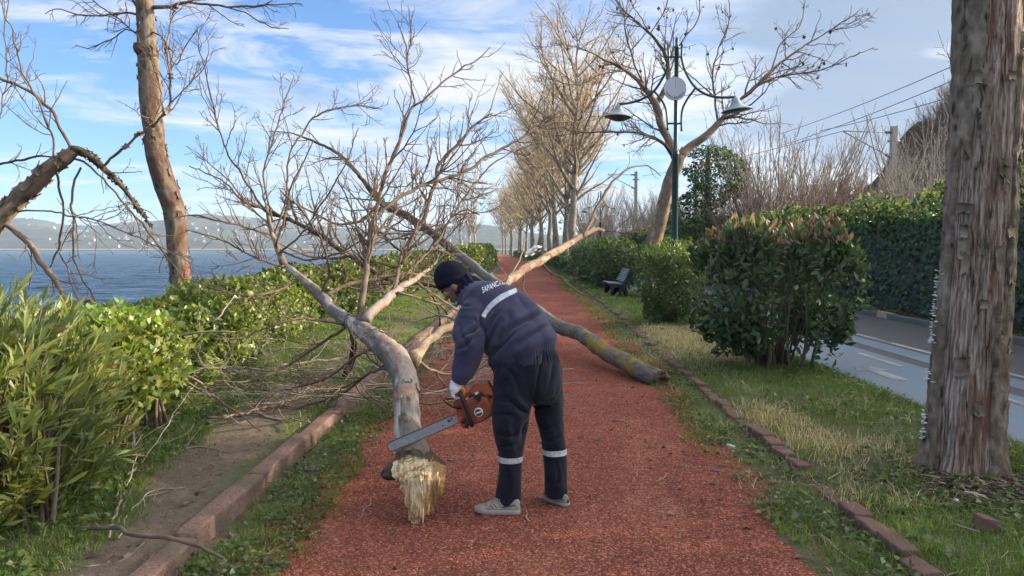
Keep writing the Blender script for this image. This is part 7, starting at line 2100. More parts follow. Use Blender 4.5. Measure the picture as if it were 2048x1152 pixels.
def cloth_mat(name, col, col2, fine=900, dusty=0.0):
    m = NM(name, 0.92, 0.12)
    f = m.noise(m.pos(), 7, 5, 0.6); g = m.noise(m.pos(), fine, 2)
    c = m.mix(m.ramp(f, [(0.35, 0), (0.7, 1)]), col, col2)
    if dusty: c = m.mix(m.ramp(m.noise(m.pos((1, 1, 1), None, (3, 3, 3)), 16, 5, 0.7), [(0.55, 0), (0.8, dusty)]), c, (0.16, 0.14, 0.12))
    m.color(c); m.bump(g, 0.0012, 0.5)
    try: m.b.inputs['Sheen Weight'].default_value = 0.12
    except KeyError: pass
    return m.m
m_jacket = cloth_mat('navy_fleece', (0.036, 0.037, 0.072), (0.066, 0.062, 0.105), 700, 0.12)
m_trouser = cloth_mat('black_navy_twill', (0.010, 0.012, 0.022), (0.020, 0.022, 0.037), 900, 0.05)
m_beanie = NM('navy_knit', 0.95, 0.1)
wv = m_beanie.n('ShaderNodeTexWave', {'Vector': m_beanie.pos((1, 1, 1)), 'Scale': 60.0, 'Distortion': 1.5}, wave_type='BANDS').outputs[1]
m_beanie.color(m_beanie.mix(wv, (0.009, 0.009, 0.020), (0.020, 0.020, 0.038))); m_beanie.bump(wv, 0.002, 0.6)
m_skin = NM('skin', 0.55, 0.35)
f = m_skin.noise(m_skin.pos(), 60, 4)
m_skin.color(m_skin.mix(m_skin.attr(), (0.055, 0.032, 0.024), m_skin.mix(f, (0.30, 0.155, 0.105), (0.38, 0.20, 0.14))))
m_skin.b.inputs['Subsurface Weight'].default_value = 0.08
m_skin.b.inputs['Subsurface Radius'].default_value = (0.01, 0.004, 0.002)
m_tape = NM('reflective_tape', 0.45, 0.5)
f = m_tape.noise(m_tape.pos(), 45, 5, 0.7)
m_tape.color(m_tape.mix(m_tape.ramp(f, [(0.35, 0), (0.6, 1)]), (0.34, 0.38, 0.42), (0.62, 0.65, 0.69))); m_tape.bump(f, 0.004, 0.5)
m_letter = flat('white_print', (0.72, 0.72, 0.72), 0.7, 0.2, var=0.1, scale=150)

# --- head frame: crown, face, left side
hf = nrm(np.array([-0.70, 0.22, -0.68])); hh = np.array([-0.66, 0.10, 0.74]); hh = nrm(hh - (hh @ hf) * hf); hl = np.cross(hh, hf)
HC = P(909, 566, 4.60)
AX = np.stack([hf, hl, hh])
def H(f_, l_, h_): return HC + f_ * hf + l_ * hl + h_ * hh
head = [ellipsoid(H(-0.005, 0, 0.03), AX, (0.098, 0.077, 0.098)), ellipsoid(H(0.030, 0, -0.045), AX, (0.062, 0.060, 0.075)),
        ellipsoid(H(0.062, 0, -0.100), AX, (0.030, 0.030, 0.026)), ellipsoid(H(0.030, 0, -0.088), AX, (0.050, 0.050, 0.030)),
        ellipsoid(H(0.090, 0, 0.010), AX, (0.014, 0.045, 0.016)),
        ellipsoid(H(0.110, 0, -0.034), AX, (0.020, 0.015, 0.014)), ellipsoid(H(0.098, 0, -0.015), AX, (0.014, 0.010, 0.026)),
        ellipsoid(H(0.093, 0, -0.066), AX, (0.012, 0.024, 0.007)), ellipsoid(H(0.091, 0, -0.078), AX, (0.012, 0.022, 0.008)),
        ellipsoid(H(0.072, 0.036, -0.030), AX, (0.022, 0.022, 0.020)), ellipsoid(H(0.072, -0.036, -0.030), AX, (0.022, 0.022, 0.020)),
        ellipsoid(H(-0.006, 0.080, -0.024), AX, (0.020, 0.010, 0.033)), ellipsoid(H(-0.006, -0.080, -0.024), AX, (0.020, 0.010, 0.033))]
def shrink(rows, k): return [(a, b, c, d * k, e * k) for a, b, c, d, e in rows]
TORSO = [(1052, 728, 4.32, 60, .175), (1050, 712, 4.325, 65, .185), (1042, 690, 4.35, 70, .19), (1028, 665, 4.39, 72, .19), (1008, 640, 4.43, 71, .19), (985, 618, 4.48, 60, .20), (962, 602, 4.52, 46, .18), (946, 590, 4.55, 34, .12), (934, 580, 4.57, 27, .085)]
L_ARM = [(985, 612, 4.46, 34, .10), (962, 622, 4.39, 36, .105), (945, 638, 4.33, 34, .10), (937, 660, 4.29, 32, .09), (939, 688, 4.24, 31, .086), (936, 712, 4.22, 29, .08), (928, 738, 4.21, 25, .07), (921, 757, 4.20, 20, .058), (918, 767, 4.20, 16, .048)]
R_ARM = [(975, 596, 4.56, 30, .09), (988, 612, 4.64, 31, .09), (995, 655, 4.63, 28, .085), (1001, 700, 4.57, 27, .08), (1006, 740, 4.49, 23, .07), (1006, 768, 4.42, 17, .05)]
PELV = [(1061, 690, 4.335, 50, .16), (1059, 712, 4.33, 59, .175), (1058, 742, 4.325, 66, .185), (1057, 772, 4.315, 67, .175), (1056, 806, 4.31, 50, .12)]
L_LEG = [(1040, 735, 4.28, 48, .13), (1033, 765, 4.26, 48, .125), (1027, 792, 4.24, 44, .115), (1022, 820, 4.22, 40, .10), (1020, 858, 4.21, 37, .094), (1020, 885, 4.21, 31, .088), (1021, 912, 4.21, 26, .08), (1020, 950, 4.215, 25, .074), (1017, 985, 4.22, 26, .072), (1016, 1008, 4.22, 26.5, .072)]
R_LEG = [(1082, 740, 4.37, 44, .13), (1089, 772, 4.38, 38, .12), (1094, 800, 4.38, 33, .11), (1098, 830, 4.37, 30, .10), (1104, 862, 4.365, 27, .092), (1108, 892, 4.36, 25, .085), (1111, 930, 4.35, 24, .078), (1112, 960, 4.35, 24, .074), (1113, 992, 4.35, 25, .072)]
NECK = [(950, 592, 4.55, 24, .075), (934, 580, 4.57, 22, .066), (918, 572, 4.59, 21, .064)]
body_parts = head + [loft(shrink(TORSO, 0.80)), loft(shrink(L_ARM, 0.62)), loft(shrink(R_ARM, 0.62)), loft(shrink(PELV, 0.80)), loft(shrink(L_LEG, 0.66)), loft(shrink(R_LEG, 0.66)), loft(NECK)]
V, Q, N = remesh(body_parts, 0.0068, 4)
hd_ = V - HC
fx, lx, zx = hd_ @ hf, hd_ @ hl, hd_ @ hh
near = np.linalg.norm(hd_, axis=1) < 0.16
beard = near & (zx < -0.045 + 0.02 * np.abs(lx) / 0.06) & (fx > 0.005)
beard |= near & (zx < -0.045) & (zx > -0.068) & (fx > 0.088) & (np.abs(lx) < 0.03)
brow = near & (np.abs(zx - 0.008) < 0.006) & (fx > 0.07) & (np.abs(lx) > 0.010) & (np.abs(lx) < 0.05)
cc = np.ones((len(V), 3)); bn = fbm(V, 60, 3, 2)
cc[beard] = (0.25 + 0.5 * bn[beard])[:, None]; cc[brow] = 0.0
mb = MB(); mb.add(V, Q, None, cc)
person = mb.build('person', m_skin.m)
tag(person, 'worker in navy work clothes and beanie bending over the fallen trunk with a chainsaw', 'person')
# eyes
m_eye = flat('eye_white', (0.55, 0.52, 0.50), 0.3, 0.5); m_iris = flat('dark_iris', (0.03, 0.018, 0.012), 0.2, 0.5)
for s_ in (1, -1):
    mb = MB(); mb.add(*ellipsoid(H(0.076, 0.032 * s_, -0.008), AX, (0.012, 0.012, 0.010), 12, 8)); e_ = mb.build('eye', m_eye, person)
    mb = MB(); mb.add(*ellipsoid(H(0.084, 0.032 * s_, -0.010), AX, (0.005, 0.006, 0.006), 10, 6)); mb.build('iris', m_iris, e_)
# beanie: a dome down to the brow in front and the nape behind, with a turned edge
n, m = 56, 26
ph = np.arange(n) / n * 2 * np.pi
edge_h = -0.012 - 0.030 * np.cos(ph - np.pi) * -1 * 0 + np.where(np.cos(ph) > 0, 0.040 * np.cos(ph), 0.055 * np.cos(ph))
rows_ = []
for j in range(m):
    f_ = j / (m - 1)
    t_ = np.arccos(np.clip((edge_h - 0.035) / 0.118, -0.95, 0.95)) * f_
    bulge = 1.0 + 0.035 * np.exp(-((f_ - 0.86) / 0.07) ** 2) - 0.02 * np.exp(-((f_ - 0.74) / 0.03) ** 2)
    rows_.append(HC + np.outer(0.118 * np.cos(t_) + 0.035, hh).reshape(n, 3) + (np.sin(t_) * np.cos(ph) * 0.112 * bulge)[:, None] * hf - 0.006 * hf + (np.sin(t_) * np.sin(ph) * 0.092 * bulge)[:, None] * hl)
rows_.append(rows_[-1] + (HC + 0.02 * hh - rows_[-1]) * 0.10)
rows_.append(rows_[-3] + (HC + 0.02 * hh - rows_[-3]) * 0.13)
BV = np.array(rows_)
BV = BV + (fbm(BV, 16, 3, 3) - 0.5)[..., None] * 0.007 * nrm(BV - HC)
mb = MB(); mb.add(BV.reshape(-1, 3), grid_quads(n, len(BV), 0, True)); mb.build('beanie', m_beanie.m, person)
# neck warmer between beanie and collar
nw = [(962, 600, 4.53, 40, .12), (950, 590, 4.545, 33, .10), (940, 580, 4.56, 29, .088), (930, 571, 4.585, 27, .080), (923, 566, 4.595, 25, .072)]
V, Q, N = remesh([loft(nw)], 0.006, 3)
V = V + N * (0.012 * (np.sin((V @ nrm(np.array([0.7, -0.1, 0.7]))) * 190 + 6 * fbm(V, 9, 2, 2)) * 0.5))[:, None]
mb = MB(); mb.add(V, Q); mb.build('neck_warmer', m_beanie.m, person)

def folds(V, N, axis, amp, sc, st, seed):
    """creases drawn out along an axis (broad rounded ridges with sharper valleys)"""
    axis = nrm(np.asarray(axis, float))
    al = V @ axis
    q = (V - al[:, None] * axis) * sc + (al * sc * st)[:, None] * axis
    f = fbm(q, 1.0, seed, 3)
    r = 1 - np.abs(2 * f - 1)
    return amp * (0.6 - r ** 1.5)
# --- jacket
V, Q, N = remesh([loft(TORSO, 40), loft(L_ARM, 32), loft(R_ARM, 28)], 0.0065, 9, 0.5)
px_, py_ = project(V)
arm_l = np.clip((966 - px_) / 12, 0, 1) * (V[:, 1] < 4.46)
hem = np.exp(-(((px_ - 1051) * 0.37 + (py_ - 722) * 0.93) / 13) ** 2) * (px_ > 975)
def creases(V, N, lines):
    """explicit cloth folds: a sharp valley with a rounded ridge beside it, along a line on the visible side"""
    px_, py_ = project(V)
    facing = np.clip((N * nrm(CAMP - V)).sum(1) * 2.5, 0, 1)
    out = np.zeros(len(V))
    for pts, amp, w in lines:
        q = spline([(a_, b_, 0) for a_, b_ in pts], 30)[:, :2]
        best = np.full(len(V), 1e9); sg = np.zeros(len(V)); tt = np.zeros(len(V))
        for i in range(29):
            e = q[i + 1] - q[i]; L = max(np.hypot(*e), 1e-6); e = e / L
            rx, ry = px_ - q[i, 0], py_ - q[i, 1]
            s_ = np.clip(rx * e[0] + ry * e[1], 0, L)
            dx, dy = rx - s_ * e[0], ry - s_ * e[1]
            dd = np.hypot(dx, dy)
            u_ = dd < best
            best = np.where(u_, dd, best); sg = np.where(u_, np.sign(dx * -e[1] + dy * e[0]), sg); tt = np.where(u_, (i + s_ / L) / 29, tt)
        sd_ = best * sg
        w = w * 1.6; amp = amp * 1.15
        fade = np.sin(np.pi * np.clip(tt, 0.03, 0.97)) ** 0.6
        out += amp * fade * facing * (0.9 * np.exp(-((sd_ - w) / w) ** 2) + 0.55 * np.exp(-((sd_ + w * 1.2) / (w * 1.1)) ** 2) - 1.25 * np.exp(-(sd_ / (0.5 * w)) ** 2))
    return out
d = folds(V, N, (0.45, -0.25, -0.85), 0.018, 5.0, 0.35, 5) * (1 - arm_l) * np.clip((px_ - 960) / 50, 0, 1)
d += folds(V, N, (0.92, -0.3, -0.25), 0.014, 8.0, 0.35, 13) * arm_l
d += creases(V, N, [
    ([(962, 626), (960, 642), (962, 662)], 0.020, 4.5), ([(1017, 626), (1022, 648), (1010, 672), (1000, 684)], 0.016, 6),
    ([(1084, 626), (1052, 642), (1026, 660), (1004, 684)], 0.018, 6), ([(1046, 656), (1012, 684), (984, 712)], 0.016, 5),
    ([(996, 626), (986, 642), (978, 664)], 0.014, 5), ([(1000, 640), (985, 668), (972, 692)], 0.013, 5), ([(1098, 650), (1066, 668), (1036, 692)], 0.012, 5),
    ([(926, 676), (944, 664), (958, 654)], 0.014, 4), ([(914, 700), (930, 692), (946, 674)], 0.013, 4), ([(920, 650), (924, 672), (936, 696)], 0.009, 4),
    ([(912, 606), (926, 612), (944, 612)], 0.006, 3), ([(948, 638), (952, 650), (944, 668)], 0.012, 4)])
back = 0
gath = np.sin(np.arctan2(V[:, 1] - 4.33, V[:, 0] - P(1050, 715, 4.33)[0]) * 60 + 4 * fbm(V, 20, 5, 2))
d += hem * (0.004 * gath - 0.010)
d += 0.014 * np.exp(-(((px_ - 1046) * 0.37 + (py_ - 697) * 0.93) / 12) ** 2) * (px_ > 980)
cuff = np.clip((py_ - 752) / 10, 0, 1) * arm_l
d -= cuff * 0.006
Vj = V + N * d[:, None]
mb = MB(); mb.add(Vj, Q); jacket = mb.build('jacket', m_jacket, person)
bj = bvh_of(Vj, Q)
# reflective strip over the shoulder blades
path = spline([(966, 634, 0), (980, 614, 0), (1000, 597, 0), (1020, 586.5, 0), (1036, 580, 0), (1046, 579.5, 0), (1054, 584, 0)], 60)
def strip_rows(i):
    a = path[i]; t_ = path[min(i + 1, 59)] - path[max(i - 1, 0)]; t_ = t_ / np.hypot(t_[0], t_[1])
    nx, ny = -t_[1], t_[0]
    w = np.interp(i, [0, 30, 50, 59], [4.6, 5.6, 4.2, 2.5])
    return (a[0] - nx * w, a[1] - ny * w), (a[0] + nx * w, a[1] + ny * w)
decal(bj, 'reflective_strip', m_tape.m, jacket, range(60), strip_rows, 6, 0.004)
# lettering across the upper back
Vt, Ft = text_mesh('SAPANCA BELEDİYESİ', 1.0, 0.015)
tx = (Vt[:, 0] - Vt[:, 0].min()) / (Vt[:, 0].max() - Vt[:, 0].min()); ty = Vt[:, 1] / 0.72
tp = spline([(966, 585.5, 0), (978, 580, 0), (992, 573.5, 0), (1003, 569, 0), (1012, 567, 0), (1020, 567.5, 0), (1027, 570.5, 0)], 80)
sx = np.interp(tx, [0, 0.4, 0.75, 1], [0, 0.56, 0.85, 1.0])
ii = sx * 79; i0 = np.clip(ii.astype(int), 0, 78); fr = (ii - i0)[:, None]
base = tp[i0] * (1 - fr) + tp[i0 + 1] * fr
# letters stand toward the neck (up and left in the picture), sheared by the turn of the back
LX_ = base[:, 0] - ty * 2.5; LYp = base[:, 1] - ty * np.interp(sx, [0, 0.6, 1], [11.5, 9.5, 5.0])
pts3, ok = [], []
for a_, b_ in zip(LX_, LYp):
    h_ = on_surface(bj, a_, b_ + 1.5, 0.005)
    ok.append(h_ is not None); pts3.append(h_[0] if h_ is not None else (0, 0, 0))
T = []
for f_ in Ft:
    if all(ok[i] for i in f_):
        for k in range(1, len(f_) - 1): T.append((f_[0], f_[k], f_[k + 1]))
mb = MB(); mb.add(np.array(pts3), None, T); mb.build('lettering', m_letter, jacket, smooth=False)
# blue lining at the collar opening
m_bluec = flat('blue_shirt', (0.06, 0.17, 0.50), 0.8, 0.2)
mb = MB(); mb.add(*ellipsoid(P(913, 608, 4.42), np.eye(3), (0.010, 0.05, 0.018), 14, 10)); mb.build('shirt_collar', m_bluec, person)

# --- trousers
V, Q, N = remesh([loft(PELV, 36), loft(L_LEG, 32), loft(R_LEG, 32)], 0.0075, 7, 0.5)
px_, py_ = project(V)
leg = np.clip((py_ - 790) / 30, 0, 1)
d = folds(V, N, (0.35, 0.1, -1.0), 0.012, 7.0, 0.25, 25)
d += folds(V, N, (1.0, -0.2, 0.25), 0.012, 9.0, 0.35, 27) * np.exp(-((py_ - 880) / 32) ** 2)
d += creases(V, N, [
    ([(990, 886), (1010, 893), (1032, 884)], 0.008, 4), ([(1000, 868), (1020, 873), (1046, 862)], 0.006, 4),
    ([(1082, 880), (1098, 884), (1124, 872)], 0.008, 4), ([(1074, 858), (1090, 860), (1112, 850)], 0.006, 4),
    ([(1066, 828), (1044, 820), (1014, 794)], 0.012, 5), ([(1064, 816), (1092, 806), (1122, 790)], 0.011, 5), ([(1062, 836), (1050, 852), (1044, 880)], 0.010, 4.5),
    ([(1012, 736), (1030, 756), (1040, 790)], 0.009, 4.5), ([(1110, 716), (1104, 744), (1098, 770)], 0.008, 4.5), ([(1008, 830), (1012, 870), (1006, 900)], 0.007, 4),
    ([(1012, 930), (1018, 965), (1010, 1000)], 0.006, 4), ([(1106, 915), (1116, 950), (1108, 980)], 0.006, 4), ([(1098, 960), (1112, 968), (1128, 962)], 0.006, 3.5)])
d += 0.004 * np.sin(np.arctan2(V[:, 1] - 4.33, V[:, 0] - P(1060, 715, 4.33)[0]) * 46) * np.exp(-((py_ - 712) / 14) ** 2)
# seam down the seat
seam = np.exp(-((px_ - (1086 - (py_ - 700) * 0.16)) / 2.6) ** 2) * np.clip((py_ - 700) / 10, 0, 1) * np.clip((835 - py_) / 25, 0, 1)
d -= 0.018 * seam
Vt_ = V + N * d[:, None]
mb = MB(); mb.add(Vt_, Q); trousers = mb.build('trousers', m_trouser, person)
bt = bvh_of(Vt_, Q)
def band(cx, cy, Y, z_half, nm_, tilt=0.0):
    c_ = P(cx, cy, Y)
    V = []
    for k in range(4):
        zz_ = c_[2] + z_half * (1 - 2 * k / 3)
        row = []
        for a in np.linspace(0, 2 * np.pi, 49)[:-1]:
            d_ = Vector((math.cos(a), math.sin(a), 0)); o_ = Vector((c_[0], c_[1], zz_ + tilt * math.cos(a)))
            h_ = bt.ray_cast(o_ + d_ * 0.14, -d_)
            row.append(np.array(h_[0] + d_ * 0.005) if h_[0] is not None and (h_[0] - o_).length < 0.14 else np.array(o_ + d_ * 0.085))
        V.append(row)
    V = np.array(V)
    mb = MB(); mb.add(V.reshape(-1, 3), grid_quads(48, 4, 0, True)); mb.build(nm_, m_tape.m, trousers)
band(1021, 915, 4.21, 0.017, 'reflective_band')
band(1110, 901, 4.355, 0.017, 'reflective_band')
# cargo pocket flaps and side pockets
def patch(bvh, quad, name, mat, parent, lift=0.010, n=9):
    q = np.array(quad, float); V = []
    for j in range(n):
        for i in range(n):
            a, b = i / (n - 1), j / (n - 1)
            p2 = (q[0] * (1 - a) + q[1] * a) * (1 - b) + (q[3] * (1 - a) + q[2] * a) * b
            e = min(a, 1 - a, b, 1 - b)
            h_ = on_surface(bvh, p2[0], p2[1], lift * min(1, 0.1 + e * 12))
            if h_ is None: return
            V.append(h_[0])
    mb = MB(); mb.add(np.array(V), grid_quads(n, n)); mb.build(name, mat, parent)
patch(bt, [(990, 803), (1024, 806), (1024, 828), (989, 825)], 'pocket_flap', m_trouser, trousers, 0.012)
patch(bt, [(989, 826), (1023, 829), (1020, 868), (990, 864)], 'cargo_pocket', m_trouser, trousers, 0.007)
patch(bt, [(1118, 738), (1126, 736), (1125, 772), (1117, 775)], 'pocket_flap', m_trouser, trousers, 0.008)
patch(bt, [(1003, 742), (1012, 736), (1017, 758), (1008, 762)], 'pocket_flap', m_trouser, trousers, 0.006)

# --- shoes
m_suede = NM('grey_suede', 0.95, 0.1)
f = m_suede.noise(m_suede.pos(), 34, 5, 0.65)
m_suede.color(m_suede.mix(m_suede.ramp(f, [(0.35, 0), (0.7, 1)]), (0.18, 0.165, 0.145), (0.40, 0.37, 0.33))); m_suede.bump(f, 0.003, 0.6)
m_sole = flat('dirty_sole', (0.34, 0.30, 0.25), 0.85, 0.2, var=0.3, scale=40)
m_strp = flat('charcoal_stripe', (0.045, 0.045, 0.045), 0.8, 0.2)
def shoe(toe, heel, label):
    L = np.linalg.norm((toe - heel)[:2]); d = nrm(np.array([*(toe - heel)[:2], 0])); s_ = np.array([-d[1], d[0], 0]); k = L / 0.29
    o = np.array([*heel[:2], 0.0])
    x = np.array([0.0, 0.012, 0.035, 0.07, 0.11, 0.15, 0.19, 0.225, 0.255, 0.278, 0.29]) * k
    w = np.array([0.012, 0.028, 0.034, 0.035, 0.036, 0.041, 0.046, 0.046, 0.040, 0.026, 0.008]) * k
    h = np.array([0.070, 0.092, 0.102, 0.104, 0.106, 0.094, 0.074, 0.060, 0.052, 0.044, 0.034]) * k
    a = np.linspace(0, 2 * np.pi, 29)[:-1]
    def put(X, Y_, Z): return o + np.outer(X, d).reshape(-1, 3) + np.outer(Y_, s_).reshape(-1, 3) + np.outer(Z, [0, 0, 1]).reshape(-1, 3)
    up = []
    for i in range(len(x)):
        ca, sa = np.cos(a), np.sin(a)
        yy_ = np.sign(ca) * np.abs(ca) ** 0.75 * w[i] * np.where(sa > 0, 1 - 0.35 * np.abs(sa) ** 2, 1); zz_ = 0.028 * k + np.where(sa > 0, sa ** 1.0 * (h[i] - 0.028 * k), sa * 0.006)
        up.append(put(np.full(28, x[i]), yy_, zz_))
    up = np.array(up)
    mb = MB(); mb.add(up.reshape(-1, 3), grid_quads(28, len(x), 0, True)[:, ::-1])
    sh = mb.build('shoe', m_suede.m, person)
    outl = np.concatenate([np.stack([x, w + 0.004], 1), np.stack([x[::-1], -(w[::-1] + 0.004)], 1)])
    mb = MB()
    rings = []
    for zz_, g_ in ((0.001, 0.93), (0.004, 1.0), (0.016, 1.02), (0.030, 1.0), (0.033, 0.9)):
        rings.append(put((outl[:, 0] - 0.145 * k) * (1 + (g_ - 1) * 0.4) + 0.145 * k, outl[:, 1] * g_, np.full(len(outl), zz_ * k) + np.where(outl[:, 0] > 0.25 * k, 0.006, 0)))
    R_ = np.array(rings); n_ = len(outl)
    mb.add(np.concatenate([R_.reshape(-1, 3), [R_[0].mean(0)]]), grid_quads(n_, 5, 0, True), [[(i + 1) % n_, i, 5 * n_] for i in range(n_)])
    mb.build('sole', m_sole, sh)
    bvs = bvh_of(up.reshape(-1, 3), grid_quads(28, len(x), 0, True))
    mb = MB()
    for side in (1, -1):
        for (xa, za, xb, zb, th_) in ((0.03, 0.064, 0.115, 0.050, 0.007), (0.145, 0.048, 0.165, 0.066, 0.005), (0.165, 0.045, 0.185, 0.060, 0.005), (0.075, 0.074, 0.13, 0.085, 0.003)):
            Vs = []
            for t_ in np.linspace(0, 1, 9):
                for q_ in (-0.5, 0.5):
                    p0 = o + d * (xa + (xb - xa) * t_) * k + np.array([0, 0, (za + (zb - za) * t_ + q_ * th_) * k]) + s_ * side * 0.12
                    h_ = bvs.ray_cast(Vector(p0), Vector(-s_ * side))
                    if h_[0] is not None: Vs.append(np.array(h_[0]) + s_ * side * 0.0018)
            if len(Vs) == 18: mb.add(np.array(Vs), grid_quads(2, 9))
    mb.build('stripe', m_strp, sh)
    mb = MB()
    for q_ in np.linspace(0.128, 0.185, 5):
        hz = np.interp(q_ * k, x, h)
        pts_ = [o + d * q_ * k + s_ * (y_ * 0.024 * k) + np.array([0, 0, hz - 0.006 * abs(y_) ** 2 * 2 + 0.002]) for y_ in np.linspace(-1, 1, 7)]
        tubes(mb, np.array(pts_), np.full(7, 0.0032), 5)
    mb.build('lace', m_sole, sh)
shoe(G(949, 1024), G(1041, 1028), 'left')
shoe(G(1088, 996), G(1136, 1014), 'right')

# --- the chainsaw (its own thing: the hands hold it)
m_orange = NM('dusty_orange_plastic', 0.55, 0.4)
f = m_orange.noise(m_orange.pos(), 30, 5, 0.7)
m_orange.color(m_orange.mix(m_orange.ramp(f, [(0.4, 0), (0.75, 0.75)]), (0.36, 0.085, 0.035), (0.20, 0.085, 0.055)))
m_redp2 = flat('red_orange_plastic', (0.46, 0.06, 0.03), 0.5, 0.4, var=0.2, scale=50)
m_black = flat('black_rubber', (0.014, 0.014, 0.016), 0.45, 0.4)
m_bar = NM('worn_steel_bar', 0.42, 0.5)
f = m_bar.noise(m_bar.pos((1, 1, 1)), 40, 6, 0.7)
m_bar.color(m_bar.mix(m_bar.ramp(f, [(0.3, 0), (0.7, 1)]), (0.26, 0.29, 0.33), (0.44, 0.47, 0.50))); m_bar.b.inputs['Metallic'].default_value = 0.35
spots_ = m_bar.ramp(m_bar.noise(m_bar.pos((1, 1, 1), None, (5, 5, 5)), 60, 3, 0.7), [(0.66, 0), (0.7, 1)])
m_bar.rough(m_bar.mix(spots_, (0.4, 0.4, 0.4), (0.8, 0.8, 0.8)))
saw = thing('chainsaw', 'dusty orange chainsaw with a long grey guide bar held across the fallen trunk', 'chainsaw', P(945, 815, 4.22))
SY = 4.19
def pxs(pts, Y=SY): return [P(a, b, Y) for a, b in pts]
def plate(pts, Y, depth, mat, name, parent=saw, bevel=0.006, inset=0.94):
    A = np.array(pxs(pts, Y + bevel)); c_ = A.mean(0)
    F0 = np.array([c_ + (a - c_) * inset for a in A]); F0[:, 1] = Y
    B0 = A + np.array([0, depth, 0])
    n_ = len(A); i = np.arange(n_); j = (i + 1) % n_
    V = np.concatenate([F0, A, B0, [F0.mean(0)], [B0.mean(0)]])
    Qs = np.concatenate([np.stack([i, j, j + n_, i + n_], 1), np.stack([i + n_, j + n_, j + 2 * n_, i + 2 * n_], 1)])
    T_ = np.concatenate([np.stack([j, i, np.full(n_, 3 * n_)], 1), np.stack([i + 2 * n_, j + 2 * n_, np.full(n_, 3 * n_ + 1)], 1)])
    mbx = MB(); mbx.add(V, Qs, T_)
    return mbx.build(name, mat, parent, smooth=False)
engine = plate([(906, 806), (915, 797), (927, 790), (938, 783), (950, 780), (986, 783), (992, 800), (990, 828), (966, 843), (950, 849), (930, 852), (918, 842), (912, 820)], SY + 0.022, 0.12, m_orange.m, 'engine_housing')
plate([(937, 784), (946, 770), (953, 767), (976, 767), (983, 778), (988, 790), (970, 789), (950, 790)], SY + 0.01, 0.12, m_orange.m, 'air_filter_cover')
plate([(946, 771), (949, 767.5), (956, 766.5), (958, 769), (951, 772)], SY + 0.005, 0.06, m_redp2, 'filter_knob')
cover = plate([(928, 806), (938, 796), (950, 792), (966, 793), (976, 799), (982, 812), (983, 828), (970, 840), (954, 847), (944, 845), (936, 832), (930, 818)], SY, 0.05, m_orange.m, 'starter_cover', inset=0.9)
plate([(914, 834), (921, 830), (930, 838), (934, 850), (930, 857), (924, 856), (918, 846)], SY + 0.008, 0.06, m_redp2, 'clutch_cover')
def cyl(px_, py_, r_px, Y0, Y1, mat, name, parent=saw, n=24):
    c_ = P(px_, py_, Y0); r_ = r_px * Y0 / FPX
    a = np.arange(n) / n * 2 * np.pi
    def ring(rr, yy): return np.stack([c_[0] + rr * np.cos(a), np.full(n, yy), c_[2] + rr * np.sin(a)], -1)
    R_ = np.concatenate([ring(r_ * 0.86, Y0), ring(r_, Y0 + 0.004), ring(r_, Y1)])
    mbx = MB(); mbx.add(np.concatenate([R_, [[c_[0], Y0, c_[2]]]]), grid_quads(n, 3, 0, True), [[(i + 1) % n, i, 3 * n] for i in range(n)])
    return mbx.build(name, mat, parent)
# cooling slots in two fans around the badge
bc = (957, 825)
mb = MB()
for ring_r, n_, a0, a1 in ((12.5, 12, 100, 250), (17.5, 17, 95, 262), (22, 18, 100, 240), (12.5, 9, -60, 70), (17.5, 12, -58, 72), (21.5, 12, -45, 65)):
    for q_ in np.linspace(a0, a1, n_):
        t_ = math.radians(q_)
        x_, y_ = bc[0] + ring_r * math.cos(t_) * 1.02, bc[1] - ring_r * math.sin(t_)
        if not (931 < x_ < 981 and 797 < y_ < 845): continue
        e_ = np.array([math.cos(t_ + 0.35), math.sin(t_ + 0.35)]) * 2.0; w_ = np.array([-e_[1], e_[0]]) * 0.28
        c4 = [(x_ - e_[0] - w_[0], y_ + e_[1] + w_[1]), (x_ + e_[0] - w_[0], y_ - e_[1] + w_[1]), (x_ + e_[0] + w_[0], y_ - e_[1] - w_[1]), (x_ - e_[0] + w_[0], y_ + e_[1] - w_[1])]
        mb.add(np.array(pxs(c4, SY - 0.0012)), [[0, 1, 2, 3]])
mb.build('cooling_slots', m_black, cover, smooth=False)
m_badge = flat('white_badge', (0.70, 0.70, 0.68), 0.5, 0.4, var=0.08, scale=80)
badge = cyl(957, 825, 9.4, SY - 0.006, SY + 0.01, m_badge, 'badge', cover, 32)
mb = MB()
for sg in (1, -1):
    a = np.linspace(0.18, np.pi - 0.18, 16)
    rot = math.radians(22)
    pts = [(7.0 * math.cos(t_), sg * (7.0 * math.sin(t_))) for t_ in a]
    pts = [(x_, y_ if abs(y_) > 1.7 else sg * 1.7) for x_, y_ in pts]
    pp_ = [(bc[0] + x_ * math.cos(rot) - y_ * math.sin(rot), bc[1] - (x_ * math.sin(rot) + y_ * math.cos(rot))) for x_, y_ in pts]
    A = np.array(pxs(pp_, SY - 0.0075)); n_ = len(A)
    mb.add(np.concatenate([A, [A.mean(0)]]), None, [[i, (i + 1) % n_, n_] for i in range(n_)])
mb.build('emblem', flat('dark_green_print', (0.03, 0.05, 0.045), 0.5, 0.4), badge, smooth=False)
plate([(946, 795), (962, 785), (967, 788), (962, 793), (961, 803), (956, 805), (953, 797), (948, 798)], SY - 0.012, 0.03, m_black, 'starter_grip')
cyl(942, 793.5, 3.2, SY + 0.006, SY + 0.04, m_black, 'fuel_cap')
cyl(980, 793, 4.4, SY + 0.010, SY + 0.05, m_black, 'oil_cap')
cyl(927, 843, 5.0, SY - 0.006, SY + 0.03, m_black, 'bar_nut')
cyl(933, 852.5, 4.4, SY - 0.006, SY + 0.03, m_black, 'bar_nut')
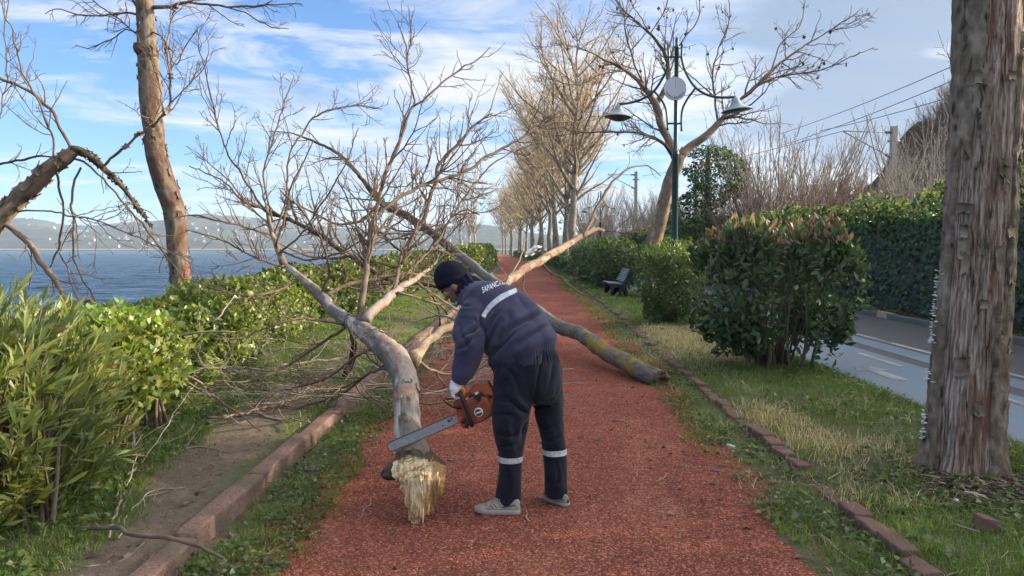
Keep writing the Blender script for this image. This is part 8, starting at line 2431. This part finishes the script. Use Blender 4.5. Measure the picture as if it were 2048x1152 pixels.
plate([(931, 797), (936, 794.5), (938, 799), (933, 801.5)], SY + 0.012, 0.012, m_badge, 'sticker')
plate([(949, 786), (955, 783.5), (957, 787), (951, 790)], SY - 0.002, 0.012, m_badge, 'sticker')
# front handle, hand guard, rear handle
def bar_tube(pts, r_, name, mat, n=30, S=12, parent=saw):
    q = np.array([(*P(a, b, c), 0) for a, b, c in pts]); s = spline(q, n)
    mbx = MB(); tubes(mbx, s[:, :3], np.full(n, r_), S); return mbx.build(name, mat, parent)
bar_tube([(944, 852, 4.165), (941, 843, 4.155), (932, 815, 4.155), (923, 793, 4.16), (919, 785, 4.175), (917, 783, 4.22), (918, 785, 4.29), (923, 795, 4.33), (932, 820, 4.345)], 0.0125, 'front_handle', m_black, 40)
g = spline([(880, 789, 0), (885, 797, 0), (893, 806, 0), (903, 812, 0), (912, 815, 0), (922, 815, 0)], 20)
mb = MB(); rows_ = []
for (a, b, _) in g:
    rows_.append([P(a - 0.8, b - 2.6, 4.17), P(a + 0.8, b + 2.6, 4.17), P(a + 0.8, b + 2.6, 4.32), P(a - 0.8, b - 2.6, 4.32)])
R_ = np.array(rows_); mb.add(R_.reshape(-1, 3), np.concatenate([grid_quads(4, 20, 0, True), [[3, 2, 1, 0], [76, 77, 78, 79]]])); mb.build('hand_guard', m_black, saw)
bar_tube([(890, 797, 4.20), (898, 798, 4.2), (910, 796, 4.21), (918, 793, 4.22)], 0.005, 'guard_stay', m_black, 12, 8)
rear = plate([(985, 790), (1012, 778), (1026, 790), (1026, 818), (1012, 826), (990, 826), (990, 818), (1008, 816), (1016, 808), (1014, 792), (1004, 790), (990, 798)], SY + 0.11, 0.035, m_black, 'rear_handle')
# guide bar with rounded nose, and the chain round it
axis0, axis1 = np.array([916.0, 836.5]), np.array([783.5, 893.0])
ad = (axis1 - axis0) / np.linalg.norm(axis1 - axis0); an = np.array([-ad[1], ad[0]])
hwid = lambda s: np.interp(s, [0, 0.15, 0.85, 1], [8.0, 9.4, 9.4, 8.8])
top, bot = [], []
for s in np.linspace(0, 1, 30):
    p = axis0 * (1 - s) + axis1 * s
    top.append(p - an * hwid(s)); bot.append(p + an * hwid(s))
nose = [axis1 + (-an * math.cos(t_) + ad * math.sin(t_)) * 8.8 for t_ in np.linspace(0, np.pi, 14)[1:-1]]
outline = np.array(top + nose + bot[::-1])
BYy = 4.225
A = np.array(pxs([tuple(p) for p in outline], BYy)); n_ = len(A)
mb = MB(); extrude(mb, A, 0, 0.006); 
mb.v, mb.q, mb.t, mb.c, mb.tc, mb.qm, mb.tm, mb.n = [], [], [], [], [], [], [], 0
T2 = []
top_i = list(range(30)); bot_i = list(range(n_ - 1, n_ - 31, -1))
Qb = [[top_i[k], bot_i[k], bot_i[k + 1], top_i[k + 1]] for k in range(29)]
mid = list(range(29, n_ - 29)); 
Tn = [[mid[0], mid[-k - 1], mid[-k - 2]] for k in range(0, len(mid) - 2)]
Bk = A + np.array([0, 0.006, 0]); i = np.arange(n_); j = (i + 1) % n_
mb.add(np.concatenate([A, Bk]), np.concatenate([np.array(Qb), np.array(Qb)[:, ::-1] + n_, np.stack([i, i + n_, j + n_, j], 1)]), np.concatenate([np.array(Tn), np.array(Tn)[:, ::-1] + n_]))
gb = mb.build('guide_bar', m_bar.m, saw, smooth=False)
m_chain = flat('dark_chain', (0.055, 0.055, 0.06), 0.45, 0.5, 0.5)
per = outline; seg = np.concatenate([[0], np.cumsum(np.linalg.norm(np.diff(per, axis=0), axis=1))])
mb = MB()
for k, s in enumerate(np.arange(0, seg[-1], 2.6)):
    p = np.array([np.interp(s, seg, per[:, 0]), np.interp(s, seg, per[:, 1])]); p2 = np.array([np.interp(s + 0.5, seg, per[:, 0]), np.interp(s + 0.5, seg, per[:, 1])])
    t_ = (p2 - p) / max(np.linalg.norm(p2 - p), 1e-6); nn = np.array([t_[1], -t_[0]])
    hgt = 1.7 if k % 3 == 0 else 1.1
    c4 = [p - t_ * 1.15 - nn * 0.4, p + t_ * 1.15 - nn * 0.4, p + t_ * 0.9 + nn * hgt * 0.7, p - t_ * 0.9 + nn * hgt]
    A4 = np.array(pxs([tuple(q_) for q_ in c4], BYy - (0.003 if k % 2 else 0.001)))
    mb.add(np.concatenate([A4, A4 + np.array([0, 0.009, 0])]), [[0, 1, 2, 3], [7, 6, 5, 4], [0, 4, 5, 1], [1, 5, 6, 2], [2, 6, 7, 3], [3, 7, 4, 0]])
mb.build('chain', m_chain, saw, smooth=False, kind='stuff')
mb = MB()
for (a, b, r_) in ((898, 842, 2.2), (903, 838, 1.6), (886, 851, 1.2), (790, 889, 1.0), (800, 895, 0.8)):
    c_ = P(a, b, BYy - 0.001); rr_ = r_ * BYy / FPX
    q_ = np.linspace(0, 2 * np.pi, 9)[:-1]
    mb.add(np.concatenate([[c_], np.stack([c_[0] + rr_ * np.cos(q_) * 1.5, np.full(8, c_[1]), c_[2] + rr_ * np.sin(q_)], 1)]), None, [[0, 1 + i_, 1 + (i_ + 1) % 8] for i_ in range(8)])
mb.build('oil_stain', m_black, gb, smooth=False)

# --- gloves: white backs with orange coated palms, closed round the handles
m_glove = NM('white_glove', 0.85, 0.2)
f = m_glove.noise(m_glove.pos(), 300, 3)
m_glove.color(m_glove.mix(f, (0.62, 0.64, 0.67), (0.80, 0.81, 0.83))); m_glove.bump(f, 0.002, 0.6)
m_palm = flat('orange_coating', (0.62, 0.22, 0.02), 0.6, 0.3, var=0.2, scale=120)
def glove(wrist, knuck, bar, name, sgn=1):
    """wrist, knuckle and bar centres as (px, py, distance): fingers go over the bar and curl under it"""
    parts = []
    w_, k_, b_ = P(*wrist), P(*knuck), P(*bar)
    mb = MB()
    rows_ = [(wrist[0] + 1, wrist[1] - 7, wrist[2], 15.5, 0.036), (wrist[0], wrist[1], wrist[2], 14.5, 0.036), ((wrist[0] + knuck[0]) / 2 - 1, (wrist[1] + knuck[1]) / 2, wrist[2], 13.5, 0.042), (knuck[0], knuck[1], knuck[2], 10.5, 0.044), (knuck[0] - 1, knuck[1] + 6, knuck[2], 6.5, 0.038)]
    V, Q, N = remesh([loft(rows_, 24)], 0.004, 4)
    px_, py_ = project(V)
    # coated side: toward the bar and palm
    side = ((px_ - knuck[0]) * 0.62 + (py_ - knuck[1]) * 0.62) * sgn
    mi_q = (side[Q].mean(1) > 4.5)
    mb.add(V, Q[~mi_q], mi=0); 
    mb.q.append(Q[mi_q]); mb.qm.append(np.ones(mi_q.sum()))
    up = np.array([0, 0, 1.0])
    for i_ in range(4):
        dy = (-0.030 + 0.020 * i_)
        ln = (0.90, 1.0, 0.96, 0.80)[i_]
        m = bar[2] / FPX
        def at(dx, dz): return b_ + np.array([dx * m * sgn, dy, dz * m])
        chain = np.array([at(-7.5, 8), at(-11.5, 3.5 * ln), at(-11.0, -4.0 * ln), at(-5.0, -8.5 * ln), at(2.0, -7.5)])
        s = spline(np.concatenate([chain, np.zeros((5, 1))], 1), 16)
        rr_ = np.interp(np.linspace(0, 1, 16), [0, 0.3, 0.34, 0.6, 0.64, 1], [0.0108, 0.0102, 0.0108, 0.0098, 0.0102, 0.0080])
        tubes(mb, s[:, :3], rr_, 10, mi=0 if i_ in (1, 2) else 0)
        tubes(mb, s[9:, :3] + nrm(b_ - s[9:, :3]) * 0.001, rr_[9:] * 1.07, 10, mi=1)
    m = bar[2] / FPX
    th_ = np.array([b_ + np.array([6 * m * sgn, -0.028, 12 * m]), b_ + np.array([10.5 * m * sgn, -0.030, 6 * m]), b_ + np.array([9 * m * sgn, -0.026, -1 * m]), b_ + np.array([4.5 * m * sgn, -0.022, -6 * m])])
    s = spline(np.concatenate([th_, np.zeros((4, 1))], 1), 14)
    tubes(mb, s[:, :3], np.linspace(0.0135, 0.0095, 14), 10, mi=1)
    return mb.build(name, [m_glove.m, m_palm], person)
glove((914, 770, 4.20), (911, 781, 4.205), (918, 786, 4.205), 'glove')
glove((1008, 772, 4.36), (1008, 781, 4.335), (1016, 786, 4.335), 'glove')
